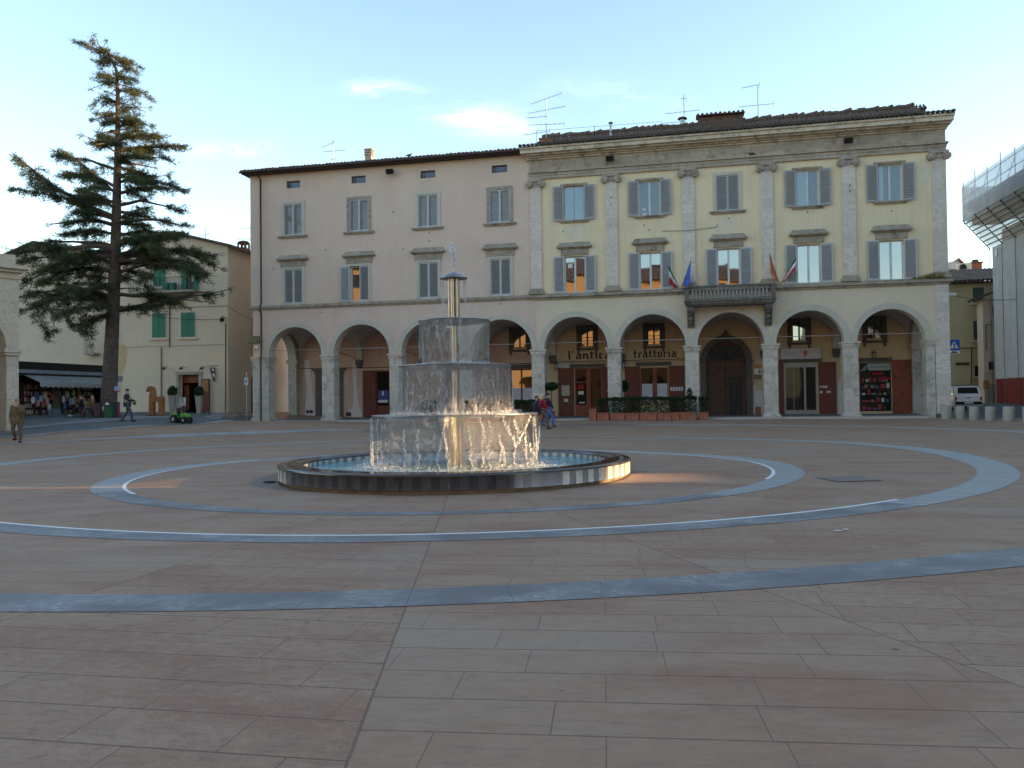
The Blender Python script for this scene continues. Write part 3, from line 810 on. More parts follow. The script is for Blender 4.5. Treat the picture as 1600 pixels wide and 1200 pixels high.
# --- string course
def course(parent, u0, u1, z, prof, name, mat):
    m_ = MB()
    for (za, zb, p) in prof: m_.box(u0 - (p if u0 == 0 else 0), u1 + (p if u1 > 40 else 0), -p, 0 if za > STR - .3 and False else .0, z + za, z + zb)
    return m_.build(name, mat, parent)
course(pink, 0, JU - .02, STR, [(-.20, -.10, .07), (-.10, .0, .14), (.0, .07, .10)], 'string_course', 'trim_stone')
course(yellow, JU, 40.78, STR, [(-.24, -.12, .10), (-.12, .0, .22), (.0, .09, .14)], 'string_course', 'trim_stone')
# --- pink windows
for i, u in enumerate(WC_P):
    z0, z1 = 12.22, 14.24
    w = window_frame(u, z0, z1, 1.26).build('window', 'white_frame', pink)
    pane_mesh(u, z0, z1, 1.26).build('pane', 'pane', w)
    surround_mesh(u, z0, z1, 1.26).build('surround', 'trim_stone' if i % 2 else 'arch_stone', w)
    sill_mesh(u, z0, 2.02).build('sill', 'trim_stone', w)
    for s in (-1, 1): add_shutter(w, u + s * .63, z0, .63, z1 - z0, 0, s, y=.03)
for i, u in enumerate(WC_P):
    z0, z1 = 7.90, 10.10
    w = window_frame(u, z0, z1, 1.24).build('window', 'white_frame', pink)
    pane_mesh(u, z0, z1, 1.24).build('pane', 'pane', w)
    surround_mesh(u, z0, z1, 1.24, .15).build('surround', 'arch_stone', w)
    hood_mesh(u, z1 + .15, 2.14).build('hood', 'trim_stone', w)
    for s in (-1, 1): add_shutter(w, u + s * .62, z0, .62, z1 - z0, 170 if (i == 1 and s < 0) else 0, s, y=.03 if not (i == 1 and s < 0) else -.05)
for u in (3.0, 7.42, 11.93, 16.42):
    f = MB().box(u - .47, u + .47, .12, .16, 15.25, 15.30).box(u - .47, u + .47, .12, .16, 15.65, 15.70).box(u - .47, u - .42, .12, .16, 15.3, 15.65).box(u + .42, u + .47, .12, .16, 15.3, 15.65)
    f.box(u - .30, u - .27, .12, .16, 15.3, 15.65)
    w = f.build('attic_window', 'brown_wood', pink); MB().box(u - .42, u + .42, .17, .2, 15.3, 15.65).build('pane', 'pane_attic', w)
# --- yellow windows
W_OPEN = {0: (172, 172), 1: (172, 170), 2: (0, 0), 3: (172, 172), 4: (174, 174)}
for i, u in enumerate(WC_Y):
    z0, z1 = 12.13, 14.15
    w = window_frame(u, z0, z1, 1.22, midrail=False).build('window', 'white_frame' if i else 'rod', yellow)
    pane_mesh(u, z0, z1, 1.22, .2 if i else .14).build('pane', 'pane_dark' if i else 'pane_blue', w)
    if i in (3, 4): MB().box(u - .52, u - (.06 if i == 3 else .3), .17, .175, z0 + .08, z1 - .08).build('curtain', 'pane_blue', w)
    sill_mesh(u, z0, 1.75 if i != 2 else 2.0).build('sill', 'trim_stone', w)
    if i == 2: surround_mesh(u, z0, z1, 1.22, .17).build('surround', 'arch_stone', w)
    else: MB().box(u - .8, u + .8, -.06, 0, z1 + .02, z1 + .13).build('lintel', 'trim_stone', w)
    for s, sw in zip((-1, 1), W_OPEN[i]): add_shutter(w, u + s * .61, z0, .61, z1 - z0, sw, s, y=.03 if sw == 0 else -.05, frame='shutter_frame' if i else 'shutter')
for i, u in enumerate(WC_Y):
    z0, z1 = 7.88, 10.03
    w = window_frame(u, z0, z1, 1.24).build('window', 'white_frame', yellow)
    pane_mesh(u, z0, z1, 1.24).build('pane', 'pane', w)
    hood_mesh(u, z1 + .06, 2.05).build('hood', 'trim_stone', w)
    for s in (-1, 1): add_shutter(w, u + s * .62, z0, .62, z1 - z0, 172, s, y=-.05)
tag(MB().box(20.45, 20.72, .115, .125, 9.35, 9.62).build('window_notice', 'white_board', yellow), 'small notice in the upper corner of the pane')
MB().box(24.82, 25.0, .155, .163, 12.45, 12.62).build('window_notice', 'white_board', yellow); MB().box(24.82, 25.02, .155, .163, 12.2, 12.33).build('window_notice', 'white_board', yellow)
# --- pilasters with ionic capitals
for k, (a, b) in enumerate([(18.28, 18.93), (22.72, 23.40), (27.07, 27.74), (31.34, 32.0), (35.60, 36.28), (40.10, 40.80)]):
    c, h = (a + b) / 2, (b - a) / 2
    p = MB().box(a, b, -.10, 0, STR + .42, 14.22).build('pilaster', 'pilaster_stone', yellow)
    MB().box(a - .14, b + .14, -.24, 0, STR + .092, STR + .24).box(a - .09, b + .09, -.19, 0, STR + .24, STR + .33).box(a - .04, b + .04, -.14, 0, STR + .33, STR + .42).build('base', 'trim_stone', p)
    cm = MB().box(a - .02, b + .02, -.13, 0, 14.22, 14.30).box(a - .13, b + .13, -.20, 0, 14.56, 14.66).box(a + .03, b - .03, -.15, 0, 14.30, 14.56)
    for s in (-1, 1):
        cx_ = c + s * (h + .05); pts = []
        for q in range(26):
            an = q / 25 * 2.4 * 2 * PI; rr = .22 * (1 - q / 25 * .8)
            pts.append((cx_ + s * rr * math.cos(an + PI / 2) * 1, -.25, 14.36 + rr * math.sin(an + PI / 2)))
        cm.tube(pts, .04, 6)
        cm.tube([(cx_, -.02, 14.36), (cx_, -.22, 14.36)], .20, 14)
        cm.tube([(cx_, -.2, 14.36), (cx_, -.29, 14.36)], .05, 8)
    cm.tube([(a - .02, -.21, 14.56), (c, -.21, 14.52), (b + .02, -.21, 14.56)], .03, 6)
    cm.build('capital', 'capital_stone', p)
# corner strip below the string course
MB().box(40.10, 40.80, -.10, .82, GZ - .2, STR - .26).build('corner_pilaster', 'pilaster_stone', yellow)
MB().box(40.02, 40.95, -.2, .9, GZ - .3, GZ + .22).build('corner_base', 'mossy', yellow)
MB().box(-.18, 1.40, -.16, .98, GZ - .3, GZ + .06).build('corner_base', 'mossy', pink)
# --- entablature, yellow house
e = MB()
e.box(JU - .02, 40.82, -.12, .42, 14.66, 14.84).box(JU - .02, 40.85, -.15, .42, 14.84, 15.0).box(JU - .05, 40.92, -.24, .42, 15.0, 15.10)
e.build('architrave', 'frieze_stone', yellow)
MB().box(JU + .0, 40.80, -.11, .42, 15.10, 15.78).build('frieze', 'frieze_stone', yellow)
e = MB()
for (za, zb, p) in ((15.78, 15.87, .22), (15.87, 15.95, .36), (15.95, 16.04, .62), (16.04, 16.26, .82), (16.26, 16.36, .92)):
    e.box(JU - .12 - p * .35, 40.80 + p * .30, -p, .42, za, zb)
MAT['cornice'] = blockstone('cornice', (.60, .54, .43), 1.0, .5, .12, (.10, .10, .07), .75, .35)
e.build('cornice', 'cornice', yellow)
# --- roofs
def tile_roof(name, parent, u0, u1, y0, z0, y1, z1, mat, pitch=.24, amp=.055, edge=True, rnd=.5):
    """corrugated tile slope from the eave (y0,z0) up to (y1,z1), with a row of round tile ends along the eave"""
    m_ = MB(); n = int((u1 - u0) / pitch); vs = []; K = 6; per = 6
    rr = random.Random(int(u0 * 10) + n)
    cols = n * per + 1
    for j in range(K + 1):
        fz = j / K
        for i in range(cols):
            u = u0 + (u1 - u0) * i / (cols - 1); h = abs(math.sin(PI * i / per)) * amp
            jit = (rr.random() - .5) * .03 * rnd
            vs.append((u, y0 + (y1 - y0) * fz, z0 + (z1 - z0) * fz + h + jit + .02 * mn.noise(Vector((u * .7, j, 1)))))
    m_.add(vs, [(j * cols + i, j * cols + i + 1, (j + 1) * cols + i + 1, (j + 1) * cols + i) for j in range(K) for i in range(cols - 1)], False)
    m_.add([(u0, y0, z0 - .02), (u1, y0, z0 - .02), (u1, y1, z1 - .02), (u0, y1, z1 - .02)], [(0, 1, 2, 3)])
    if edge:
        for i in range(n):
            u = u0 + (i + .5) * (u1 - u0) / n; dz = rr.uniform(-.012, .02)
            m_.tube([(u, y0 - .07 + rr.uniform(-.03, .03), z0 + amp * .2 + dz), (u, y0 + .3, z0 + amp * .2 + dz + .3 * (z1 - z0) / (y1 - y0))], pitch * .36, 6)
    return m_.build(name, mat, parent)
r_ = tile_roof('roof', pink, -.35, 18.35, -.62, 16.36, 4.5, 17.75, 'tiles')
tile_roof('rear_slope', r_, -.35, 18.35, 11.7, 16.36, 4.5, 17.75, 'tiles', edge=False)
MB().box(-.3, 18.0, -.58, .0, 16.20, 16.30).box(-.3, 0, 0, 11.6, 16.20, 16.30).build('eaves', 'eave_wood', pink)
MB().prism([(0, 16.25), (0, 16.3), (4.5, 17.7), (11, 16.3), (11, 16.25)], 'x', 0, .42).build('gable', 'pink_plaster', pink)
MB().box(0.42, 18.25, 0, .42, 16.25, 16.31).build('wall_head', 'pink_plaster', pink)
gt = MB().tube([(-.38, -.66, 16.30), (17.95, -.66, 16.30)], .075, 8).build('gutter', 'gutter', pink)
MB().tube([(.72, -.60, 16.24), (.80, -.14, 15.9), (.80, -.14, 7.95), (.80, -.26, 7.85), (.80, -.26, 7.5), (.80, -.14, 7.35), (.80, -.14, 4.8), (.80, -.24, 4.6), (.80, -.24, .45)], .055, 8).build('downpipe', 'gutter', pink)
# yellow: tiled eave, then a higher tiled part behind a row of guard slats
r_ = tile_roof('roof', yellow, JU - .5, 41.12, -.98, 16.42, 1.3, 17.14, 'old_tiles', rnd=1.2)
MB().box(JU - .45, 41.08, -.93, 1.0, 16.361, 16.40).build('eaves', 'eave_wood', yellow)
tile_roof('upper_slope', r_, 18.4, 40.2, 1.5, 17.24, 2.9, 18.0, 'tiles', edge=True, rnd=1.2)
MB().box(18.4, 40.2, 1.55, 10.8, 16.35, 17.18).build('parapet', 'dark_stone', r_)
tile_roof('rear_slope', r_, 18.4, 40.7, 11.6, 16.4, 2.9, 18.0, 'tiles', edge=False)
rt = MB(); rr = random.Random(5); u = 18.5
while u < 39.8:
    rt.tube([(u, 2.9, 18.04 + rr.uniform(-.02, .08)), (u + .42, 2.9, 18.08 + rr.uniform(-.02, .12))], .14, 6); u += .37
rt.build('ridge_tiles', 'tiles', r_)
gr = MB(); n = 118
for k in range(n):
    u = 19.3 + (40.1 - 19.3) * k / (n - 1)
    gr.box(u - .032, u + .032, 1.20, 1.24, 17.10, 17.64)
gr.box(19.2, 40.4, 1.24, 1.27, 17.18, 17.24).box(19.2, 40.2, 1.24, 1.27, 17.52, 17.57)
MAT['slats'] = simple('slats', (.095, .075, .055), .8, var=.3)
gr.build('roof_guard', 'slats', yellow)
tk = MB()
for u in (18.5, 22): tk.tube([(u, 1.1, 17.0), (u, 1.1, 17.95)], .015, 5)
tk.tube([(18.5, 1.1, 17.93), (26, 1.1, 17.85)], .010, 5).build('guard_wire', 'iron', yellow)
MB().box(28.0, 30.6, 2.2, 5.4, 17.2, 18.32).build('dormer', 'tiles', yellow)
tile_roof('dormer_roof', yellow, 27.9, 30.7, 2.0, 18.34, 3.4, 18.52, 'tiles')
# --- portico floor and back walls
MB().box(.0, JU, .0, 5.0, .2, PZ).box(1.6, JU, -.45, 0, .2, PZ - .03).build('portico_floor', 'porch_floor', pink)
MB().box(JU, 40.1, .0, 5.0, .2, PZ).box(JU, 39.6, -.45, 0, .2, PZ - .03).build('portico_floor', 'porch_floor', yellow)
MB().box(1.6, JU, -.57, -.45, .2, PZ - .035).build('kerb', 'kerb', pink)
MB().box(JU, 39.6, -.57, -.45, .2, PZ - .035).build('kerb', 'kerb', yellow)
hb_p = [(2.45, 3.73, PZ, 3.41), (5.55, 7.43, PZ, 3.80), (15.78, 17.34, PZ, 3.72), (16.0, 16.9, 5.15, 6.38), (11.2, 13.0, PZ, 3.7)]
mw = MB(); wall_holes(mw, 0, JU, PZ, 7.0, DEPTH, DEPTH + .35, hb_p); mw.build('portico_wall', 'back_pink', pink)
PORT = (28.28, 30.66)
hb_y = [(20.05, 21.78, PZ, 3.68), (24.22, 25.95, 1.5, 3.62), (32.87, 34.80, PZ, 3.71), (37.17, 38.92, PZ + .15, 3.64)] + [(u - .42, u + .42, 5.10, 6.18) for u in (20.88, 25.1, 33.8, 38.06)] + [(PORT[0], PORT[1], PZ, 3.95)]
mw = MB(); wall_holes(mw, JU, 40.6, PZ, 7.0, DEPTH, DEPTH + .35, hb_y); mw.build('portico_wall', 'back_yellow', yellow)
#@@PORTICO
Dk = DEPTH
# ---- pink side: portico wall features
d_ = MB(); d_.box(2.0, 2.45, Dk - .06, Dk, PZ, 3.6).box(3.73, 4.05, Dk - .06, Dk, PZ, 3.6).box(1.95, 4.1, Dk - .08, Dk, 3.6, 3.86).box(1.8, 4.25, Dk - .16, Dk, 3.86, 3.98)
ds = d_.build('doorcase', 'serena', pink)
MB().box(2.45, 3.73, Dk + .12, Dk + .2, PZ, 3.6).build('door_leaf', 'rust_wood', ds)
d_ = MB().box(5.5, 6.45, Dk - .07, Dk - .01, PZ + .02, 3.8)
for k in range(9): d_.box(5.55, 6.4, Dk - .085, Dk - .07, PZ + .1 + k * .35, PZ + .40 + k * .35)
d_.build('door_shutter', 'red_wood', pink)
sh = MB().box(6.45, 6.52, Dk, Dk + .1, PZ, 3.8).box(7.36, 7.43, Dk, Dk + .1, PZ, 3.8).box(6.52, 7.36, Dk, Dk + .1, PZ, PZ + .8).box(6.52, 7.36, Dk, Dk + .1, 3.7, 3.8).build('shop_window', 'red_wood', pink)
MB().box(6.52, 7.36, Dk + .06, Dk + .08, PZ + .8, 3.7).build('pane', 'pane_shop', sh)
pst = MB().box(6.55, 7.3, Dk + .02, Dk + .035, 1.6, 2.45).build('poster', simple('poster_blue', (.03, .06, .22), .5, var=.5, sc=2), sh)
MB().box(6.58, 7.27, Dk + .01, Dk + .02, 1.62, 1.8).box(6.86, 6.98, Dk + .008, Dk + .02, 2.1, 2.38).build('poster_text', 'white_board', pst)
# large window of the restaurant, last pink bay
lw = MB()
for a in (15.78, 16.49, 17.26): lw.box(a, a + .09, Dk, Dk + .1, PZ, 3.7)
lw.box(15.87, 16.49, Dk + .005, Dk + .09, 3.62, 3.7).box(16.58, 17.26, Dk + .005, Dk + .09, 3.62, 3.7).box(15.87, 16.49, Dk + .005, Dk + .09, PZ, 1.5).box(16.58, 17.26, Dk + .005, Dk + .09, PZ, 1.5)
lwo = lw.build('shop_window', 'red_wood', pink); MB().box(15.87, 17.26, Dk + .05, Dk + .07, 1.5, 3.62).build('pane', 'pane', lwo)
MB().box(15.89, 16.47, Dk + .03, Dk + .045, 1.52, 2.45).box(16.6, 17.24, Dk + .03, Dk + .045, 1.52, 2.45).build('lace_curtain', 'lace', lwo)
MB().box(15.5, 17.7, Dk - .05, Dk, 3.74, 3.98).build('lintel', 'serena', pink)
d_ = MB().box(11.2, 11.27, Dk, Dk + .1, PZ, 3.7).box(12.93, 13.0, Dk, Dk + .1, PZ, 3.7).box(12.0, 12.1, Dk, Dk + .1, PZ, 3.7).box(11.27, 12.0, Dk, Dk + .1, PZ, 1.3).box(12.1, 12.93, Dk, Dk + .1, PZ, 1.3)
dd_ = d_.build('shop_door', 'red_wood', pink); MB().box(11.27, 12.93, Dk + .06, Dk + .08, 1.3, 3.7).build('pane', 'pane_shop', dd_)
for u, ww, par_ in ((16.45, .9, pink), (20.88, .84, yellow), (25.1, .84, yellow), (33.8, .84, yellow), (38.06, .84, yellow)):
    a, b, z0, z1 = u - ww / 2, u + ww / 2, 5.10, 6.18
    f = MB().box(a - .27, a, Dk - .05, Dk, z0 - .15, z1).box(b, b + .27, Dk - .05, Dk, z0 - .15, z1).box(a - .27, b + .27, Dk - .05, Dk, z1, z1 + .24).box(a - .27, b + .27, Dk - .09, Dk, z0 - .28, z0 - .15).box(a - .22, a - .08, Dk - .07, Dk, z0 - .5, z0 - .28).box(b + .08, b + .22, Dk - .07, Dk, z0 - .5, z0 - .28)
    w = f.build('mezzanine_window', 'serena', par_)
    q = MB().box(a, a + .07, Dk + .02, Dk + .07, z0 - .15, z1).box(b - .07, b, Dk + .02, Dk + .07, z0 - .15, z1).box(u - .05, u + .05, Dk + .02, Dk + .07, z0, z1).box(a, b, Dk + .02, Dk + .07, z0 - .15, z0)
    q.build('frame', 'brown_wood', w); MB().box(a + .07, b - .07, Dk + .05, Dk + .065, z0, z1).build('pane', 'pane', w)
    gsm = MB()
    for k in range(3): gsm.tube([(a + .05, Dk - .02, z0 + .12 + k * .2), (b - .05, Dk - .02, z0 + .12 + k * .2)], .012, 5)
    if par_ is yellow and u < 30: gsm.build('grille', 'iron', w)
# plaster repair patches: irregular flat slabs a few millimetres proud
def patch(parent, pts, mat='repair_plaster', y=Dk - .006):
    MB().prism(pts, 'y', y - .004, Dk).build('plaster_patch', mat, parent)
patch(pink, [(1.15, PZ + .01), (1.95, PZ + .01), (1.9, 1.5), (1.78, 2.3), (1.7, 3.0), (1.62, 3.75), (1.45, 4.6), (1.2, 4.65), (1.18, 3.9), (1.3, 3.2), (1.32, 2.4), (1.22, 1.5)])
patch(pink, [(4.35, PZ + .01), (5.45, PZ + .01), (5.4, 1.05), (5.12, 1.5), (5.05, 3.0), (5.05, 4.4), (4.75, 4.5), (4.72, 3.6), (4.8, 2.5), (4.75, 1.4), (4.45, 1.05)])
patch(yellow, [(30.98, PZ + .01), (31.6, PZ + .01), (31.6, 2.0), (31.4, 2.15), (31.05, 2.1)])
patch(yellow, [(35.95, PZ + .01), (36.5, PZ + .01), (36.5, 2.9), (36.2, 3.0), (35.95, 2.4)])
patch(yellow, [(18.9, 3.7), (19.7, 3.7), (19.72, 4.0), (19.3, 4.08), (18.9, 4.05)])
MB().box(1.30, 1.5, Dk - .04, Dk - .01, .95, 1.15).box(1.56, 1.78, Dk - .04, Dk - .01, .95, 1.15).build('vent_grille', 'black', pink)
MB().box(4.25, 4.62, Dk - .03, Dk - .01, .72, .98).build('vent_grille', 'black', pink)
MB().tube([(0.9, Dk - .03, 4.05), (5.5, Dk - .03, 4.0), (9, Dk - .03, 4.02), (18.2, Dk - .03, 4.05)], .022, 5).build('cable', 'iron', pink)
MB().tube([(18.7, Dk - .03, 4.12), (23.5, Dk - .03, 4.1), (28.0, Dk - .03, 4.12)], .02, 5).tube([(18.7, Dk - .03, 4.02), (23.5, Dk - .03, 4.0), (28.0, Dk - .03, 4.02)], .012, 5).build('cable', 'iron', yellow)
# ---- restaurant entrance
lf = MB().box(18.97, 19.98, Dk - .09, Dk - .02, PZ + .04, 3.70)
for k in range(8): lf.box(19.02, 19.93, Dk - .105, Dk - .09, PZ + .1 + k * .38, PZ + .43 + k * .38)
lfo = lf.build('door_shutter', 'red_wood', yellow)
dr = MB()
for a in (20.05, 20.78, 20.98, 21.71): dr.box(a, a + .08, Dk + .01, Dk + .1, PZ, 3.68)
dr.box(20.13, 20.78, Dk + .01, Dk + .1, PZ, 1.3).box(20.13, 20.78, Dk + .01, Dk + .1, 3.6, 3.68).box(21.06, 21.71, Dk + .01, Dk + .1, PZ, 1.2).box(21.06, 21.71, Dk + .01, Dk + .1, 3.6, 3.68).box(20.86, 20.98, Dk + .01, Dk + .1, PZ, 3.68).box(20.13, 20.78, Dk + .01, Dk + .1, 2.72, 2.8)
dro = dr.build('entrance_door', 'rust_wood', yellow); MB().box(20.13, 20.78, Dk + .05, Dk + .06, 1.3, 3.6).box(21.06, 21.71, Dk + .05, Dk + .06, 1.2, 3.6).build('pane', 'pane_shop', dro)
MB().box(20.22, 20.62, Dk + .02, Dk + .035, 2.3, 2.62).build('door_notice', 'red_cloth', dro)
MB().box(20.26, 20.60, Dk + .015, Dk + .03, 1.98, 2.2).box(20.3, 20.66, Dk + .015, Dk + .03, 1.42, 1.5).build('door_notice', 'white_board', dro)
l2 = MB().box(21.80, 22.55, Dk - .09, Dk - .02, PZ + .04, 3.70)
for k in range(8): l2.box(21.85, 22.5, Dk - .105, Dk - .09, PZ + .1 + k * .38, PZ + .43 + k * .38)
l2.build('door_shutter', 'red_wood', yellow)
MB().box(19.72, 22.0, Dk - .12, Dk, 3.72, 3.93).build('lintel', 'serena', yellow)
# ---- restaurant window with lace curtains
for a, b in ((23.25, 24.2), (25.98, 26.95)):
    l2 = MB().box(a, b, Dk - .09, Dk - .02, PZ + .04, 3.70)
    for k in range(8): l2.box(a + .05, b - .05, Dk - .105, Dk - .09, PZ + .1 + k * .38, PZ + .43 + k * .38)
    l2.build('door_shutter', 'red_wood', yellow)
wn = MB()
for a in (24.22, 24.97, 25.17, 25.89): wn.box(a, a + .07, Dk + .01, Dk + .1, 1.5, 3.62)
wn.box(25.04, 25.17, Dk + .01, Dk + .1, 1.5, 3.62).box(24.29, 24.97, Dk + .01, Dk + .1, 3.56, 3.62).box(25.24, 25.89, Dk + .01, Dk + .1, 3.56, 3.62)
wno = wn.build('restaurant_window', 'rust_wood', yellow); MB().box(24.29, 25.89, Dk + .05, Dk + .06, 1.5, 3.56).build('pane', 'pane_shop', wno)
for a, b in ((24.3, 24.96), (25.25, 25.88)):
    n = 5; pts = [(a, 1.5), (b, 1.5)] + [(b - (b - a) * k / (2 * n), 2.58 + (.05 if k % 2 else -.01)) for k in range(2 * n + 1)]
    MB().prism(pts, 'y', Dk + .03, Dk + .04).build('lace_curtain', 'lace', wno)
MB().box(23.95, 26.15, Dk - .12, Dk, 3.74, 3.95).build('lintel', 'serena', yellow)
# ---- big portal
pm = MB(); cx_, pr = 29.47, 1.19
MB().box(PORT[0] - .0, PORT[1], Dk + .2, Dk + .3, PZ, 3.93).build('portal_recess', 'brown_wood', yellow)
pp = MB(); arcade(pp, PORT[0] - .36, PORT[1] + .36, [(cx_, pr)], 3.95, 5.45, Dk - .14, Dk - .001, 20)
pp = MB()
archivolt_ = archivolt(cx_, pr, .36, Dk - .16, Dk - .01, 3.95, 24)
po = archivolt_.build('portal', 'serena', yellow)
MB().box(PORT[0] - .36, PORT[0], Dk - .15, Dk - .012, PZ, 3.95).box(PORT[1], PORT[1] + .36, Dk - .15, Dk - .012, PZ, 3.95).box(PORT[0] - .4, PORT[0] + .02, Dk - .19, Dk - .15, 3.82, 3.95).box(PORT[1] - .02, PORT[1] + .4, Dk - .19, Dk - .15, 3.82, 3.95).prism([(cx_ - .22, 5.45), (cx_ + .22, 5.45), (cx_ + .12, 5.72), (cx_, 5.86), (cx_ - .12, 5.72)], 'y', Dk - .2, Dk - .03).build('jambs', 'serena', po)
tym = MB().prism([(cx_ - pr * math.cos(PI * k / 20), 3.96 + pr * math.sin(PI * k / 20)) for k in range(21)], 'y', Dk - .03, Dk - .008).build('tympanum', 'black', po)
MB().box(29.28, 29.62, Dk - .05, Dk - .03, 4.9, 5.02).build('plaque', 'red_cloth', po)
for k in range(9):
    an = PI * (k + .5) / 9; MB
sp_ = MB()
for k in range(1, 9):
    an = PI * k / 9; sp_.tube([(cx_, Dk - .05, 3.96), (cx_ - 1.15 * math.cos(an), Dk - .05, 3.96 + 1.15 * math.sin(an))], .02, 5)
sp_.build('fanlight_grille', 'iron', po)
dl = MB().box(PORT[0] + .02, 29.42, Dk + .06, Dk + .14, PZ, 3.90)
for zc, hh in ((1.2, .45), (2.3, .5), (3.4, .32)):
    dl.box(28.45, 29.25, Dk + .035, Dk + .06, zc - hh, zc + hh).box(28.58, 29.12, Dk + .02, Dk + .035, zc - hh + .13, zc + hh - .13)
dl.build('portal_leaf', 'brown_wood', po)
dl = MB().box(29.46, 29.63, Dk + .06, Dk + .14, PZ, 3.90).box(30.42, PORT[1] - .02, Dk + .06, Dk + .14, PZ, 3.90).box(29.63, 30.42, Dk + .06, Dk + .14, 2.92, 3.90).box(29.7, 30.4, Dk + .035, Dk + .06, 3.08, 3.72)
dl.build('portal_leaf', 'brown_wood', po)
MB().box(29.63, 30.42, Dk + .18, Dk + .195, PZ, 2.92).build('wicket_opening', 'black', po)
for z0, z1, mt in ((3.44, 3.68, 'orange_wood'), (3.08, 3.42, 'white_board'), (2.76, 3.04, 'serena')):
    pass
# ---- shop door bay (white sign above)
for a, b in ((32.25, 32.85), (34.86, 35.85)):
    l2 = MB().box(a, b, Dk - .09, Dk - .02, PZ + .04, 3.74)
    for k in range(8): l2.box(a + .04, b - .04, Dk - .10, Dk - .09, PZ + .1 + k * .38, PZ + .45 + k * .38)
    l2.box(a + .02, b - .02, Dk - .115, Dk - .10, 2.16, 2.26)
    l2.build('door_shutter', 'red_wood', yellow)
sd = MB().box(32.87, 32.97, Dk, Dk + .12, PZ, 3.71).box(34.70, 34.80, Dk, Dk + .12, PZ, 3.71).box(32.97, 34.7, Dk, Dk + .12, 3.45, 3.71).box(32.97, 34.7, Dk - .02, Dk + .12, PZ, .86).box(33.42, 33.45, Dk + .02, Dk + .1, .86, 3.45).box(34.02, 34.14, Dk + .02, Dk + .1, .86, 3.45)
sdo = sd.build('shop_door', 'rod', yellow); MB().box(32.97, 34.02, Dk + .06, Dk + .075, .86, 3.45).box(34.14, 34.7, Dk + .16, Dk + .175, .86, 3.45).build('pane', 'pane_shop', sdo)
MB().box(33.0, 33.40, Dk + .08, Dk + .1, 3.1, 3.42).box(33.46, 33.9, Dk + .08, Dk + .1, 3.15, 3.42).build('ceiling_light', simple('amber', (.4, .16, .02), .5), sdo)
MB().box(32.6, 35.05, Dk - .13, Dk, 3.76, 3.95).build('lintel', 'serena', yellow)
MB().box(34.9, 35.12, Dk - .14, Dk - .12, 2.22, 2.30).box(34.92, 35.05, Dk - .14, Dk - .12, 1.85, 2.0).box(35.28, 35.52, Dk - .14, Dk - .12, 1.88, 2.0).box(35.08, 35.33, Dk - .13, Dk - .117, 2.18, 2.30).build('door_stickers', 'white_board', yellow)
# ---- hi-fi window
l2 = MB().box(38.97, 40.0, Dk - .12, Dk - .03, PZ + .02, 3.78)
for k in range(25): l2.box(39.0, 39.97, Dk - .135, Dk - .12, PZ + .08 + k * .12, PZ + .15 + k * .12)
l2.build('door_shutter', 'rust_wood', yellow)
hw = MB().box(37.17, 37.24, Dk, Dk + .1, PZ + .15, 3.64).box(38.85, 38.92, Dk, Dk + .1, PZ + .15, 3.64).box(37.24, 38.85, Dk, Dk + .1, 3.58, 3.64).box(37.24, 38.85, Dk, Dk + .1, PZ + .15, .82)
hwo = hw.build('shop_window', 'black', yellow); MB().box(37.24, 38.85, Dk + .05, Dk + .06, .82, 3.58).build('pane', 'pane_shop', hwo)
MB().box(37.0, 39.0, Dk - .10, Dk, 3.68, 3.93).build('lintel', 'serena', yellow)
MB().box(36.5, 36.75, Dk - .08, Dk - .02, PZ, 3.72).build('door_shutter', 'red_wood', yellow)
# goods seen in the hi-fi window
rs = random.Random(11)
gcols = [(.35, .03, .03), (.5, .5, .5), (.02, .02, .03), (.25, .12, .08), (.05, .1, .25), (.4, .35, .3), (.12, .2, .12), (.3, .02, .08)]
gm_ = [simple('goods_' + 'abcdefgh'[k], c, .5, var=.1, bump=0) for k, c in enumerate(gcols)]
for z in (.84, 1.3, 1.72, 2.12, 2.5):
    u = 37.3
    while u < 38.7:
        w_, h_ = rs.uniform(.08, .28), rs.uniform(.1, .34)
        MB().box(u, u + w_, Dk + .015, Dk + .045, z, z + h_).build('boxed_goods', gm_[rs.randrange(8)], hwo); u += w_ + rs.uniform(.03, .14)
tag(MB().box(37.9, 38.5, Dk + .01, Dk + .04, 2.92, 3.06).box(38.25, 38.82, Dk + .005, Dk + .03, 2.6, 2.78).build('red_lettering', 'red_cloth', hwo), 'red lettering strips behind the glass')

# ---- signs as things of their own
def on_wall(name, u, z, label, cat, d=Dk, group=None):
    return empty(name, FW(u, d, z), FANG, label, cat, group)
s_ = on_wall('shop_sign', 33.86, 4.27, 'long white shop sign with an orange drop above the glazed shop door', 'sign', Dk - .02)
MB().box(-1.12, 1.12, -.09, 0, -.31, .31).build('sign_box', simple('sign_pale', (.50, .49, .50), .4, var=.05, bump=0), s_)
MB().box(-1.16, 1.16, -.095, .0, .31, .34).box(-1.16, 1.16, -.095, 0, -.34, -.31).box(-1.16, -1.12, -.095, 0, -.31, .31).box(1.12, 1.16, -.095, 0, -.31, .31).build('sign_rim', 'rod', s_)
MB().prism([(.26 + .13 * math.cos(a_ * PI / 8), .06 + .16 * math.sin(a_ * PI / 8)) for a_ in range(-0, 16)], 'y', -.10, -.091).prism([(.17, .0), (.35, .0), (.26, -.2)], 'y', -.102, -.091).build('drop_emblem', simple('emblem', (.55, .10, .05), .5), s_)
shift(text_mesh('B E L L A', .26, .004), -.42, -.095, -.02, 1.0).build('lettering', simple('greyletters', (.33, .31, .36), .5, bump=0), s_)
shift(text_mesh('V I T A', .26, .004), .74, -.095, -.02, .8).build('lettering', 'greyletters' if 'greyletters' in MAT else bpy.data.materials['greyletters'], s_)
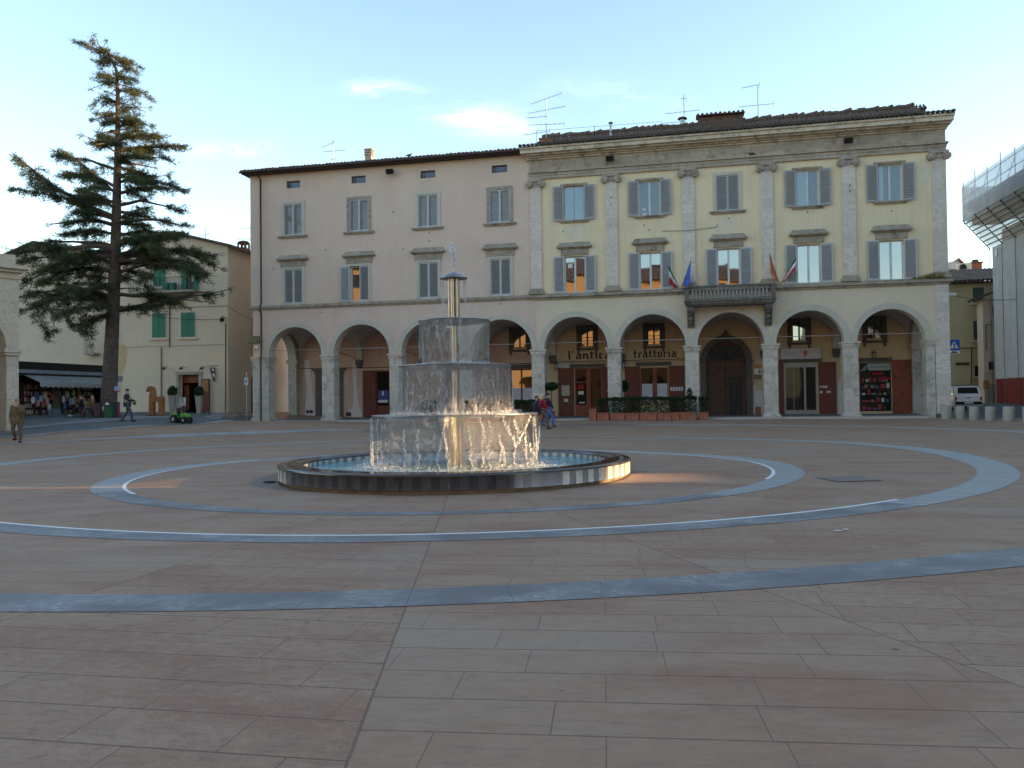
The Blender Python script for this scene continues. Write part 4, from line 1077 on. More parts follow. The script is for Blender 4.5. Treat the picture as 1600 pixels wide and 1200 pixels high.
MB().box(-.35, .3, -.097, -.09, -.2, -.16).build('small_lettering', 'rod', s_)
s_ = on_wall('shop_sign', 38.27, 3.38, 'pale green hi-fi shop sign with dark capital letters at the top of the shop window', 'sign', Dk - .02)
MB().box(-.60, .60, -.06, 0, -.2, .2).build('sign_panel', simple('sign_green', (.33, .42, .40), .5, var=.05, bump=0), s_)
shift(text_mesh('HI-FI STEREO', .21, .005), 0, -.065, -.08, .86).build('lettering', 'black', s_)
MB().prism([(-1.05, -.22), (-.97, -.22), (-.62, .12), (-.62, .2)], 'y', -.04, -.01).prism([(-.9, -.22), (-.82, -.22), (-.62, -.03), (-.62, .05)], 'y', -.04, -.01).build('sign_stripes', 'rod', s_)
# restaurant lettering, black-letter strokes on the wall
def strokes(letters, s=1.0):
    mb = MB(); x = 0
    W = .085
    def vert(x, z0, z1): # vertical pen stroke with diamond ends
        mb.prism([(x - W / 2, z0 + .05), (x, z0), (x + W / 2, z0 + .05), (x + W / 2, z1 - .05), (x, z1), (x - W / 2, z1 - .05)], 'y', -.02, 0)
    def diag(x0, z0, x1, z1, w=.045): mb.prism([(x0, z0 - w), (x0 + .02, z0 + w), (x1, z1 + w), (x1 - .02, z1 - w)], 'y', -.018, -.001)
    def dia(x, z, r=.055): mb.prism([(x - r, z), (x, z - r), (x + r, z), (x, z + r)], 'y', -.022, -.002)
    H = .36
    for ch in letters:
        if ch == 'l': vert(x + .06, 0, .58); dia(x + .12, .03, .045); x += .17
        elif ch == "'": mb.prism([(x, .46), (x + .07, .58), (x + .1, .5), (x + .04, .40)], 'y', -.02, 0); x += .2
        elif ch == ' ': x += .16
        elif ch == 'a': vert(x + .07, .0, .22); vert(x + .23, 0, H); diag(x + .05, .20, x + .22, .26); diag(x + .06, .34, x + .22, .34, .03); diag(x + .07, .03, x + .22, .06, .03); dia(x + .29, .03, .045); x += .35
        elif ch == 'n': vert(x + .06, 0, H); vert(x + .23, 0, H); diag(x + .06, .29, x + .22, .33); dia(x + .02, .32, .04); dia(x + .29, .03, .045); x += .35
        elif ch == 't': vert(x + .09, 0, .50); mb.box(x, x + .21, -.019, -.001, .31, .36); dia(x + .16, .03, .045); x += .25
        elif ch == 'i': vert(x + .07, 0, H); dia(x + .07, .47, .05); dia(x + .13, .03, .04); x += .18
        elif ch == 'c': vert(x + .07, 0.0, H); diag(x + .07, .33, x + .22, .33, .035); diag(x + .07, .03, x + .22, .05, .035); x += .28
        elif ch == 'r': vert(x + .07, 0, H); dia(x + .2, .31, .06); diag(x + .08, .28, x + .2, .33, .03); dia(x + .12, .03, .04); x += .27
        elif ch == 'o': vert(x + .07, 0.0, H); vert(x + .23, 0, H); diag(x + .07, .33, x + .22, .35, .03); diag(x + .07, .02, x + .22, .03, .03); x += .33
    mb.v = [(v[0] * s, v[1], v[2] * s) for v in mb.v]; mb.w = x * s
    return mb
for word, u0, u1, lab in (("l'antica", 19.62, 22.42, 'black-letter words l\'antica painted dark on the wall over the restaurant entrance'), ('trattoria', 23.80, 26.52, 'black-letter word trattoria painted dark on the wall over the curtained window')):
    mb = strokes(word); k_ = (u1 - u0) / mb.w
    mb.v = [(v[0] * k_, v[1], v[2] * 1.02) for v in mb.v]
    o = mb.build('wall_lettering', 'letters'); o.location = FW(u0, Dk - .004, 4.24); o.rotation_euler = (0, 0, FANG); tag(o, lab, 'lettering')
# plates beside the portal
for z0, z1, mt, lab in ((3.46, 3.68, simple('brass', (.32, .17, .04), .4, .4), 'small brass-coloured plate, topmost of three beside the portal'), (3.09, 3.42, 'white_board', 'white plate with small red mark, middle of three beside the portal'), (2.76, 3.04, simple('plate_brown', (.16, .13, .09), .6), 'dull brown plate, lowest of three beside the portal')):
    o = on_wall('wall_plate', 31.34, (z0 + z1) / 2, lab, 'plate', Dk - .005)
    MB().box(-.22, .22, -.03, 0, -(z1 - z0) / 2, (z1 - z0) / 2).build('plate', mt, o)
    if mt == 'white_board': MB().box(.05, .17, -.036, -.03, -.1, .06).build('red_mark', 'red_cloth', o)
o = on_wall('notice', 31.12, 2.28, 'small white paper notice taped beside the portal', 'notice', Dk - .005); MB().box(-.07, .07, -.015, 0, -.1, .1).build('paper', 'white_board', o)
o = on_wall('gas_hatch', 31.33, .9, 'small orange-brown hatch low on the wall right of the portal', 'hatch', Dk - .005); MB().box(-.17, .17, -.03, 0, -.28, .2).build('cover', 'orange_wood', o); MB().box(-.13, .13, -.036, -.03, -.24, .16).build('inset', 'terracotta', o)
o = on_wall('menu_board', 19.45, 2.25, 'framed cream menu sheet fixed on the left red door leaf', 'menu board', Dk - .1)
MB().box(-.29, .29, -.03, 0, -.37, .37).build('frame', 'brown_wood', o); MB().box(-.25, .25, -.036, -.03, -.33, .33).build('sheet', simple('cream_paper', (.45, .43, .33), .8, bump=0), o)
for k in range(7): MB().box(-.18, .18 - .03 * (k % 3), -.04, -.037, .25 - k * .08, .26 - k * .08).build('menu_line', 'letters', o)
o = on_wall('notice', 19.47, 1.62, 'small white card below the cream menu sheet on the red door leaf', 'notice', Dk - .1); MB().box(-.13, .13, -.02, 0, -.1, .1).build('card', 'white_board', o)
o = on_wall('notice', 22.3, 2.2, 'small white arrow card near the pillar at the restaurant entrance', 'notice', Dk - .11); MB().box(-.17, .17, -.02, 0, -.07, .07).build('card', 'white_board', o)
o = on_wall('street_plate', 26.45, 2.25, 'row of small white cards on the red leaf right of the lace curtains', 'notice', Dk - .11)
for k in range(5): MB().box(-.38 + k * .16, -.25 + k * .16, -.02, 0, -.12, .12).build('card', 'white_board', o)
for u, lab in ((18.88, 'small iron lantern hanging left of the restaurant entrance'), (23.2, 'small iron lantern hanging between restaurant door and curtained window'), (37.95, 'small brass lantern over the hi-fi shop window')):
    o = on_wall('lantern', u, 3.95 if u < 30 else 4.22, lab, 'lantern', Dk - .02)
    MB().tube([(0, 0, .15), (0, -.25, .18), (0, -.28, .1)], .015, 5).build('bracket', 'iron', o)
    lm = MB().tube([(0, -.28, .1), (0, -.28, .0)], [.02, .13], 6).tube([(0, -.28, -.32), (0, -.28, -.36)], [.1, .1], 6)
    for k in range(6): lm.tube([(.12 * math.cos(k * PI / 3), -.28 + .12 * math.sin(k * PI / 3), 0), (.09 * math.cos(k * PI / 3), -.28 + .09 * math.sin(k * PI / 3), -.33)], .01, 4)
    lm.build('frame', 'iron', o); MB().tube([(0, -.28, -.02), (0, -.28, -.3)], [.1, .075], 6).build('glass', 'cream_paper' if 'cream_paper' in MAT else bpy.data.materials['cream_paper'], o)

# ---- balcony (part of the yellow palazzo)
BU0, BU1, BO = 27.15, 31.95, .98
bm_ = MB().box(BU0 - .06, BU1 + .06, -BO - .06, -.23, 6.98, 7.06).box(BU0, BU1, -BO, -.11, 6.84, 6.98).box(BU0 + .08, BU1 - .08, -BO + .08, -.11, 6.76, 6.84)
bo = bm_.build('balcony', 'dark_stone', yellow)
MB().box(BU0, BU1, -BO, -BO + .2, 7.06, 7.14).box(BU0, BU0 + .2, -BO + .2, -.23, 7.06, 7.14).box(BU1 - .2, BU1, -BO + .2, -.23, 7.06, 7.14).build('plinth', 'dark_stone', bo)
MB().box(BU0 - .04, BU1 + .04, -BO - .04, -BO + .22, 7.76, 7.86).box(BU0 - .04, BU0 + .22, -BO + .22, -.23, 7.76, 7.86).box(BU1 - .22, BU1 + .04, -BO + .22, -.23, 7.76, 7.86).build('handrail', 'dark_stone', bo)
bal = MB(); prof = [(.055, 0), (.06, .04), (.035, .07), (.075, .17), (.085, .24), (.06, .34), (.03, .45), (.04, .52), (.055, .55), (.055, .62)]
bal.lathe(prof, 10)
b0 = bal.build('baluster', simple('baluster_stone', (.27, .26, .23), .85, var=.3, sc=3, dirt=(.08, .08, .07), dirtamt=.8), bo); b0.location = (BU0 + .42, -BO + .1, 7.14)
N_ = 21; firstb = True
pos = [(BU0 + .42 + (BU1 - BU0 - .84) * k / (N_ - 1), -BO + .1) for k in range(N_)] + [(u, -BO + .1 + .2 + k * .18) for u in (BU0 + .1, BU1 - .1) for k in range(3)]
for p in pos[1:]:
    b = b0.copy(); COL.objects.link(b); b.parent = bo; b.location = (p[0], p[1], 7.14)
for u in (BU0 + .1, BU1 - .1): MB().box(u - .12, u + .12, -BO - .01, -BO + .2, 7.14, 7.76).build('pier', 'dark_stone', bo)
for u in (27.45, 31.62):
    pts = [(-.02, 6.76), (-.80, 6.76), (-.82, 6.60), (-.74, 6.45), (-.55, 6.38), (-.42, 6.25), (-.36, 6.05), (-.26, 5.9), (-.2, 5.72), (-.02, 5.62)]
    c_ = MB().prism(pts, 'x', u - .20, u + .20).build('console', 'dark_stone', bo)
    MB().box(u - .14, u + .14, -.16, -.02, 5.62, 6.1).ico((u, -.5, 6.42), .2, 2, (.9, .8, .8)).ico((u, -.34, 6.1), .17, 2, (.9, .8, .9)).ico((u, -.28, 5.86), .12, 2).build('carving', 'dark_stone', c_)
# moss and weeds on the string course at the right corner
wd = MB(); rs = random.Random(2)
for k in range(420):
    u = 40.6 - abs(rs.gauss(0, .75)); h = rs.uniform(.05, .36) * math.exp(-((40.2 - u) / 1.3) ** 2)
    a = rs.uniform(0, 2 * PI); y = rs.uniform(-.26, -.12); x2 = u + .1 * math.cos(a); 
    wd.add([(u - .018, y, STR + .08), (u + .018, y, STR + .08), (x2, y + .06 * math.sin(a), STR + .08 + h)], [(0, 1, 2)])
tag(wd.build('weeds', 'weeds', recalc=False), 'dry yellowish weeds growing on the ledge at the right corner of the cream palazzo', 'weeds'); wo_ = bpy.data.objects['weeds']; wo_.location = (FX, FY, 0); wo_.rotation_euler = (0, 0, FANG)

# ---- floodlights
def floodlight(u, d, z, label, tilt=25):
    o = empty('floodlight', FW(u, d, z), FANG, label, 'floodlight')
    M = Matrix.Rotation(R(tilt), 4, 'X')
    MB().box(-.2, .2, -.16, .0, -.13, .13, M).box(-.23, .23, -.19, -.16, -.16, .16, M).build('housing', 'black', o)
    MB().box(-.18, .18, -.2, -.191, -.11, .11, M).build('lens', 'pane_shop', o)
    MB().tube([(-.24, 0, 0), (-.24, .2, 0), (.24, .2, 0), (.24, 0, 0)], .015, 5).build('bracket', 'iron', o)
floodlight(9.65, -.35, 15.75, 'black floodlight under the eaves of the pink palazzo')
floodlight(23.05, -.40, 15.5, 'black floodlight on the frieze above the second pilaster from the left')
floodlight(35.9, -.40, 15.5, 'black floodlight on the frieze above the fifth pilaster, towards the right end')
o = empty('security_camera', FW(.55, -.2, 5.15), FANG, 'small white dome camera on the left corner pier of the pink palazzo', 'camera')
MB().ico((0, -.12, 0), .12, 2).build('dome', 'white_board', o); MB().box(-.1, .1, -.1, .06, .08, .16).build('mount', 'white_board', o); MB().ico((0, -.2, -.03), .05, 1).build('lens', 'black', o)
MB().box(.0, .62, -.12, 0, 5.6, 5.95).box(-.12, .66, -.2, 0, 5.48, 5.6).build('corner_bracket', 'mossy', pink)

# ---- chimneys, vents, antennas
def antenna(name_loc, h, arms, label, rz=0, group='television antennas on the roofs'):
    o = empty('antenna', name_loc, rz, label, 'antenna', group)
    MB().tube([(0, 0, -.3), (0, 0, h)], .026, 6).build('mast', 'galv', o)
    for (z, l0, l1, rise, n) in arms:
        m_ = MB(); m_.tube([(-l0, 0, z - rise / 2), (l1, 0, z + rise / 2)], .015, 5)
        for k in range(n):
            t_ = k / max(1, n - 1); x = -l0 + (l1 + l0) * t_; m_.tube([(x, -.25, z - rise / 2 + rise * t_), (x, .25, z - rise / 2 + rise * t_)], .007, 4)
        m_.tube([(l1, 0, z + rise / 2 - .22), (l1, 0, z + rise / 2 + .22)], .01, 4)
        m_.build('yagi_arm', 'galv', o)
antenna(FW(18.9, 2.2, 17.2), 3.1, [(3.05, .9, 1.0, .5, 8), (2.35, 1.1, 1.2, .25, 10), (1.95, 1.2, .05, .0, 8), (1.45, 1.2, 1.1, -.1, 9), (.95, 1.5, .2, .1, 8), (.75, 0.1, 1.4, -.1, 8), (.35, 1.2, .9, .05, 8)], 'tall antenna mast with many crossed arms at the left end of the yellow palazzo roof', FANG)
antenna(FW(27.2, 3.4, 18.2), 2.0, [(.9, 1.1, .9, .05, 8), (.3, 1.3, .1, 0, 6), (1.7, .15, .15, 0, 2)], 'antenna with two level arms rising from the round flue near the dormer', FANG)
antenna(FW(31.6, 4.4, 18.1), 2.6, [(1.35, 1.1, .9, .02, 10), (2.55, .9, .1, .12, 6)], 'tall thin antenna right of the dormer on the yellow palazzo', FANG)
antenna(FW(3.9, 4.0, 17.6), 1.9, [(1.1, .7, .9, 0, 8), (1.55, .9, .1, .35, 6), (.55, .2, .2, 0, 3)], 'antenna on the pink palazzo roof left of the brick chimney', FANG)
o = empty('chimney', FW(6.75, 3.4, 17.2), FANG, 'square masonry chimney with slotted cap on the pink palazzo roof', 'chimney')
MB().box(-.22, .22, -.22, .22, -.4, .75).build('stack', 'capital_stone', o)
cm = MB()
for k in range(3): cm.box(-.27, .27, -.27, .27, .78 + k * .17, .86 + k * .17)
cm.box(-.18, .18, -.18, .18, .75, 1.2); cm.build('cap', 'capital_stone', o)
for u, d, z, h, lab in ((22.9, 1.8, 17.4, .8, 'slim metal flue with a small cap on the yellow palazzo roof'), (27.1, 3.3, 17.5, 1.1, 'thick pale round flue beside the dormer')):
    o = empty('roof_flue', FW(u, d, z), FANG, lab, 'flue'); rr_ = .07 if u < 25 else .15
    MB().tube([(0, 0, -.3), (0, 0, h)], rr_, 10).build('pipe', 'galv', o); MB().tube([(0, 0, h + .02), (0, 0, h + .1)], [rr_ * 2, rr_ * 1.7], 10).build('cap', 'eave_wood', o)
o = empty('chimney', FW(18.95, 2.1, 17.3), FANG, 'low brick stub chimney at the foot of the tall antenna mast', 'chimney')
MB().box(-.4, .4, -.3, .3, -.3, .32).build('stack', 'terracotta', o); MB().box(-.46, .46, -.36, .36, .32, .40).build('slab', 'dark_stone', o)

# ---- flags
def flag(u, z, du, dz, cloth, label, fw=.32, L=1.5):
    o = empty('flag', FW(u, -.25, z), FANG, label, 'flag')
    n = math.hypot(du, dz); MB().tube([(0, .15, -.05), (du, -.35, dz)], .016, 6).build('pole', 'brown_wood', o)
    S = 14; m_ = {}
    for band_, (a, b, mt) in enumerate(cloth):
        mb = MB(); vs = []; K = 4
        for i in range(S + 1):
            t_ = i / S
            for k in range(K + 1):
                q = a + (b - a) * k / K
                f_ = 1 - .80 * t_; sg = -1 if du > 0 else 1
                hang = dz * f_ * .82 * (.25 + .75 * min(1, fw * 2.2)) + .12
                vs.append((du * f_ * (1 - .12 * q) , .15 - .5 * f_ + .05 * math.sin(q * 7 + t_ * 9), dz * f_ - q * hang))
        mb.add(vs, [(i * (K + 1) + k, i * (K + 1) + k + 1, (i + 1) * (K + 1) + k + 1, (i + 1) * (K + 1) + k) for i in range(S) for k in range(K)], True)
        mb.build('cloth', mt, o, recalc=False)
cg, cw, cr_, cb, co_ = (simple('flag_' + n, c, .8, var=.12, sc=6, bump=0) for n, c in (('green', (.02, .17, .06)), ('white', (.6, .6, .6)), ('red', (.42, .02, .03)), ('blue', (.06, .12, .48)), ('orange', (.55, .17, .06))))
flag(26.85, STR + .12, -.60, 1.25, [(0, .25, cg), (.25, .6, cw), (.6, 1.0, cr_)], 'italian tricolour hanging from the left pole of the left pair', .42)
flag(26.95, STR + .12, .55, 1.45, [(0, 1.0, cb)], 'blue flag on the right pole of the left pair beside the balcony', .42)
flag(32.25, STR + .12, -.55, 1.65, [(0, .8, co_)], 'orange flag on the left pole of the right pair beside the balcony', .40)
flag(32.3, STR + .12, .80, 1.35, [(0, .2, cg), (.2, .45, cw), (.45, .7, cr_)], 'italian tricolour on the right pole of the right pair, cloth mostly furled', .30)

# ---- planters with hedge in front of the restaurant
def leafball(mb, c, sx, sy, sz, n, rs, s=.07):
    for k in range(n):
        a, b = rs.uniform(0, 2 * PI), rs.uniform(-1, 1); rr = (rs.uniform(.25, 1)) ** .4
        q = math.sqrt(1 - b * b)
        p = Vector((c[0] + sx * rr * q * math.cos(a), c[1] + sy * rr * q * math.sin(a), c[2] + sz * rr * b))
        d1 = Vector((rs.gauss(0, 1), rs.gauss(0, 1), rs.gauss(0, 1))).normalized(); d2 = d1.orthogonal().normalized()
        L = s * rs.uniform(.6, 1.3)
        mb.add([p - d1 * L, p + d2 * L * .45, p + d1 * L, p - d2 * L * .45], [(0, 1, 2, 3)])
def hedge_box(w, dpt, z0, z1, n, rs):
    mb = MB()
    for k in range(n):
        x = rs.uniform(-w / 2, w / 2); y = rs.uniform(-dpt / 2, dpt / 2); top = z1 + .07 * mn.noise(Vector((x * 3, y * 3, w * 7)))
        z = rs.uniform(z0, top) if rs.random() < .6 else top - rs.random() ** 2 * .15
        p = Vector((x, y, z)); d1 = Vector((rs.gauss(0, 1), rs.gauss(0, 1), rs.gauss(0, .8))).normalized(); d2 = d1.orthogonal().normalized(); L = .055 * rs.uniform(.6, 1.4)
        mb.add([p - d1 * L, p + d2 * L * .5, p + d1 * L, p - d2 * L * .5], [(0, 1, 2, 3)])
    return mb
rs = random.Random(21)
def planter(u, off, w, h, top, label, square=False, group='terracotta planters in front of the restaurant'):
    base = FW(u, off); base.z = g_mesh(base.x, base.y) + .01
    o = empty('planter', base, FANG + rs.uniform(-.02, .02), label, 'planter', group)
    d2 = .26 if not square else w / 2 * .95
    t_ = .04
    pm = MB(); w2_ = w / 2
    M = None
    for (x0, x1, y0, y1) in ((-w2_, w2_, -d2, -d2 + t_), (-w2_, w2_, d2 - t_, d2), (-w2_, -w2_ + t_, -d2 + t_, d2 - t_), (w2_ - t_, w2_, -d2 + t_, d2 - t_)): pm.box(x0, x1, y0, y1, 0, h)
    pm.box(-w2_ - .02, w2_ + .02, -d2 - .02, -d2, h - .07, h + .01).box(-w2_ - .02, w2_ + .02, d2, d2 + .02, h - .07, h + .01).box(-w2_ + t_, w2_ - t_, -d2 + t_, d2 - t_, 0, h - .08)
    pm.build('pot', 'terracotta', o)
    if top: hedge_box(w * 1.06, d2 * 2.2, h - .05, top, int(900 * w + 300), rs).build('hedge', 'hedge', o, recalc=False)
pl_ = [(1052, 1066, .62), (976, 0, 0)]
# widths read from the photograph, metres along the facade
for k, (a, b, h, top, lab) in enumerate([(21.75, 22.15, .62, None, 'tall narrow terracotta pot at the left end of the row beside the restaurant entrance'),
        (22.2, 22.85, .42, 1.22, 'rounded-looking darker planter just right of the tall narrow pot'),
        (22.95, 23.75, .40, 1.25, 'terracotta trough, third in the row, under the lighter green hedge'),
        (23.80, 24.52, .40, 1.28, 'terracotta trough under the left half of the curtained window'),
        (24.58, 25.52, .42, 1.28, 'widest terracotta trough under the right half of the curtained window'),
        (25.57, 26.30, .40, 1.27, 'terracotta trough just left of the narrow square planter'),
        (26.34, 26.74, .42, 1.27, 'narrow square planter between two troughs'),
        (26.79, 27.66, .42, 1.30, 'terracotta trough in front of the pillar left of the portal'),
        (27.82, 28.30, .42, 1.25, 'small tapered planter at the right end of the row before the portal')]):
    planter((a + b) / 2, -.95, b - a, h, top, lab, group='terracotta planters in front of the restaurant')
planter(19.0, -.9, .75, .48, 1.25, 'single large planter left of the restaurant entrance', group='terracotta planters in front of the restaurant')
for u, lab in ((14.9, 'hedge trough seen through the water left of the walking group'), (16.0, 'hedge trough behind the water curtain below the large window'), (17.1, 'hedge trough nearest the pillar left of the walking group'), (18.0, 'hedge trough directly behind the walking group'), (12.2, 'dark hedge trough seen behind the fountain column')):
    planter(u, -.9, 1.0, .42, 1.2, lab)
# round topiary left of the entrance
b_ = FW(19.35, .3); b_.z = PZ
o = empty('topiary', b_, 0, 'ball-shaped topiary on a thin stem left of the restaurant entrance', 'topiary')
MB().tube([(0, 0, .0), (0, 0, 1.6)], .03, 6).build('stem', 'bark', o); lb = MB(); leafball(lb, (0, 0, 1.85), .42, .36, .24, 1300, rs, .07); lb.build('crown', 'hedge', o, recalc=False); MB().tube([(0, 0, 0), (0, 0, .4)], [.16, .2], 12).build('pot', 'terracotta', o)
b_ = FW(23.35, 3.2); b_.z = PZ
o = empty('topiary', b_, 0, 'small dark topiary half hidden behind the pillar right of the entrance', 'topiary')
MB().tube([(0, 0, .0), (0, 0, 1.6)], .03, 6).build('stem', 'bark', o); lb = MB(); leafball(lb, (0, 0, 1.85), .26, .26, .34, 1200, rs, .06); lb.build('crown', 'hedge', o, recalc=False); MB().tube([(0, 0, 0), (0, 0, .4)], [.16, .2], 12).build('pot', 'terracotta', o)
# tall sprig above the hedge
b_ = FW(27.3, -.95); b_.z = g_mesh(b_.x, b_.y) + .5
lb = MB(); leafball(lb, (0, 0, 1.0), .16, .12, .28, 220, rs, .06); lb.tube([(0, 0, 0), (0, 0, 1.1)], .012, 5)
o = lb.build('shrub', 'hedge', recalc=False); o.location = b_; tag(o, 'taller sprig standing out of the hedge before the portal pillar', 'shrub')

rs = random.Random(66)
for k, (u, z) in enumerate([(5.2, 11.2), (9.7, 13.3), (12.0, 11.4), (12.0, 11.9), (14.1, 9.2), (16.4, 7.4), (4.9, 7.3), (10.3, 11.0), (1.6, 10.2)]):
    MB().tube([(u, -.012, z), (u, .0, z)], .045, 8).build('putlog_hole', 'serena', pink)
for k, (u, z) in enumerate([(24.9, 11.6), (29.6, 11.7), (33.8, 11.8), (38.1, 11.6), (25.2, 11.3), (20.2, 11.5), (23.05, 12.9), (23.05, 13.3), (36.0, 12.8), (36.0, 13.1)]):
    MB().tube([(u, -.112 if abs(u - 23.05) < .1 or u == 36.0 else -.012, z), (u, .0, z)], .045, 8).build('putlog_hole', 'serena', yellow)
# pale repair patches and stains on the yellow front
for pts in ([(39.15, 13.0), (39.9, 12.85), (40.05, 13.6), (39.95, 14.3), (39.5, 14.1), (39.2, 13.6)], [(28.9, 10.95), (30.0, 10.95), (30.05, 11.75), (28.95, 11.8)], [(20.3, 10.95), (21.5, 10.95), (21.5, 11.9), (20.25, 11.8)]):
    MB().prism(pts, 'y', -.006, -.001).build('repair_patch', bpy.data.materials.get('pale_patch') or simple('pale_patch', (.60, .545, .41), .9, var=.08, sc=2), yellow)
MB().tube([(25.9, -.03, 11.2), (27.4, -.13, 11.12), (28.9, -.03, 11.25), (29.0, -.03, 11.4)], .012, 5).build('cable', 'iron', yellow)

# ------------------------------------------------------------------ fountain
FCX, FCY = -1.18, 17.4
fz = .0
fo_ = empty('fountain', (FCX, FCY, fz), 0, 'three-tier steel fountain with falling water curtains in a round striped marble basin', 'fountain')
fo_.rotation_euler = (0, R(-.25), 0)
def rim_material():
    m, t, out = newmat('rim_marble')
    co = t.new('ShaderNodeTexCoord').outputs['Object']
    x, y, z = t.sep(co)
    ang = t.m('ARCTAN2', y, x)
    s = t.m('FRACT', t.m('MULTIPLY', t.m('ADD', ang, 4), 72 / (2 * PI)))
    st = t.smooth(t.m('ABSOLUTE', t.m('SUBTRACT', s, .5)), .235, .265)
    n = t.noise(co, 3, 6, .7, .8); n2 = t.noise(co, 9, 4, .6)
    a = t.mix(t.smooth(n, .4, .65), (.20, .215, .225), (.30, .315, .32)); b = t.mix(t.smooth(n2, .35, .7), (.72, .71, .67), (.56, .56, .53))
    c = t.mix(st, a, b)
    # wet black staining on the side where the wind carries the water (camera side, left of centre)
    wn = t.noise(t.mapping(co, (2, 2, .3)), 2.2, 5, .7)
    sector = t.smooth(t.m('ABSOLUTE', t.m('ADD', ang, R(108))), R(46), R(34))
    streak = t.noise(t.comb(t.m('MULTIPLY', ang, 34), 0, t.m('MULTIPLY', z, 1.2)), 1.0, 5, .7)
    wet = t.m('MULTIPLY', sector, t.smooth(t.m('ADD', t.m('MULTIPLY', wn, .55), t.m('MULTIPLY', streak, .45)), .28, .40))
    c = t.mix(t.m('MULTIPLY', wet, .93), c, (.028, .028, .034))
    lime = t.noise(t.comb(t.m('MULTIPLY', ang, 90), 0, t.m('MULTIPLY', z, 2)), 1.0, 3, .6)
    c = t.mix(t.m('MULTIPLY', t.m('MULTIPLY', wet, t.smooth(lime, .62, .75)), .5), c, (.33, .33, .34))
    plain = t.m('MULTIPLY', t.smooth(t.m('ABSOLUTE', t.m('ADD', ang, R(68))), R(14), R(11)), .9)
    c = t.mix(t.m('MULTIPLY', plain, t.m('SUBTRACT', 1, wet)), c, t.mix(n2, (.17, .19, .22), (.33, .35, .38)))
    ft = t.m('MULTIPLY', t.smooth(z, .10, .04), t.smooth(n2, .3, .6))
    c = t.mix(t.m('MULTIPLY', ft, .8), c, (.09, .085, .04))
    finish(t, out, c, t.m('SUBTRACT', .45, t.m('MULTIPLY', wet, .25)), 0, n2, .08, .01, .5)
    return m
RO, RI = 3.59, 3.10
gz0 = .07
ped = MB().lathe([(RO - .07, gz0 - .2), (RO - .07, gz0 + .055), (RO - .02, gz0 + .06)], 120).build('plinth', simple('travertine', (.26, .21, .15), .8, var=.25, sc=6, dirt=(.05, .05, .035), dirtamt=.8), fo_)
bs = MB().lathe([(RO, gz0 + .062), (RO, .362), (RO + .012, .367)], 160).build('basin_wall', rim_material(), fo_)
MAT['dark_marble'] = simple('dark_marble', (.038, .038, .042), .12, var=.4, sc=4, bump=.04, spec=.6)
MB().lathe([(RO + .02, .368), (RO + .02, .395), (RO, .405), (RI, .405), (RI, .37)], 160).build('coping', 'dark_marble', bs)
MB().lathe([(RI + .01, .368), (RI + .01, .1)], 120).build('inner_wall', bpy.data.materials['rim_marble'], bs)
MB().lathe([(RI + .01, .12), (.05, .12)], 60).build('basin_floor', simple('basin_blue', (.10, .33, .42), .7, var=.2), bs)
def water_mat():
    m, t, out = newmat('pool_water')
    co = t.new('ShaderNodeTexCoord').outputs['Object']
    x, y, z = t.sep(co); r = t.m('SQRT', t.m('ADD', t.m('MULTIPLY', x, x), t.m('MULTIPLY', y, y)))
    n = t.m('ADD', t.noise(co, 7, 3, .6), t.m('MULTIPLY', t.noise(co, 22, 3, .6), .5))
    foam = t.m('MULTIPLY', t.smooth(t.m('ABSOLUTE', t.m('SUBTRACT', r, 1.85)), .75, .05), t.smooth(t.noise(co, 12, 5, .7), .42, .62))
    c = t.mix(foam, (.13, .31, .35), (.60, .68, .72))
    p = finish(t, out, c, t.m('ADD', .06, t.m('MULTIPLY', foam, .5)), 0, n, 1.0, .06, .5)
    return m
wm = MB(); NR, NA = 26, 90; v_ = []
for i in range(NR + 1):
    r_ = .1 + (RI - .1) * i / NR
    for k in range(NA):
        a = 2 * PI * k / NA; x, y = r_ * math.cos(a), r_ * math.sin(a)
        v_.append((x, y, .285 + .014 * mn.noise(Vector((x * 4, y * 4, 2))) + .035 * math.exp(-((r_ - 1.75) / .35) ** 2) * abs(mn.noise(Vector((x * 9, y * 9, 5))))))
wm.add(v_, [(i * NA + k, i * NA + (k + 1) % NA, (i + 1) * NA + (k + 1) % NA, (i + 1) * NA + k) for i in range(NR) for k in range(NA)], True)
wm.build('pool_water', water_mat(), fo_, recalc=False)
# steel column
Z3, Z2, Z1, ZC = 1.35, 2.36, 3.30, 4.22
cm = MB().tube([(0, 0, .1), (0, 0, Z3)], .085, 16)
for k in range(6):
    a = k * PI / 3 + .3; cm.tube([(.105 * math.cos(a), .105 * math.sin(a), .1), (.105 * math.cos(a), .105 * math.sin(a), Z3)], .036, 10)
cm.tube([(0, 0, Z3), (0, 0, Z1)], .062, 16)
for k in range(6):
    a = k * PI / 3 + .3; cm.tube([(.085 * math.cos(a), .085 * math.sin(a), Z1), (.085 * math.cos(a), .085 * math.sin(a), ZC)], .040, 12)
cm.tube([(0, 0, Z1), (0, 0, ZC)], .06, 12)
cm.build('column', 'steel', fo_)
for r_, z_, nm in ((1.73, Z3, 0), (1.18, Z2, 0), (.75, Z1, 0)):
    MB().lathe([(.05, z_ - .10), (r_ * .5, z_ - .075), (r_ * .96, z_ - .03), (r_, z_ - .02), (r_ + .005, z_), (r_ - .03, z_ + .004), (.05, z_ - .01)], 72).build('disc', 'steel_dark', fo_)
MB().lathe([(.02, ZC + .10), (.10, ZC + .085), (.22, ZC + .03), (.29, ZC - .02), (.285, ZC - .04), (.1, ZC - .03), (.02, ZC - .03)], 40).build('cap', 'steel_dark', fo_)
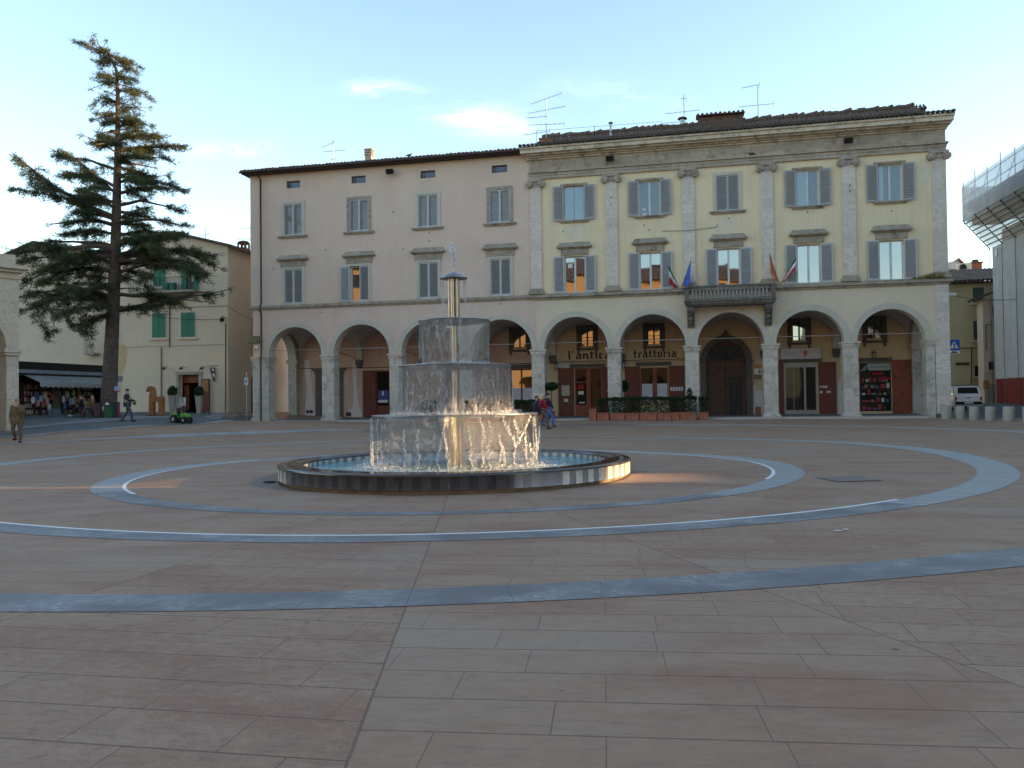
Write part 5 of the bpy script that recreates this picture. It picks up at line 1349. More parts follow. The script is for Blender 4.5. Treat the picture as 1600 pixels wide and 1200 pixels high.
def curtain_mat():
    m, t, out = newmat('falling_water')
    co = t.new('ShaderNodeTexCoord').outputs['Object']
    x, y, z = t.sep(co); ang = t.m('ARCTAN2', y, x)
    v1 = t.comb(t.m('MULTIPLY', ang, 9), 0, t.m('MULTIPLY', z, 3.2))
    v2 = t.comb(t.m('MULTIPLY', ang, 26), 3, t.m('MULTIPLY', z, 3.0))
    n1 = t.noise(v1, 1.6, 6, .7, .8); n2 = t.noise(v2, 1.3, 5, .7, .5)
    ridge = t.m('SUBTRACT', 1, t.m('MULTIPLY', t.m('ABSOLUTE', t.m('SUBTRACT', n1, .5)), 16), clamp=True)
    b = t.new('ShaderNodeBump'); b.inputs['Strength'].default_value = 1.0; b.inputs['Distance'].default_value = .05
    t.put(b.inputs['Height'], t.m('ADD', n1, t.m('MULTIPLY', n2, .5)))
    rf = t.new('ShaderNodeBsdfRefraction'); rf.inputs['IOR'].default_value = 1.06; rf.inputs['Roughness'].default_value = .10; t.put(rf.inputs[0], (.84, .86, .87))
    t.l.new(b.outputs[0], rf.inputs['Normal'])
    tp = t.new('ShaderNodeBsdfTransparent'); t.put(tp.inputs[0], (.93, .95, .96))
    gl = t.new('ShaderNodeBsdfGlossy'); gl.inputs['Roughness'].default_value = .10; t.l.new(b.outputs[0], gl.inputs['Normal'])
    df = t.new('ShaderNodeBsdfDiffuse'); t.put(df.inputs[0], (.80, .84, .86))
    tl = t.new('ShaderNodeBsdfTranslucent'); t.put(tl.inputs[0], (.80, .84, .86))
    m1 = t.new('ShaderNodeMixShader'); t.put(m1.inputs[0], .74); t.l.new(rf.outputs[0], m1.inputs[1]); t.l.new(tp.outputs[0], m1.inputs[2])
    md = t.new('ShaderNodeMixShader'); t.put(md.inputs[0], .5); t.l.new(df.outputs[0], md.inputs[1]); t.l.new(tl.outputs[0], md.inputs[2])
    m2 = t.new('ShaderNodeMixShader'); t.put(m2.inputs[0], .34); t.l.new(gl.outputs[0], m2.inputs[1]); t.l.new(md.outputs[0], m2.inputs[2])
    n3 = t.noise(t.comb(t.m('MULTIPLY', ang, 5), 1, t.m('MULTIPLY', z, 2.2)), 1.5, 4, .6, 1.5)
    patch_ = t.smooth(n3, .45, .62)
    ridge2 = t.m('SUBTRACT', 1, t.m('MULTIPLY', t.m('ABSOLUTE', t.m('SUBTRACT', t.noise(t.comb(t.m('MULTIPLY', ang, 14), 7, t.m('MULTIPLY', z, 4.2)), 1.7, 7, .75, 1.3), .5)), 34), clamp=True)
    f = t.m('ADD', t.m('ADD', .03, t.m('MULTIPLY', ridge2, .20)), t.m('ADD', t.m('MULTIPLY', t.m('MULTIPLY', ridge, patch_), .40), t.m('MULTIPLY', t.m('MULTIPLY', t.smooth(n2, .52, .66), patch_), .16)), clamp=True)
    m3 = t.new('ShaderNodeMixShader'); t.put(m3.inputs[0], f); t.l.new(m1.outputs[0], m3.inputs[1]); t.l.new(m2.outputs[0], m3.inputs[2])
    t.l.new(m3.outputs[0], out.inputs[0])
    return m
MAT['falling_water'] = curtain_mat()
def curtain(r0, z0, z1, r1, seed, holes=0., nA=260, nZ=46):
    mb = MB(); v = []
    for j in range(nZ + 1):
        f = j / nZ
        for k in range(nA):
            a = 2 * PI * k / nA
            q = Vector((math.cos(a) * 2.0, math.sin(a) * 2.0, seed)); 
            r = r0 + (r1 - r0) * f ** 1.5 + .03 * f * mn.noise(q * 1.3 + Vector((0, 0, f * 1.2))) + .018 * f * mn.noise(Vector((math.cos(a) * 14, math.sin(a) * 14, seed + f * 3)))
            v.append((r * math.cos(a), r * math.sin(a), z0 + (z1 - z0) * f))
    fs = []
    for j in range(nZ):
        f = (j + .5) / nZ
        for k in range(nA):
            a = 2 * PI * (k + .5) / nA
            h = mn.noise(Vector((math.cos(a) * 4.2, math.sin(a) * 4.2, seed + f * 1.3))) + .35 * mn.noise(Vector((math.cos(a) * 13, math.sin(a) * 13, seed + f * 5)))
            if f > .2 and h > .62 - holes * f ** 1.5: continue
            fs.append((j * nA + k, j * nA + (k + 1) % nA, (j + 1) * nA + (k + 1) % nA, (j + 1) * nA + k))
    return mb.add(v, fs, True)
curtain(1.725, Z3 - .01, .27, 1.74, 3.1, .15).build('water_curtain', 'falling_water', fo_, recalc=False)
curtain(1.175, Z2 - .01, Z3, 1.24, 7.7, .42).build('water_curtain', 'falling_water', fo_, recalc=False)
curtain(.745, Z1 - .01, Z2, .68, 12.4, .20).build('water_curtain', 'falling_water', fo_, recalc=False)
m, t, out = newmat('water_drops')
df = t.new('ShaderNodeBsdfPrincipled'); t.put(df.inputs['Base Color'], (.80, .84, .87)); df.inputs['Roughness'].default_value = .12; df.inputs['Specular IOR Level'].default_value = .9
tl = t.new('ShaderNodeBsdfTranslucent'); t.put(tl.inputs[0], (.8, .84, .87)); tp = t.new('ShaderNodeBsdfTransparent')
m1 = t.new('ShaderNodeMixShader'); m1.inputs[0].default_value = .35; t.l.new(df.outputs[0], m1.inputs[1]); t.l.new(tl.outputs[0], m1.inputs[2])
m2 = t.new('ShaderNodeMixShader'); m2.inputs[0].default_value = .35; t.l.new(m1.outputs[0], m2.inputs[1]); t.l.new(tp.outputs[0], m2.inputs[2]); t.l.new(m2.outputs[0], out.inputs[0])
MAT['water_drops'] = m
rs = random.Random(31)
OCT = [(1, 0, 0), (-1, 0, 0), (0, 1, 0), (0, -1, 0), (0, 0, 1), (0, 0, -1)]; OF = [(0, 2, 4), (2, 1, 4), (1, 3, 4), (3, 0, 4), (2, 0, 5), (1, 2, 5), (3, 1, 5), (0, 3, 5)]
def drop(mb, x, y, z, s, e=1.4): mb.add([(x + a * s, y + b * s, z + c * s * e) for a, b, c in OCT], OF, True)
spm = MB()
for (r_, z_, n, sp, hh) in ((1.76, .29, 1500, .17, .10), (1.24, Z3 + .005, 1100, .07, .05), (.70, Z2 + .005, 700, .05, .045), (.2, Z1 + .005, 260, .06, .06)):
    for k in range(n):
        a = rs.uniform(0, 2 * PI); lump = .4 + .9 * abs(mn.noise(Vector((math.cos(a) * 5, math.sin(a) * 5, r_ * 9)))) * 2
        rr_ = r_ + rs.gauss(0, sp); h = abs(rs.gauss(0, hh)) * lump
        drop(spm, rr_ * math.cos(a), rr_ * math.sin(a), z_ + h, rs.uniform(.004, .013) * (1.0 if h < hh else .7), rs.uniform(.8, 2))
# beads and torn strands on the faces of the curtains: wandering strings of drops
def strand(a, z0, z1, r_, n, s, wander=.05):
    z = z0
    for k in range(n):
        f = k / n; z = z0 + (z1 - z0) * f; a += rs.gauss(0, wander / 8)
        for q in range(rs.choice((1, 1, 2, 3))):
            drop(spm, (r_ + .02) * math.cos(a + rs.gauss(0, .006)), (r_ + .02) * math.sin(a + rs.gauss(0, .006)), z + rs.gauss(0, .012), rs.uniform(.4, 1.2) * s, rs.uniform(.8, 2.2))
for k in range(34): strand(rs.uniform(0, 2 * PI), Z3 - rs.uniform(.05, .4), .35, 1.74, rs.randrange(20, 60), .010)
for (a0, zt, a1, zb) in ((-.98, 1.28, -.78, .72), (-.78, .72, -.62, 1.05), (-.62, 1.05, -.50, 1.30), (-.80, 1.22, -.72, .8), (-.62, 1.0, -.60, .45), (-.40, 1.25, -.28, .60), (-.28, .6, -.16, 1.05), (-.36, .9, -.33, .42), (-.98, .75, -.96, .35)):
    n = 48
    for k in range(n):
        f = k / n; a = a0 + (a1 - a0) * f + rs.gauss(0, .012); z = zt + (zb - zt) * f
        drop(spm, 1.76 * math.cos(a), 1.76 * math.sin(a), z + rs.gauss(0, .014), rs.uniform(.005, .016), rs.uniform(.8, 2))
for k in range(44): strand(rs.uniform(0, 2 * PI), Z2 - rs.uniform(.02, .5), Z3 + .05, 1.2, rs.randrange(10, 34), .007)
for k in range(30): strand(rs.uniform(0, 2 * PI), Z1 - rs.uniform(.05, .5), Z2 + .05, .72, rs.randrange(8, 26), .006)
for k in range(26): strand(rs.choice((0, PI, rs.uniform(0, 2 * PI))) + rs.gauss(0, .3), ZC - .05, Z1 + rs.uniform(.02, .5), .23, rs.randrange(14, 40), .007)
so = spm.build('spray', 'water_drops', fo_, recalc=False); so['kind'] = 'stuff'
jm = MB(); zt = ZC + .06
for k in range(150):
    f = rs.random() ** .8; z = zt + f * .62; w_ = .008 + .032 * f ** 1.6 * (1 if f < .85 else 1 - (f - .85) * 3)
    jm.ico((-.005 + .02 * math.sin(f * 5) + rs.gauss(0, w_), rs.gauss(0, w_), z), rs.uniform(.008, .024) * (.6 + f * .6), 1, (1, 1, 1.8))
jm.tube([(0, 0, zt - .02), (.012, 0, zt + .2), (.01, 0, zt + .42)], [.018, .014, .02], 7)
jm.build('jet', 'water_drops', fo_, recalc=False)
# drain cover and hatch in the paving
p0 = hit(1325, 749); p0.z += .008
o = MB().box(-.42, .42, -.42, .42, 0, .004).build('drain_hatch', simple('hatch', (.18, .15, .13), .7), None); o.location = p0; o.rotation_euler = (0, R(-.25), R(8)); tag(o, 'flat square access hatch set in the paving right of the fountain', 'hatch')
p0 = hit(421, 754); o = empty('drain_ring', (p0.x, p0.y, p0.z), 0, 'small round iron drain ring in the wet patch left of the basin', 'drain')
MB().lathe([(.10, .0), (.10, .02), (.13, .02), (.13, 0)], 20).build('ring', 'iron', o)
for k, (px, py) in enumerate(((1310, 831), (1322, 829), (1311, 832))):
    p0 = hit(px, py); rp = random.Random(k)
    mb = MB(); mb.prism([((.03 + .02 * rp.random()) * math.cos(a * PI / 3), (.02 + .015 * rp.random()) * math.sin(a * PI / 3)) for a in range(6)], 'z', 0, .006)
    if k < 2: o = mb.build('paper_scrap', 'white_board'); o.location = (p0.x, p0.y, p0.z + .012); tag(o, ('left' if k == 0 else 'right') + ' one of two white paper scraps lying on the paving at the right', 'litter')

# ------------------------------------------------------------------ people
def skin_body(nodes, edges, name, mat, parent, sub=1):
    me = bpy.data.meshes.new(name); keys = list(nodes); idx = {k: i for i, k in enumerate(keys)}
    me.from_pydata([nodes[k][0] for k in keys], [(idx[a], idx[b]) for a, b in edges], [])
    o = bpy.data.objects.new(name, me); COL.objects.link(o)
    o.modifiers.new('s', 'SKIN'); sb = o.modifiers.new('d', 'SUBSURF'); sb.levels = sub; sb.render_levels = sub
    for k in keys:
        d = me.skin_vertices[0].data[idx[k]]; rr_ = nodes[k][1]; d.radius = rr_ if hasattr(rr_, '__len__') else (rr_, rr_); d.use_root = (k == 'pelvis')
    dg = bpy.context.evaluated_depsgraph_get(); new = bpy.data.meshes.new_from_object(o.evaluated_get(dg))
    bpy.data.objects.remove(o)
    for p in new.polygons: p.use_smooth = True
    new.materials.clear(); new.materials.append(MAT[mat] if isinstance(mat, str) else mat)
    n = bpy.data.objects.new(name, new); COL.objects.link(n); n.parent = parent
    return n
def person(loc, rz, label, H=1.75, pose=None, top=(.1, .1, .1), leg=(.05, .06, .09), shoe=(.02, .02, .02), hair=(.03, .02, .015), coat=.86, longhair=False, bulk=1.0, skin='skin', cap=None, group=None, cat='person', extra=None):
    P = dict(pelvis=(0, 0, .96), belly=(0, 0, 1.10), chest=(0, 0, 1.30), neck=(0, 0, 1.47), hb=(0, -.015, 1.56), ht=(0, -.01, 1.68),
             hipR=(-.09, 0, .92), hipL=(.09, 0, .92), kneeR=(-.10, -.02, .51), kneeL=(.10, -.02, .51), ankR=(-.10, .03, .09), ankL=(.10, .03, .09), toeR=(-.11, -.12, .035), toeL=(.11, -.12, .035),
             shR=(-.175, 0, 1.41), shL=(.175, 0, 1.41), elR=(-.235, .02, 1.13), elL=(.235, .02, 1.13), wrR=(-.24, -.06, .89), wrL=(.24, -.06, .89))
    P.update(pose or {})
    V = {k: Vector(v) for k, v in P.items()}
    o = empty('person', loc, rz, label, cat, group); s = H / 1.75; o.scale = (s, s, s)
    Rr = dict(pelvis=(.13, .10), belly=(.12, .095), chest=(.15, .10), neck=.055, hb=(.072, .085), ht=(.075, .09), hip=.085, knee=.055, ank=.038, toe=.032, sh=.06, el=.042, wr=.028)
    nodes = {k: (v, Rr.get(k) or Rr.get(k[:-1])) for k, v in V.items()}
    edges = [('pelvis', 'belly'), ('belly', 'chest'), ('chest', 'neck'), ('neck', 'hb'), ('hb', 'ht')]
    for S in 'RL': edges += [('pelvis', 'hip' + S), ('hip' + S, 'knee' + S), ('knee' + S, 'ank' + S), ('ank' + S, 'toe' + S), ('chest', 'sh' + S), ('sh' + S, 'el' + S), ('el' + S, 'wr' + S)]
    for S, sg in (('R', -1), ('L', 1)):
        d = (V['wr' + S] - V['el' + S]).normalized(); pal = V['wr' + S] + d * .05; side = d.cross(Vector((0, 1, 0)) if abs(d.y) < .8 else Vector((0, 0, 1))).normalized()
        nodes['palm' + S] = (pal, (.026, .016)); edges.append(('wr' + S, 'palm' + S))
        for q in range(4):
            b_ = pal + side * (.018 * (q - 1.5)) + d * .03; e_ = b_ + d * (.045 + .008 * (1.5 - abs(q - 1.5))) + Vector((0, -.014, 0))
            nodes[f'fb{q}{S}'] = (b_, .009); nodes[f'fe{q}{S}'] = (e_, .008); edges += [('palm' + S, f'fb{q}{S}'), (f'fb{q}{S}', f'fe{q}{S}')]
        nodes['th' + S] = (pal + side * .035 * sg + d * .02 + Vector((0, -.02, 0)), .010); edges.append(('palm' + S, 'th' + S))
    body = skin_body(nodes, edges, 'body', skin, o)
    # face: nose, ears, eyes, mouth
    hc = (V['hb'] + V['ht']) / 2; fm = MB()
    fm.ico(hc + Vector((0, -.098, -.012)), .016, 1, (.8, 1.2, 1.5)).ico(hc + Vector((-.078, .0, -.01)), .024, 1, (.4, .8, 1.2)).ico(hc + Vector((.078, 0, -.01)), .024, 1, (.4, .8, 1.2))
    fm.build('face_relief', skin, body)
    MB().ico(hc + Vector((-.03, -.088, .012)), .009, 1).ico(hc + Vector((.03, -.088, .012)), .009, 1).build('eyes', 'black', body)
    MB().ico(hc + Vector((0, -.086, -.052)), .016, 1, (1.3, .5, .35)).build('mouth', 'red_cloth', body)
    uid = str(len(bpy.data.materials))
    mt = simple('top_cloth' + uid, top, .85, var=.12, sc=8, bump=.2); ml = simple('leg_cloth' + uid, leg, .85, var=.12, sc=8, bump=.2); ms = simple('shoe' + uid, shoe, .5, bump=0); mh = simple('hair' + uid, hair, .6, var=.25, sc=20, bump=.3)
    # trousers
    tn = {'pelvis': (V['pelvis'], (.155 * bulk, .12 * bulk))}; te = []
    for S in 'RL':
        tn['hip' + S] = (V['hip' + S], .10 * (1 + (bulk - 1) * .6)); tn['knee' + S] = (V['knee' + S], .072 * (1 + (bulk - 1) * .5)); tn['ank' + S] = (V['ank' + S] + Vector((0, .0, -.012)), .064)
        te += [('pelvis', 'hip' + S), ('hip' + S, 'knee' + S), ('knee' + S, 'ank' + S)]
    skin_body(tn, te, 'trousers', ml, o)
    # jacket with sleeves and hem
    jn = {'pelvis': (V['pelvis'].lerp(V['belly'], .2), (.165 * bulk, .13 * bulk)), 'belly': (V['belly'], (.16 * bulk, .13 * bulk)), 'chest': (V['chest'], (.165 * (1 + (bulk - 1) * .6), .125 * bulk)), 'neck': (V['neck'] - Vector((0, 0, .015)), .075)}
    je = [('pelvis', 'belly'), ('belly', 'chest'), ('chest', 'neck')]
    for S in 'RL':
        jn['sh' + S] = (V['sh' + S], .082 * (1 + (bulk - 1) * .5)); jn['el' + S] = (V['el' + S], .066 * (1 + (bulk - 1) * .5)); jn['wr' + S] = (V['wr' + S], .050)
        je += [('chest', 'sh' + S), ('sh' + S, 'el' + S), ('el' + S, 'wr' + S)]
    if coat < .86:
        jn['hem'] = (V['pelvis'] * .0 + Vector((V['pelvis'].x, V['pelvis'].y + .01, coat)), (.185 * bulk, .14 * bulk)); je.append(('pelvis', 'hem'))
    jk_ = skin_body(jn, je, 'jacket', mt, o)
    if coat < .86:
        px_, py_ = V['pelvis'].x, V['pelvis'].y
        hb_ = MB().lathe([(.185 * bulk, coat), (.18 * bulk, coat + .12), (.172 * bulk, 1.0), (.165 * bulk, 1.12)], 20)
        hb_.v = [(px_ + x * (1 + .04 * math.sin(7 * math.atan2(y, x))), py_ + y * .78 * (1 + .05 * math.sin(5 * math.atan2(y, x))), z) for x, y, z in hb_.v]; hb_.build('coat_skirt', mt, jk_)
    for S in 'RL':
        a_, b_ = V['ank' + S], V['toe' + S]; d = (b_ - a_); d.z = 0
        sm = MB(); M = Matrix.Translation(a_.lerp(b_, .35) + Vector((0, 0, -.02))) @ Matrix.Rotation(math.atan2(d.x, -d.y) if d.length > 1e-4 else 0, 4, 'Z')
        st = MB().ico((0, 0, 0), 1, 2, (.055, .135, .05)); st.v = [tuple(M @ Vector(v)) for v in st.v]; st.build('shoe', ms, o)
    hm = MB(); base = MB().ico((0, 0, 0), 1, 2)
    v2 = [Vector(v) for v in base.v]
    hm.add([(hc.x + v.x * .088, hc.y + .012 + v.y * .100, hc.z + .03 + (v.z * .092 if v.z > -.2 or v.y > .15 else -.0 + v.z * .02)) for v in v2 if True], base.f, True)
    if longhair:
        hm.tube([hc + Vector((0, .05, .06)), hc + Vector((0, .09, -.06)), hc + Vector((.0, .10, -.2)), hc + Vector((.02, .09, -.34))], [.07, .085, .075, .03], 10)
        for s_ in (-1, 1): hm.tube([hc + Vector((s_ * .06, .02, .03)), hc + Vector((s_ * .085, .03, -.1)), hc + Vector((s_ * .08, -.02, -.24))], [.04, .04, .02], 8)
    hm.build('hair', mh, o)
    if extra: extra(o, V)
    return o
def gp(px, py): return hit(px, py)
w30 = dict(kneeR=(-.09, -.20, .53), ankR=(-.09, -.26, .10), toeR=(-.10, -.40, .07), kneeL=(.09, .02, .52), ankL=(.09, .30, .16), toeL=(.10, .20, .04), elR=(-.24, .10, 1.14), wrR=(-.24, .08, .90), elL=(.24, -.06, 1.14), wrL=(.24, -.20, .95))
pm_ = dict(kneeR=(-.13, -.08, .50), ankR=(-.15, .16, .20), toeR=(-.17, .06, .08), kneeL=(.12, -.04, .51), ankL=(.14, -.02, .09), toeL=(.17, -.17, .035), hipR=(-.11, 0, .92), hipL=(.11, 0, .92), elL=(.30, -.10, 1.16), wrL=(.06, -.20, 1.42), elR=(-.27, .08, 1.14), wrR=(-.30, .02, .90), shR=(-.19, 0, 1.40), shL=(.19, 0, 1.40))
p = gp(27, 692)
person(p, R(2), 'elderly man in a brown quilted coat walking closer, hand raised to mouth', 1.76, pm_, (.115, .078, .033), (.13, .082, .05), (.05, .018, .015), (.20, .19, .175), coat=.72, bulk=1.32)
def vest(o, V):
    MB().lathe([(.165, .98), (.175, 1.1), (.165, 1.25)], 14).build('vest_lower', bpy.data.materials.get('beige_vest') or simple('beige_vest', (.36, .32, .22), .85), o)
    MB().box(-.16, -.06, -.17, -.14, 1.05, 1.42).box(-.16, -.04, .12, .15, 1.05, 1.42).build('vest_panel', bpy.data.materials['beige_vest'], o)
    MB().box(.1, .28, -.36, -.24, .90, 1.06).build('camera_bag', 'black', o)
p = gp(199, 659.5)
person(p, R(100), 'man in beige vest and blue jeans walking right past the tree', 1.78, dict(w30, elL=(.22, -.10, 1.15), wrL=(.18, -.34, 1.10), elR=(-.22, -.08, 1.15), wrR=(-.16, -.30, 1.05)), (.025, .027, .035), (.05, .075, .10), (.02, .02, .02), (.02, .015, .012), extra=vest, bulk=1.08)
p = gp(839, 672)
person(p, R(75), 'woman in dark violet coat, nearest the fountain of the walking trio', 1.66, dict(w30, kneeL=(.09, -.02, .52), ankL=(.09, .04, .09), toeL=(.1, -.1, .03), ankR=(-.09, -.05, .09), kneeR=(-.09, -.06, .5), toeR=(-.09, -.2, .035)), (.035, .03, .055), (.02, .02, .03), (.015, .015, .015), (.02, .013, .01), coat=.74, bulk=1.12)
p = gp(849, 671)
person(p, R(72), 'woman with long blonde hair in a red jacket, middle of the walking trio', 1.74, w30, (.34, .012, .035), (.16, .11, .07), (.06, .04, .03), (.55, .40, .20), longhair=True)
p = gp(857, 668); 
person(p, R(72), 'person with dark hair and bright blue jeans striding behind the blonde woman', 1.76, dict(w30, ankL=(.09, .36, .2), toeL=(.1, .28, .05), kneeR=(-.09, -.24, .55), ankR=(-.09, -.28, .10), toeR=(-.1, -.42, .06)), (.05, .02, .04), (.05, .13, .38), (.08, .05, .03), (.018, .012, .01))
sit = dict(pelvis=(0, 0, .52), belly=(0, -.02, .66), chest=(0, -.03, .86), neck=(0, -.03, 1.03), hb=(0, -.05, 1.12), ht=(0, -.05, 1.24), hipR=(-.09, -.02, .50), hipL=(.09, -.02, .50), kneeR=(-.12, -.42, .50), kneeL=(.12, -.42, .50), ankR=(-.12, -.50, .10), ankL=(.12, -.56, .10), toeR=(-.13, -.64, .05), toeL=(.13, -.70, .05), shR=(-.175, -.02, .97), shL=(.175, -.02, .97), elR=(-.24, -.14, .74), elL=(.24, -.14, .74), wrR=(-.14, -.34, .82), wrL=(.14, -.34, .82))
def paper(o, V):
    o_ = MB().box(-.26, 0, -.42, -.41, .70, 1.02, Matrix.Rotation(R(8), 4, 'Z')).box(0, .26, -.42, -.41, .70, 1.02, Matrix.Rotation(R(-8), 4, 'Z')).build('newspaper', bpy.data.materials.get('newsprint') or simple('newsprint', (.35, .45, .52), .8, var=.3, sc=14), None)
    o_.parent = o
for px, py, lab, tc, lc in ((128, 651, 'seated person in black reading an open newspaper beside the book kiosk', (.012, .012, .018), (.012, .012, .02)), (146, 651, 'seated person in grey trousers at the foot of the big cedar', (.16, .10, .03), (.07, .055, .06))):
    p = gp(px, py); p.z += .0
    po_ = person(p, R(-62), lab, 1.68, sit, tc, lc, (.5, .5, .5) if px < 130 else (.02, .02, .02), (.02, .015, .012), bulk=1.05)
    if px < 130:
        nw = empty('newspaper', p + Vector((0, 0, 0)), R(-62), 'pale blue open newspaper held by the seated reader', 'newspaper')
        for s_ in (-1, 1): MB().box(0 if s_ > 0 else -.28, .28 if s_ > 0 else 0, -.42, -.412, .70, 1.04, Matrix.Rotation(R(-10 * s_), 4, 'Z')).build('page', bpy.data.materials.get('newsprint') or simple('newsprint', (.32, .44, .52), .8, var=.3, sc=14), nw)
    st = empty('bench', p, R(-62), 'low dark block seat under the reader in black' if px < 130 else 'low dark block seat under the reader by the tree', 'seat')
    MB().box(-.28, .28, -.15, .22, .36, .44).build('seat', 'brown_wood', st); MB().box(-.24, -.18, -.1, .18, 0, .36).box(.18, .24, -.1, .18, 0, .36).build('legs', 'iron', st)

# ---- toy tractor and its rider
p = gp(284, 662); tz = R(-30)
tr = empty('toy_tractor', p, tz, 'bright green ride-on toy tractor with black wheels', 'toy tractor')
GRN = simple('toy_green', (.075, .33, .02), .35, var=.08, bump=0, coat=.4)
MB().prism([(-.52, .30), (-.05, .30), (.0, .34), (.52, .32), (.56, .40), (.54, .50), (.05, .58), (-.02, .46), (-.2, .44), (-.28, .60), (-.5, .62), (-.58, .50)], 'y', -.13, .13).box(-.58, -.22, -.26, -.14, .46, .51).box(-.58, -.22, .14, .26, .46, .51).build('body', GRN, tr)
MB().box(-.5, .5, -.09, .09, .18, .299).tube([(.02, 0, .55), (-.08, 0, .72)], .015, 6).build('chassis', 'black', tr)
for x, r_, yy in ((-.38, .23, .21), (.40, .17, .19)):
    for s_ in (-1, 1):
        wh = MB().tube([(0, -.06, 0), (0, .06, 0)], r_, 18)
        for k in range(14):
            a = k * 2 * PI / 14; wh.box(-.018, .018, -.062, .062, r_ - .01, r_ + .018, Matrix.Rotation(a, 4, 'Y'))
        w_ = wh.build('wheel', 'rubber', tr); w_.location = (x, s_ * yy, r_ + .02)
        MB().tube([(0, -.065, 0), (0, .065, 0)], r_ * .5, 14).build('rim', 'rod', w_)
swt = MB().tube([(.09 * math.cos(a * PI / 6) - .1, .09 * math.sin(a * PI / 6), .72 + .03 * math.cos(a * PI / 6)) for a in range(13)], .012, 6); swt.build('steering_wheel', 'black', tr)
kid = dict(sit, pelvis=(0, 0, .42), hipR=(-.09, -.02, .42), hipL=(.09, -.02, .42), kneeR=(-.17, -.38, .44), kneeL=(.17, -.38, .44), ankR=(-.2, -.40, .12), ankL=(.2, -.40, .12), toeR=(-.2, -.52, .08), toeL=(.2, -.52, .08), elR=(-.24, -.2, .72), elL=(.24, -.2, .72), wrR=(-.1, -.46, .78), wrL=(.1, -.46, .78))
off = Matrix.Rotation(tz, 4, 'Z') @ Vector((-.26, 0, .16))
def helmet(o, V):
    hc = (V['hb'] + V['ht']) / 2; MB().tube([hc + Vector((0, 0, .03)), hc + Vector((0, 0, .07))], .102, 12).build('cap_band', 'white_board', o)
person(p + off, tz + R(90), 'small child in dark clothes with a white-banded cap sitting on the toy tractor', 1.2, kid, (.05, .035, .03), (.02, .022, .035), (.02, .02, .02), (.03, .03, .04), extra=helmet, cat='child')

# ------------------------------------------------------------------ cedar
def w2(px, py, D): return at(px, py, D)
TD = 47.0
tb = at(171, 652, TD); tb.z = g_mesh(tb.x, tb.y) - .05
tree = empty('cedar_tree', (tb.x, tb.y, tb.z), 0, 'tall ragged cedar with a crooked top and long level boughs on the left', 'tree')
def TL(px, py, dd=0): # local point in the tree frame
    v = at(px, py, TD + dd); return Vector((v.x - tb.x, v.y - tb.y, v.z - tb.z))
tp = [TL(169, 655), TL(170, 630), TL(173, 560), TL(177, 480), TL(180, 400), TL(182, 330), TL(183.5, 260), TL(184, 200), TL(184, 150), TL(182, 110), TL(172, 85), TL(155, 72)]
trd = [.60, .44, .39, .34, .29, .25, .19, .14, .11, .08, .05, .03]
MB().tube(tp, trd, 14).build('trunk', 'bark', tree)
def trunk_at(py):
    for i in range(len(tp) - 1):
        z = TL(180, py).z
        if tp[i].z <= z <= tp[i + 1].z: return tp[i].lerp(tp[i + 1], (z - tp[i].z) / (tp[i + 1].z - tp[i].z))
    return tp[-1].copy()
rt_ = random.Random(77)
limbs = MB(); fol = MB()
def tuft(p, d, s, rs):
    """a flat spray of needles round p pointing along d"""
    for q in range(8):
        a = rs.gauss(0, .95); dd = Vector((d.x * math.cos(a) - d.y * math.sin(a), d.x * math.sin(a) + d.y * math.cos(a), rs.gauss(-.02, .5)))
        if dd.length < 1e-3: continue
        dd.normalize(); L = s * rs.uniform(.6, 1.3); sd = dd.cross(Vector((rs.gauss(0, .5), rs.gauss(0, .5), 1))).normalized() * L * .075
        b = p + Vector((rs.gauss(0, .07), rs.gauss(0, .07), rs.gauss(0, .045)))
        fol.add([b, b + dd * L * .5 + sd, b + dd * L, b + dd * L * .5 - sd], [(0, 1, 2, 3)])
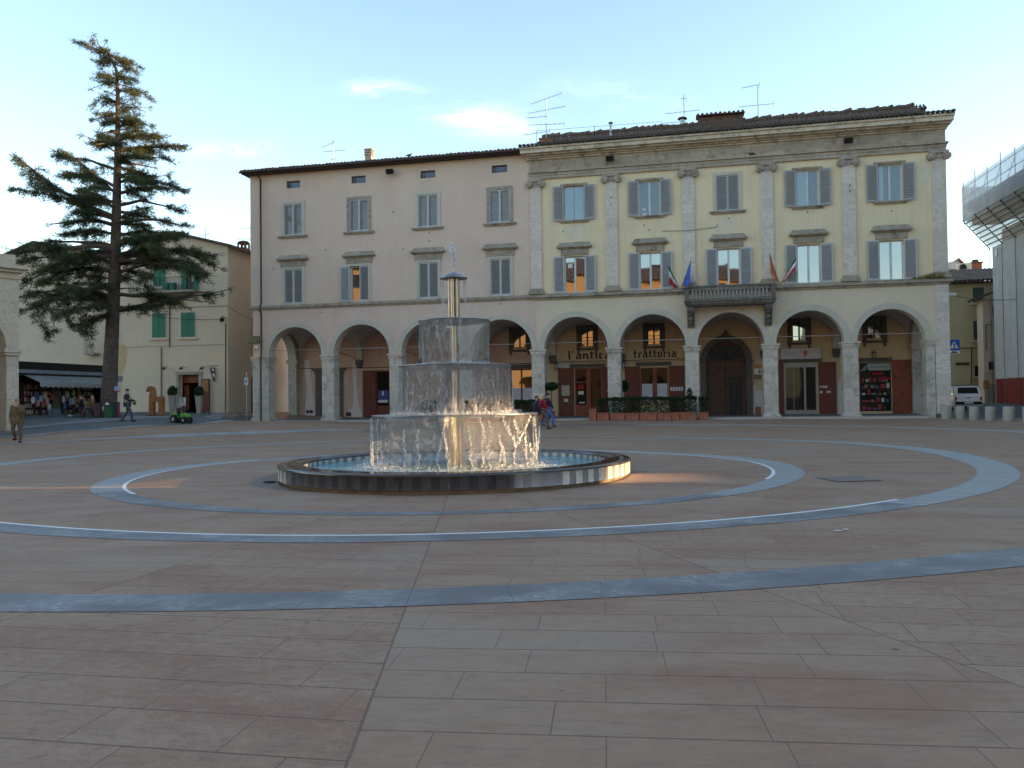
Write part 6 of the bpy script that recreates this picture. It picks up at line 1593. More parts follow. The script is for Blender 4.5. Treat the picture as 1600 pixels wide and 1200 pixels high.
def bough(p0, p1, sag=.0, rad=.09, start=.25, tw=1.3, dens=1.0, hang=.25, s=.23):
    """one limb: curved stem, flat side twigs carrying needle sprays"""
    n = 12; ctrl = []
    L = (p1 - p0).length
    for i in range(n + 1):
        f = i / n; q = p0.lerp(p1, f); q.z += sag * math.sin(PI * f) + .10 * mn.noise(q * .9) * L * .26
        q += Vector((mn.noise(q * .7 + Vector((5, 0, 0))), mn.noise(q * .7 + Vector((0, 9, 0))), 0)) * .45 * math.sin(PI * f)
        ctrl.append(q)
    limbs.tube(ctrl, [rad * (1 - .85 * i / n) + .008 for i in range(n + 1)], 7)
    step = .15 / dens; m_ = int(L * (1 - start) / step)
    for k in range(m_ + 1):
        f = start + (1 - start) * (k + rt_.random() * .7) / (m_ + 1); i = min(n - 1, int(f * n)); p = ctrl[i].lerp(ctrl[i + 1], f * n - i)
        d = (ctrl[i + 1] - ctrl[i]).normalized()
        if mn.noise(p * 1.15) < -.14: continue
        for sgn in (-1, 1):
            an = sgn * rt_.uniform(.45, 1.35); dd = Vector((d.x * math.cos(an) - d.y * math.sin(an), d.x * math.sin(an) + d.y * math.cos(an), 0))
            if dd.length < .05: dd = Vector((math.cos(an * 3), math.sin(an * 3), 0))
            dd.normalize(); l = tw * rt_.uniform(.35, 1.0) * (1 - .55 * f) ; droop = rt_.uniform(-.35, hang + .3)
            e = p + dd * l + Vector((0, 0, -l * droop))
            if l > .5: limbs.tube([p, p.lerp(e, .5) + Vector((0, 0, .03)), e], [.018, .012, .005], 4, cap=False)
            c = int(l / .085) + 1
            for q in range(c + 1):
                t_ = (q + .5) / (c + 1); pp = p.lerp(e, t_) + Vector((0, 0, -.05 * t_)); tuft(pp, dd, s, rt_)
        tuft(p + Vector((0, 0, .04)), d, s, rt_)
    for q in range(4): tuft(ctrl[-1], (ctrl[-1] - ctrl[-2]).normalized(), s * 1.2, rt_)
    return ctrl
# measured boughs: (trunk height px, tip px, tip py, depth shift, sag, radius, twig length)
BO_ = [(385, 45, 385, .5, .3, .10, 1.8), (392, 90, 420, -2.0, .3, .10, 1.7), (425, 60, 445, .0, .5, .10, 1.8), (465, 45, 462, .5, .5, .10, 1.8), (345, 110, 335, -2.5, .2, .08, 1.4), (366, 100, 368, 1.0, .2, .09, 1.5), (300, 130, 298, -2.0, .2, .07, 1.2), (330, 262, 350, 3.0, .1, .09, 1.5), (285, 262, 275, 2.0, .1, .08, 1.4), (275, 240, 285, -2.5, 0, .07, 1.2), (375, 255, 392, -3.0, .2, .08, 1.5), (255, 240, 262, 1.0, .1, .08, 1.3), (430, 300, 408, 2.5, .3, .08, 1.3), (340, 26, 243, -1.5, -.5, .17, 1.5), (268, 84, 245, .5, .25, .09, 1.3), (292, 100, 275, 1.5, .3, .09, 1.5), (303, 95, 235, 2.5, .2, .07, 1.0), (352, 78, 352, -1.0, .3, .12, 1.5), (320, 120, 310, 3, .2, .09, 1.5), (338, 20, 295, -1.6, .2, .06, .9),
       (388, 18, 398, -1.0, .25, .15, 1.9), (396, 60, 430, 2.0, .4, .12, 1.8), (402, 40, 440, -3.0, .5, .12, 1.8), (412, 33, 410, 1.5, .5, .12, 1.7), (478, 30, 487, -1.5, .6, .14, 1.9), (470, 60, 470, 2.0, .6, .11, 1.7), (482, 85, 500, -3.5, .4, .11, 1.5), (490, 130, 522, -2.0, .2, .08, 1.2), (455, 110, 455, -4.0, .3, .08, 1.3),
       (236, 286, 229, .5, .1, .11, 1.3), (246, 262, 250, -2.0, .1, .08, 1.3), (262, 285, 300, 1.0, .1, .08, 1.3), (300, 290, 298, -1.0, .2, .10, 1.5), (320, 280, 330, 1.5, .3, .10, 1.6), (350, 290, 352, -1.0, .3, .11, 1.6), (368, 270, 372, 2.5, .3, .10, 1.6), (385, 285, 365, -2.5, .2, .08, 1.4),
       (408, 335, 400, -1.0, .5, .13, 1.8), (415, 300, 420, 2.0, .5, .10, 1.6), (410, 318, 432, -2.5, .4, .10, 1.5), (398, 348, 420, .5, .7, .10, 1.2), (460, 358, 452, -.5, -.15, .11, 1.4), (487, 345, 458, 1.0, .15, .15, 1.5), (484, 330, 470, -2.0, .15, .08, 1.2), (440, 235, 430, -3, .1, .05, .6),
       (226, 150, 226, -2.5, .1, .08, 1.2), (218, 250, 214, -1.5, .1, .08, 1.2), (222, 160, 212, 2, .1, .07, 1.1), (232, 232, 236, 3.0, .1, .08, 1.2)]
for (ty, px, py, dd, sag, rad, tw) in BO_:
    p0 = trunk_at(ty); bough(p0, TL(px, py, dd), sag, rad, start=.22 if rad > .12 else .15, tw=tw, dens=1.0, hang=.45 if ty > 370 else .3)
# drooping curtains under the low left boughs
for (x0, y0, x1, y1) in ((60, 470, 72, 528), (78, 480, 84, 520), (108, 470, 112, 512), (134, 490, 142, 540), (50, 440, 40, 470), (100, 430, 96, 462), (226, 425, 234, 470), (300, 410, 310, 440), (128, 300, 138, 340), (90, 288, 84, 312), (48, 270, 56, 300), (60, 262, 62, 296)):
    bough(TL(x0, y0, rt_.uniform(-1.5, 1.5)), TL(x1, y1, rt_.uniform(-1.5, 1.5)), 0, .02, start=.0, tw=.7, hang=.6)
# short boughs going towards and away from the viewer, and the upper spire
for k in range(30):
    ty = 240 + k * 8.6; a = rt_.uniform(0, 2 * PI); L = rt_.uniform(1.5, 3.6) * (1 if ty > 300 else .7)
    if 270 < ty < 330 and math.cos(a) < -.2: continue
    p0 = trunk_at(ty); bough(p0, p0 + Vector((math.cos(a) * L * .7, math.sin(a) * L, rt_.uniform(-.2, .5))), .1, .05, start=.25, tw=1.0, dens=.9)
L_SP = [(84, 152, 205, 4), (100, 143, 226, 5), (118, 150, 216, 4), (132, 138, 222, 5), (146, 152, 240, 5), (160, 142, 222, 4), (174, 138, 247, 5), (188, 148, 230, 5), (200, 136, 240, 5), (212, 142, 252, 5)]
for (ty, xl, xr, n) in L_SP:
    for k in range(n):
        p0 = trunk_at(ty + rt_.uniform(-6, 6)); s_ = -1 if k % 2 else 1
        ex = xl if s_ < 0 else xr; f = rt_.uniform(.45, 1.0); px = 184 + (ex - 184) * f
        bough(p0, TL(px, ty + rt_.uniform(-10, 20), rt_.uniform(-1.3, 1.3)), rt_.uniform(-.1, .5), .03, start=.1, tw=.65, dens=.8, s=.19)
for (x1, y1) in ((116, 64), (130, 66), (148, 56), (165, 66), (145, 62), (136, 72), (168, 78)):
    bough(TL(165, 82), TL(x1, y1, rt_.uniform(-.6, .6)), .05, .03, start=.15, tw=.45, dens=1.1, s=.17)
limbs.build('limbs', 'bark', tree, recalc=False)
fol.build('crown', 'needles', tree, recalc=False)
print('foliage faces', len(fol.f), 'limb faces', len(limbs.f))

# ------------------------------------------------------------------ helper: a wall plane seen from the camera
class Plane:
    def __init__(s, x, y, ang): s.o = Vector((x, y, 0)); s.a = ang; s.u = Vector((math.cos(ang), math.sin(ang), 0)); s.n = Vector((math.sin(ang), -math.cos(ang), 0))
    def uz(s, px, py):
        r = pixdir(px, py); k = s.o.dot(s.n) / Vector((r.x, r.y, 0)).dot(s.n); p = r * k
        return ((Vector((p.x, p.y, 0)) - s.o).dot(s.u), p.z + EYE)
    def w(s, u, d, z): v = s.o + s.u * u - s.n * d; return Vector((v.x, v.y, z))
def slab_poly(parent, name, pts, mat, y0=0, y1=.3): return MB().prism(pts, 'y', y0, y1).build(name, mat, parent)
def roof_slab(parent, name, a, b, y0, y1, mat, t_=.12, ext=.35, pitch=.25):
    """tiled slope whose profile runs a->b (u,z) and which is extruded from y0 to y1"""
    (ua, za), (ub, zb) = a, b
    m_ = MB(); n = max(4, int((y1 - y0) / pitch)); L = math.hypot(ub - ua, zb - za)
    m_.prism([(ua, za), (ub, zb), (ub, zb + t_ * .6), (ua, za + t_ * .6)], 'y', y0, y1)
    nx_, nz_ = -(zb - za) / L, (ub - ua) / L
    if nz_ < 0: nx_, nz_ = -nx_, -nz_
    for k in range(n):
        y = y0 + (k + .5) * (y1 - y0) / n
        m_.tube([(ua + nx_ * .06, y, za + nz_ * .06), (ub + nx_ * .06, y, zb + nz_ * .06)], .085, 6)
    return m_.build(name, mat, parent)
def flat_window(parent, u0, u1, z0, z1, kind, name='window', leafmat='green_shutter'):
    f = MB().box(u0 - .12, u1 + .12, -.05, -.001, z0 - .12, z0).box(u0 - .08, u0, -.03, -.001, z0, z1 + .08).box(u1, u1 + .08, -.03, -.001, z0, z1 + .08).box(u0, u1, -.03, -.001, z1, z1 + .08).box(u0 - .25, u1 + .25, -.12, -.051, z0 - .16, z0 - .08).build(name, 'beige_plaster', parent)
    if kind == 'shut':
        c = (u0 + u1) / 2
        for a, b in ((u0, c - .01), (c + .01, u1)):
            l = MB(); t_ = .06; l.box(a, a + t_, -.055, -.02, z0, z1).box(b - t_, b, -.055, -.02, z0, z1).box(a + t_, b - t_, -.055, -.02, z0, z0 + .08).box(a + t_, b - t_, -.055, -.02, z1 - .08, z1)
            n = int((z1 - z0) / .09)
            for k in range(n): l.box(a + t_, b - t_, -.045, -.025, z0 + .08 + (z1 - z0 - .16) * k / n, z0 + .08 + (z1 - z0 - .16) * (k + .7) / n)
            l.box(a + t_, b - t_, -.024, -.015, z0 + .08, z1 - .08)
            l.build('shutter', leafmat, f)
    elif kind == 'dark':
        MB().box(u0, u1, -.02, -.003, z0, z1).build('pane', 'pane_shop', f); q = MB()
        for k in range(5): q.box(u0 + (u1 - u0) * (k + .5) / 5 - .015, u0 + (u1 - u0) * (k + .5) / 5 + .015, -.04, -.02, z0, z1)
        q.build('grille', 'iron', f)
    return f

# ------------------------------------------------------------------ beige house, left
HP = Plane(-19.1, 56, FANG)
hs = empty('house', (-19.1, 56, 0), FANG, 'beige gabled house with green shutters, balcony and a framed doorway behind the cedar', 'building')
ap = HP.uz(272, 366); er = HP.uz(357, 385); el_ = (HP.uz(190, 400)[0], HP.uz(200, 402)[1])
dr0, dr1 = HP.uz(280, 645), HP.uz(311, 585)
u0_ = el_[0]
wallp = [(u0_, .6), (dr0[0], .6), (dr0[0], dr1[1]), (dr1[0], dr1[1]), (dr1[0], .6), (0, .6), (0, er[1]), (ap[0], ap[1]), (u0_, el_[1])]
wl_ = MB()
wl_.prism([(u0_, .6), (dr0[0], .6), (dr0[0], dr1[1]), (u0_, dr1[1])], 'y', 0, .4).prism([(dr1[0], .6), (0, .6), (0, dr1[1]), (dr1[0], dr1[1])], 'y', 0, .4).prism([(u0_, dr1[1]), (0, dr1[1]), (0, er[1]), (ap[0], ap[1]), (u0_, el_[1])], 'y', 0, .4)
wl_.box(-.4, 0, .4, 14, .6, er[1]).box(u0_, 0, 14, 14.3, .6, er[1]).box(u0_, u0_ + .3, .4, 14, .6, el_[1])
wl_.build('wall', 'beige_plaster', hs)
roof_slab(hs, 'roof', (.35, er[1] - .05), (ap[0], ap[1] + .05), -.35, 14.3, 'tiles')
roof_slab(hs, 'roof', (u0_ - .3, el_[1] - .02), (ap[0] + .02, ap[1] + .05), -.35, 14.3, 'tiles')
MB().box(.36, .5, -.3, 14.2, er[1] - .12, er[1] - .02).build('gutter', 'gutter', hs)
for (a, b, c, d) in ((238.5, 489, 259, 528), (283.5, 488, 304.5, 527)):
    p, q = HP.uz(a, d), HP.uz(b and c, b); flat_window(hs, p[0], q[0], p[1], q[1], 'shut')
p, q = HP.uz(240, 448), HP.uz(259, 415); flat_window(hs, p[0], q[0], p[1], q[1], 'shut')
p, q = HP.uz(285, 458), HP.uz(310, 411); w_ = flat_window(hs, p[0], q[0], p[1], q[1], 'dark', 'balcony_door')
for (a, b) in ((285, 292), (304, 311)): pa, pb = HP.uz(a, 458), HP.uz(b, 411); MB().box(pa[0], pb[0], -.1, -.05, pa[1], pb[1]).build('shutter', 'green_shutter', w_)
pa, pb = HP.uz(300, 440), HP.uz(303, 418); MB().box(pa[0], pb[0], -.05, -.045, pa[1], pb[1]).build('curtain', 'white_board', w_)
p, q = HP.uz(214, 462), HP.uz(313, 442); bl = MB().box(p[0], q[0], -.9, 0, p[1] - .0, p[1] + .14).build('balcony', 'trim_stone', hs)
rl = MB(); rl.box(p[0], q[0], -.88, -.85, p[1] + 1.0, p[1] + 1.04).box(p[0], p[0] + .03, -.85, 0, p[1] + 1.0, p[1] + 1.04).box(q[0] - .03, q[0], -.85, 0, p[1] + 1.0, p[1] + 1.04)
for k in range(42): u = p[0] + .02 + (q[0] - p[0] - .04) * k / 41; rl.tube([(u, -.865, p[1] + .14), (u, -.865, p[1] + 1.0)], .012, 4)
rl.build('railing', 'iron', bl)
for (a, b) in ((265, 'green storage box'), (275, '')):
    pa = HP.uz(a, 455); MB().box(pa[0] - .2, pa[0] + .2, -.5, -.2, p[1] + .14, p[1] + .7).build('balcony_box', 'green_shutter', bl)
# string lines and pipes on the wall
ln = MB(); a_, b_ = HP.uz(200, 484), HP.uz(357, 478); ln.box(a_[0], 0, -.03, -.001, a_[1] - .04, a_[1] + .03); a2 = HP.uz(190, 543)[1]; ln.box(u0_, -.02, -.02, -.001, a2 - .02, a2 + .02)
ln.build('string_course', 'trim_stone', hs)
for (x0, y0, x1, y1) in ((265.5, 480, 265.5, 543), (252.5, 543, 252.5, 640), (353, 505, 353, 645)):
    p, q = HP.uz(x0, y0), HP.uz(x1, y1); MB().tube([(p[0], -.05, p[1]), (q[0], -.05, q[1])], .03, 6).build('downpipe', 'gutter', hs)
dm = MB(); t_ = .2; dm.box(dr0[0] - t_, dr0[0], -.06, .1, .9, dr1[1]).box(dr1[0], dr1[0] + t_, -.06, .1, .9, dr1[1]).box(dr0[0] - t_ - .05, dr1[0] + t_ + .05, -.09, .1, dr1[1], dr1[1] + .2)
do_ = dm.build('doorway', 'trim_stone', hs)
MB().box(dr0[0], dr1[0], 2.4, 2.45, .9, dr1[1]).build('interior', 'dark_room', do_)
MB().box(dr0[0] + .0, dr1[0], .45, .5, dr1[1] - .55, dr1[1]).box(dr0[0] + .0, dr0[0] + .35, .6, .65, 1.3, dr1[1] - .7).box(dr1[0] - .3, dr1[0], .6, .65, 1.3, dr1[1] - .7).build('inner_door', 'orange_wood' if False else 'rust_wood', do_)
# side wall windows (blind, pale)
for (y0, y1, z0, z1) in ((3.2, 4.3, 8.6, 11.2), (3.2, 4.3, 5.2, 7.6)): MB().box(-.001, .05, y0 - .1, y0, z0, z1).box(-.001, .05, y1, y1 + .1, z0, z1).box(-.001, .07, y0 - .15, y1 + .15, z1, z1 + .1).box(-.0, .02, y0, y1, z0, z1).build('blind_window', 'back_pink', hs)
aw = MB().prism([(2.9, .8), (4.1, .8), (4.1, 3.2)] + [(3.5 + .6 * math.cos(PI * k / 10), 3.2 + .6 * math.sin(PI * k / 10)) for k in range(1, 10)] + [(2.9, 3.2)], 'x', -.01, .03).build('side_door', 'brown_wood', hs)
# chimneys of that house
for u, y, z, hh, lab in ((-.7, 3.2, 12.2, .95, 'nearer domed brick chimney on the beige house roof'), (.2, 5.6, 11.9, .9, 'farther domed brick chimney beside the pink palazzo eaves')):
    v = HP.w(u, y, z); o = empty('chimney', v, FANG, lab, 'chimney'); MB().box(-.33, .33, -.33, .33, -.6, hh * .55).build('stack', 'terracotta', o)
    q = MB(); 
    for sy in (-.27, .27):
        for sx in (-.27, 0, .27): q.box(sx - .05, sx + .05, sy - .05, sy + .05, hh * .55, hh)
    q.box(-.33, .33, -.33, .33, hh * .52, hh * .58)
    q.build('vents', 'terracotta', o); MB().ico((0, 0, hh), .42, 2, (1, 1, .4)).build('dome', 'tiles', o)
v = HP.w(-.6, 4, 12.4); antenna(v, 2.3, [(2.0, .8, .4, .1, 6), (1.2, 1.0, .3, .0, 6), (.6, .9, .8, -.05, 8)], 'television antenna on the beige house roof left of the pink palazzo', FANG)
v = HP.w(-4.9, 5, 12.4); antenna(v, 2.4, [(1.9, .5, .3, .1, 5), (1.3, .4, .4, .0, 4)], 'thin antenna seen through the cedar boughs', FANG)
# wall lamp, wires
p = HP.uz(350, 500); o = empty('wall_lamp', HP.w(p[0], -.25, p[1]), FANG, 'round glass street lamp on a short bracket at the corner of the beige house', 'lamp')
MB().ico((0, 0, 0), .17, 2).build('globe', 'pane_shop', o); MB().tube([(0, 0, .15), (0, 0, .25), (.2, .25, .1)], .025, 6).build('bracket', 'iron', o)
def cable(a, b, sag, lab, r_=.014):
    pts = [a.lerp(b, k / 14) - Vector((0, 0, sag * 4 * (k / 14) * (1 - k / 14))) for k in range(15)]
    return tag(MB().tube(pts, r_, 5).build('cable', 'iron'), lab, 'cable')
p, q = HP.uz(195, 485), HP.uz(350, 499); cable(HP.w(p[0], -.3, p[1]), HP.w(q[0], -.2, q[1]), .25, 'thin sagging cable across the front of the beige house')
q = HP.uz(357, 479); cable(HP.w(q[0], -.1, q[1]), FW(.1, 3.0, 6.6), .1, 'dark cable from the beige house to the pink palazzo')
for px, lab in ((262, 'small gooseneck lamp left of the framed doorway'), (289, 'gooseneck lamp directly over the framed doorway'), (321, 'small gooseneck lamp right of the framed doorway')):
    p = HP.uz(px, 574); o = empty('wall_lamp', HP.w(p[0], 0, p[1]), FANG, lab, 'lamp'); MB().tube([(.0, 0, -.05), (0, -.25, .05), (0, -.45, -.02)], .022, 6).build('arm', 'iron', o); MB().tube([(0, -.45, .0), (0, -.45, -.16)], [.05, .16], 12).build('shade', 'iron', o)
p = HP.uz(333, 586); o = empty('hanging_sign', HP.w(p[0], -.1, p[1]), FANG, 'black and white hanging banner on an iron bracket by the doorway', 'sign')
MB().tube([(-.4, 0, .62), (.35, 0, .62), (.35, .1, .62)], .02, 6).build('bracket', 'iron', o); MB().prism([(-.18, .5), (.22, .5), (.22, -.45), (.1, -.45)], 'y', -.02, .0).build('banner', 'black', o); MB().prism([(-.05, .42), (.12, .42), (.14, .2)], 'y', -.03, -.021).prism([(.02, .05), (.18, .1), (.18, -.2)], 'y', -.03, -.021).build('emblem', 'white_board', o)
p, q = HP.uz(317.5, 645), HP.uz(328.5, 592); gz_ = 1.06
o = empty('menu_case', HP.w((p[0] + q[0]) / 2, -.12, gz_), FANG, 'tall dark case with an orange wooden menu panel right of the doorway', 'menu board'); w_ = (q[0] - p[0]) / 2
MB().box(-w_, w_, -.06, .06, 0, q[1] - gz_).build('case', 'red_wood', o); MB().box(-w_ + .03, w_ - .03, -.08, -.06, 1.45, q[1] - gz_ - .08).build('panel', 'orange_wood', o)
for px, lab in ((269.5, 'tall tapering stone planter left of the framed doorway'), (311, 'tall tapering stone planter right of the framed doorway')):
    v = at(px, 645, 54.8); v.z = g_mesh(v.x, v.y) + .01; o = empty('tall_planter', v, 0, lab, 'planter', 'tall planters flanking the doorway')
    MB().tube([(0, 0, 0), (0, 0, 1.15)], [.17, .28], 4, smooth=False).tube([(0, 0, 1.13), (0, 0, 1.2)], [.31, .31], 4, smooth=False).build('pot', 'stone_pot', o); lb = MB(); leafball(lb, (0, 0, 1.45), .32, .32, .38, 700, random.Random(px), .07); lb.build('shrub', 'hedge', o, recalc=False)
v = at(285, 640, 54.6); v.z = g_mesh(v.x, v.y) + .01; o = empty('easel_board', v, R(15), 'small white easel board standing in front of the doorway', 'sign')
MB().box(-.19, .19, -.03, 0, .55, 1.1, Matrix.Rotation(R(-8), 4, 'X')).build('board', 'white_board', o); MB().tube([(-.2, 0, 0), (-.02, -.1, 1.2)], .02, 5).tube([(.2, 0, 0), (.02, -.1, 1.2)], .02, 5).tube([(0, .3, 0), (0, -.1, 1.2)], .02, 5).build('legs', 'rod', o)
# wooden horse
v = at(245, 652, 50.5); v.z = g_mesh(v.x, v.y) + .01; o = empty('wooden_horse', v, R(-8), 'carved orange-brown wooden horse sculpture by the beige wall', 'sculpture')
MB().box(-.6, .6, -.3, .3, 0, .06).box(-.1, .1, -.5, .3, 0, .05).build('base', 'brown_wood', o)
MB().prism([(-.42, 1.05), (-.40, .85), (.40, .82), (.46, 1.0), (.42, 1.17), (.1, 1.15), (-.1, 1.18), (-.12, 1.45), (-.16, 1.66), (-.26, 1.78), (-.42, 1.80), (-.54, 1.70), (-.60, 1.54), (-.58, 1.46), (-.46, 1.50), (-.36, 1.56), (-.34, 1.42), (-.40, 1.25)], 'y', -.17, .17).build('body', 'orange_wood', o)
for x, y in ((-.30, -.09), (-.30, .09), (.32, -.09), (.32, .09)): MB().box(x - .13, x + .13, y - .075, y + .075, .06, .9).build('leg', 'orange_wood', o)
MB().box(.45, .52, -.05, .05, .5, 1.1).build('tail', 'orange_wood', o)

# ------------------------------------------------------------------ second house, far left
P2 = Plane(-27.2, 58.5, R(-4)); h2 = empty('house', (-27.2, 58.5, 0), R(-4), 'plain beige gabled house at the far left behind the kiosk', 'building')
a2_, l2_, r2_ = P2.uz(55, 381), P2.uz(-40, 424), P2.uz(160, 405)
MB().prism([(l2_[0], .8), (0, .8), (0, r2_[1]), (a2_[0], a2_[1]), (l2_[0], l2_[1])], 'y', 0, .4).box(-.4, 0, .4, 12, .8, r2_[1]).build('wall', 'beige_plaster', h2)
roof_slab(h2, 'roof', (.3, r2_[1] - .06), (a2_[0], a2_[1] + .06), -.35, 12, 'tiles'); roof_slab(h2, 'roof', (l2_[0] - .3, l2_[1]), (a2_[0] + .02, a2_[1] + .06), -.35, 12, 'tiles')
p, q = P2.uz(140, 552), P2.uz(155, 535); b_ = MB().box(p[0], q[0], -.7, 0, p[1] - .15, p[1]).build('small_balcony', 'trim_stone', h2)
rl = MB()
for k in range(9): u = p[0] + (q[0] - p[0]) * k / 8; rl.tube([(u, -.68, p[1]), (u, -.68, p[1] + .9)], .012, 4)
rl.box(p[0], q[0], -.7, -.66, p[1] + .9, p[1] + .94).build('railing', 'iron', b_)
# patch of bare ochre plaster near the trunk
p = HP.uz(192, 556); sp = MB().prism([(-.3, -1.2), (.0, -1.1), (.25, -.4), (.35, .4), (.2, .75), (-.3, .8)], 'y', -.012, 0).build('bare_plaster', simple('ochre_patch', (.46, .32, .17), .9, var=.15), hs); sp.location = (p[0], 0, p[1])

# ------------------------------------------------------------------ book kiosk
KA = math.atan2(6, 1.6); ko = Vector((-27.3, 46.0, 1.08)); kx = Vector((math.cos(KA), math.sin(KA), 0))
kz = 0
kk = empty('book_kiosk', ko, KA, 'dark book and newspaper kiosk with a grey scalloped awning left of the cedar', 'kiosk')
MB().box(-3, 6.25, 1.9, 2.0, -.3, 2.9).box(6.15, 6.25, 0, 1.9, -.3, 2.9).build('wall', 'black', kk)
MB().box(-3.1, 6.35, -.15, 2.1, 2.78, 3.06).build('roof', 'black', kk); MB().box(-3.1, 6.36, -.18, -.151, 2.42, 2.62).build('fascia', simple('fascia_blue', (.20, .25, .30), .5, bump=0), kk); MB().box(-3.1, 6.36, -.17, -.05, 2.62, 2.78).box(-3.1, 6.36, -.17, -.05, 2.28, 2.42).build('fascia_trim', 'black', kk)
MB().box(-3, 6.2, 0, 1.9, -.3, .02).build('floor', 'brown_wood', kk)
AWN = simple('awning_cloth', (.27, .29, .285), .85, var=.12, sc=2, bump=.1)
am = MB(); n = 96
vs_ = []
for k in range(n + 1):
    x = .2 + 5.9 * k / n; sc_ = .10 * abs(math.sin(PI * k / 6)) ** .6
    vs_ += [(x, -.2, 2.30), (x, -1.25, 1.88), (x, -1.27, 1.70 - sc_)]
am.add(vs_, [(k * 3 + q, (k + 1) * 3 + q, (k + 1) * 3 + q + 1, k * 3 + q + 1) for k in range(n) for q in range(2)])
am.build('awning', AWN, kk, recalc=False)
for x in (.0, 1.5, 3.1, 4.7, 6.15): MB().box(x - .04, x + .04, -.04, .04, -.3, 2.3).build('post', 'black', kk)
rk = random.Random(9)
bc = [simple('book_' + 'abcdefg'[k], c, .6, bump=0, var=.1) for k, c in enumerate([(.35, .30, .24), (.30, .05, .04), (.05, .10, .25), (.45, .42, .38), (.10, .20, .10), (.35, .20, .06), (.12, .08, .14)])]
for bx in (-.2, .85, 1.6, 3.2, 4.8):
    v = ko + kx * bx + Vector((math.sin(KA), -math.cos(KA), 0)) * -.5; o = empty('bookcase', (v.x, v.y, ko.z), KA, {-.2: 'leftmost dark bookcase in the kiosk', .85: 'second dark bookcase in the kiosk, with a red-brown row', 1.6: 'third dark bookcase, behind the hanging magazines', 3.2: 'fourth dark bookcase in the middle of the kiosk', 4.8: 'rightmost bookcase near the seated readers'}[bx], 'bookcase', 'bookcases inside the kiosk')
    wd_ = .72 if bx < 1 else 1.3; fr_ = MB().box(0, .04, 0, .3, 0, 1.9).box(wd_ - .04, wd_, 0, .3, 0, 1.9).box(.04, wd_ - .04, .27, .3, 0, 1.9)
    for z in (.1, .45, .8, 1.15, 1.5, 1.86): fr_.box(.04, wd_ - .04, 0, .27, z, z + .03)
    fr_.build('case', 'brown_wood', o); rows = [MB() for _ in bc]
    for z in (.13, .48, .83, 1.18, 1.53):
        x = .05
        while x < wd_ - .1: w_ = rk.uniform(.025, .08); rows[rk.randrange(7)].box(x, x + w_ - .003, .02, .2, z, z + rk.uniform(.17, .28)); x += w_
    for r_, c in zip(rows, bc):
        if r_.v: r_.build('books', c, o)
mlab = ['pink magazine', 'pale blue magazine', 'white magazine', 'green bag', 'grey-green shirt', 'red-brown magazine', 'small blue poster', 'cream paper']
mcol = [(.45, .22, .28), (.22, .35, .45), (.5, .5, .5), (.16, .42, .10), (.25, .30, .26), (.30, .08, .05), (.06, .12, .35), (.48, .42, .30)]
mm_ = [simple('mag_' + 'abcdefgh'[k], c, .6, bump=0, var=.3, sc=12) for k, c in enumerate(mcol)]
spots = [(.95, .9, 2), (1.15, 1.15, 6), (1.3, .75, 0), (1.5, 1.0, 1), (1.65, .7, 5), (1.8, 1.2, 7), (1.95, .85, 0), (2.1, .5, 2), (2.3, 1.1, 5), (3.15, .95, 2), (3.25, .55, 6), (3.45, 1.25, 7), (3.7, .8, 1), (3.95, 1.35, 3), (4.0, .95, 4), (4.2, .65, 2), (4.35, 1.3, 5), (4.6, 1.0, 2), (4.75, .6, 7)]
for k, (x, z, c) in enumerate(spots):
    v = ko + kx * x + Vector((math.sin(KA), -math.cos(KA), 0)) * .05
    near_ = 'left of the kiosk door' if x < 2.4 else 'right of the kiosk door'
    o = MB().box(-.12, .12, -.01, .01, -.18, .18).box(-.02, .02, -.015, .015, .18, .21).build('hanging_magazine' if c not in (3, 4) else 'hanging_bag', mm_[c]); o.location = (v.x, v.y, ko.z + z); o.rotation_euler = (0, 0, KA + rk.uniform(-.15, .15))
    hgt = 'high' if z > 1.1 else ('at mid height' if z > .7 else 'low')
    tag(o, f'{mlab[c]} hanging {hgt} {near_}, {["first","second","third","fourth","fifth","sixth","seventh","eighth","ninth","tenth","eleventh","twelfth","thirteenth","fourteenth","fifteenth","sixteenth","seventeenth","eighteenth","nineteenth"][k]} from the left', 'magazine' if c not in (3, 4) else 'bag', 'goods hanging on the kiosk front')
MB().box(2.45, 2.95, .02, .08, .05, 2.1).build('door', simple('kiosk_door', (.09, .075, .045), .7), kk)
for x, lab, c in ((2.0, 'blue-grey crate on the ground before the kiosk', (.12, .2, .25)), (3.9, 'woven tan basket on a stand in the kiosk', (.32, .2, .08))):
    v = ko + kx * x + Vector((math.sin(KA), -math.cos(KA), 0)) * .5; z_ = g_mesh(v.x, v.y) if x < 3 else g_mesh(v.x, v.y) + .55
    o = empty('crate' if x < 3 else 'basket', (v.x, v.y, z_ + .01), KA, lab, 'crate' if x < 3 else 'basket'); cmt = simple('crate_c%d' % int(x), c, .7)
    m_ = MB()
    for kz_ in range(4): m_.box(-.28, .28, -.2, -.18, .02 + kz_ * .09, .08 + kz_ * .09).box(-.28, .28, .18, .2, .02 + kz_ * .09, .08 + kz_ * .09).box(-.28, -.26, -.18, .18, .02 + kz_ * .09, .08 + kz_ * .09).box(.26, .28, -.18, .18, .02 + kz_ * .09, .08 + kz_ * .09)
    m_.box(-.27, .27, -.19, .19, 0, .02).build('slats', cmt, o)
    if x > 3: MB().box(-.25, -.2, -.15, -.1, -.55, 0).box(.2, .25, -.15, -.1, -.55, 0).box(-.25, -.2, .1, .15, -.55, 0).box(.2, .25, .1, .15, -.55, 0).build('stand', 'brown_wood', o)
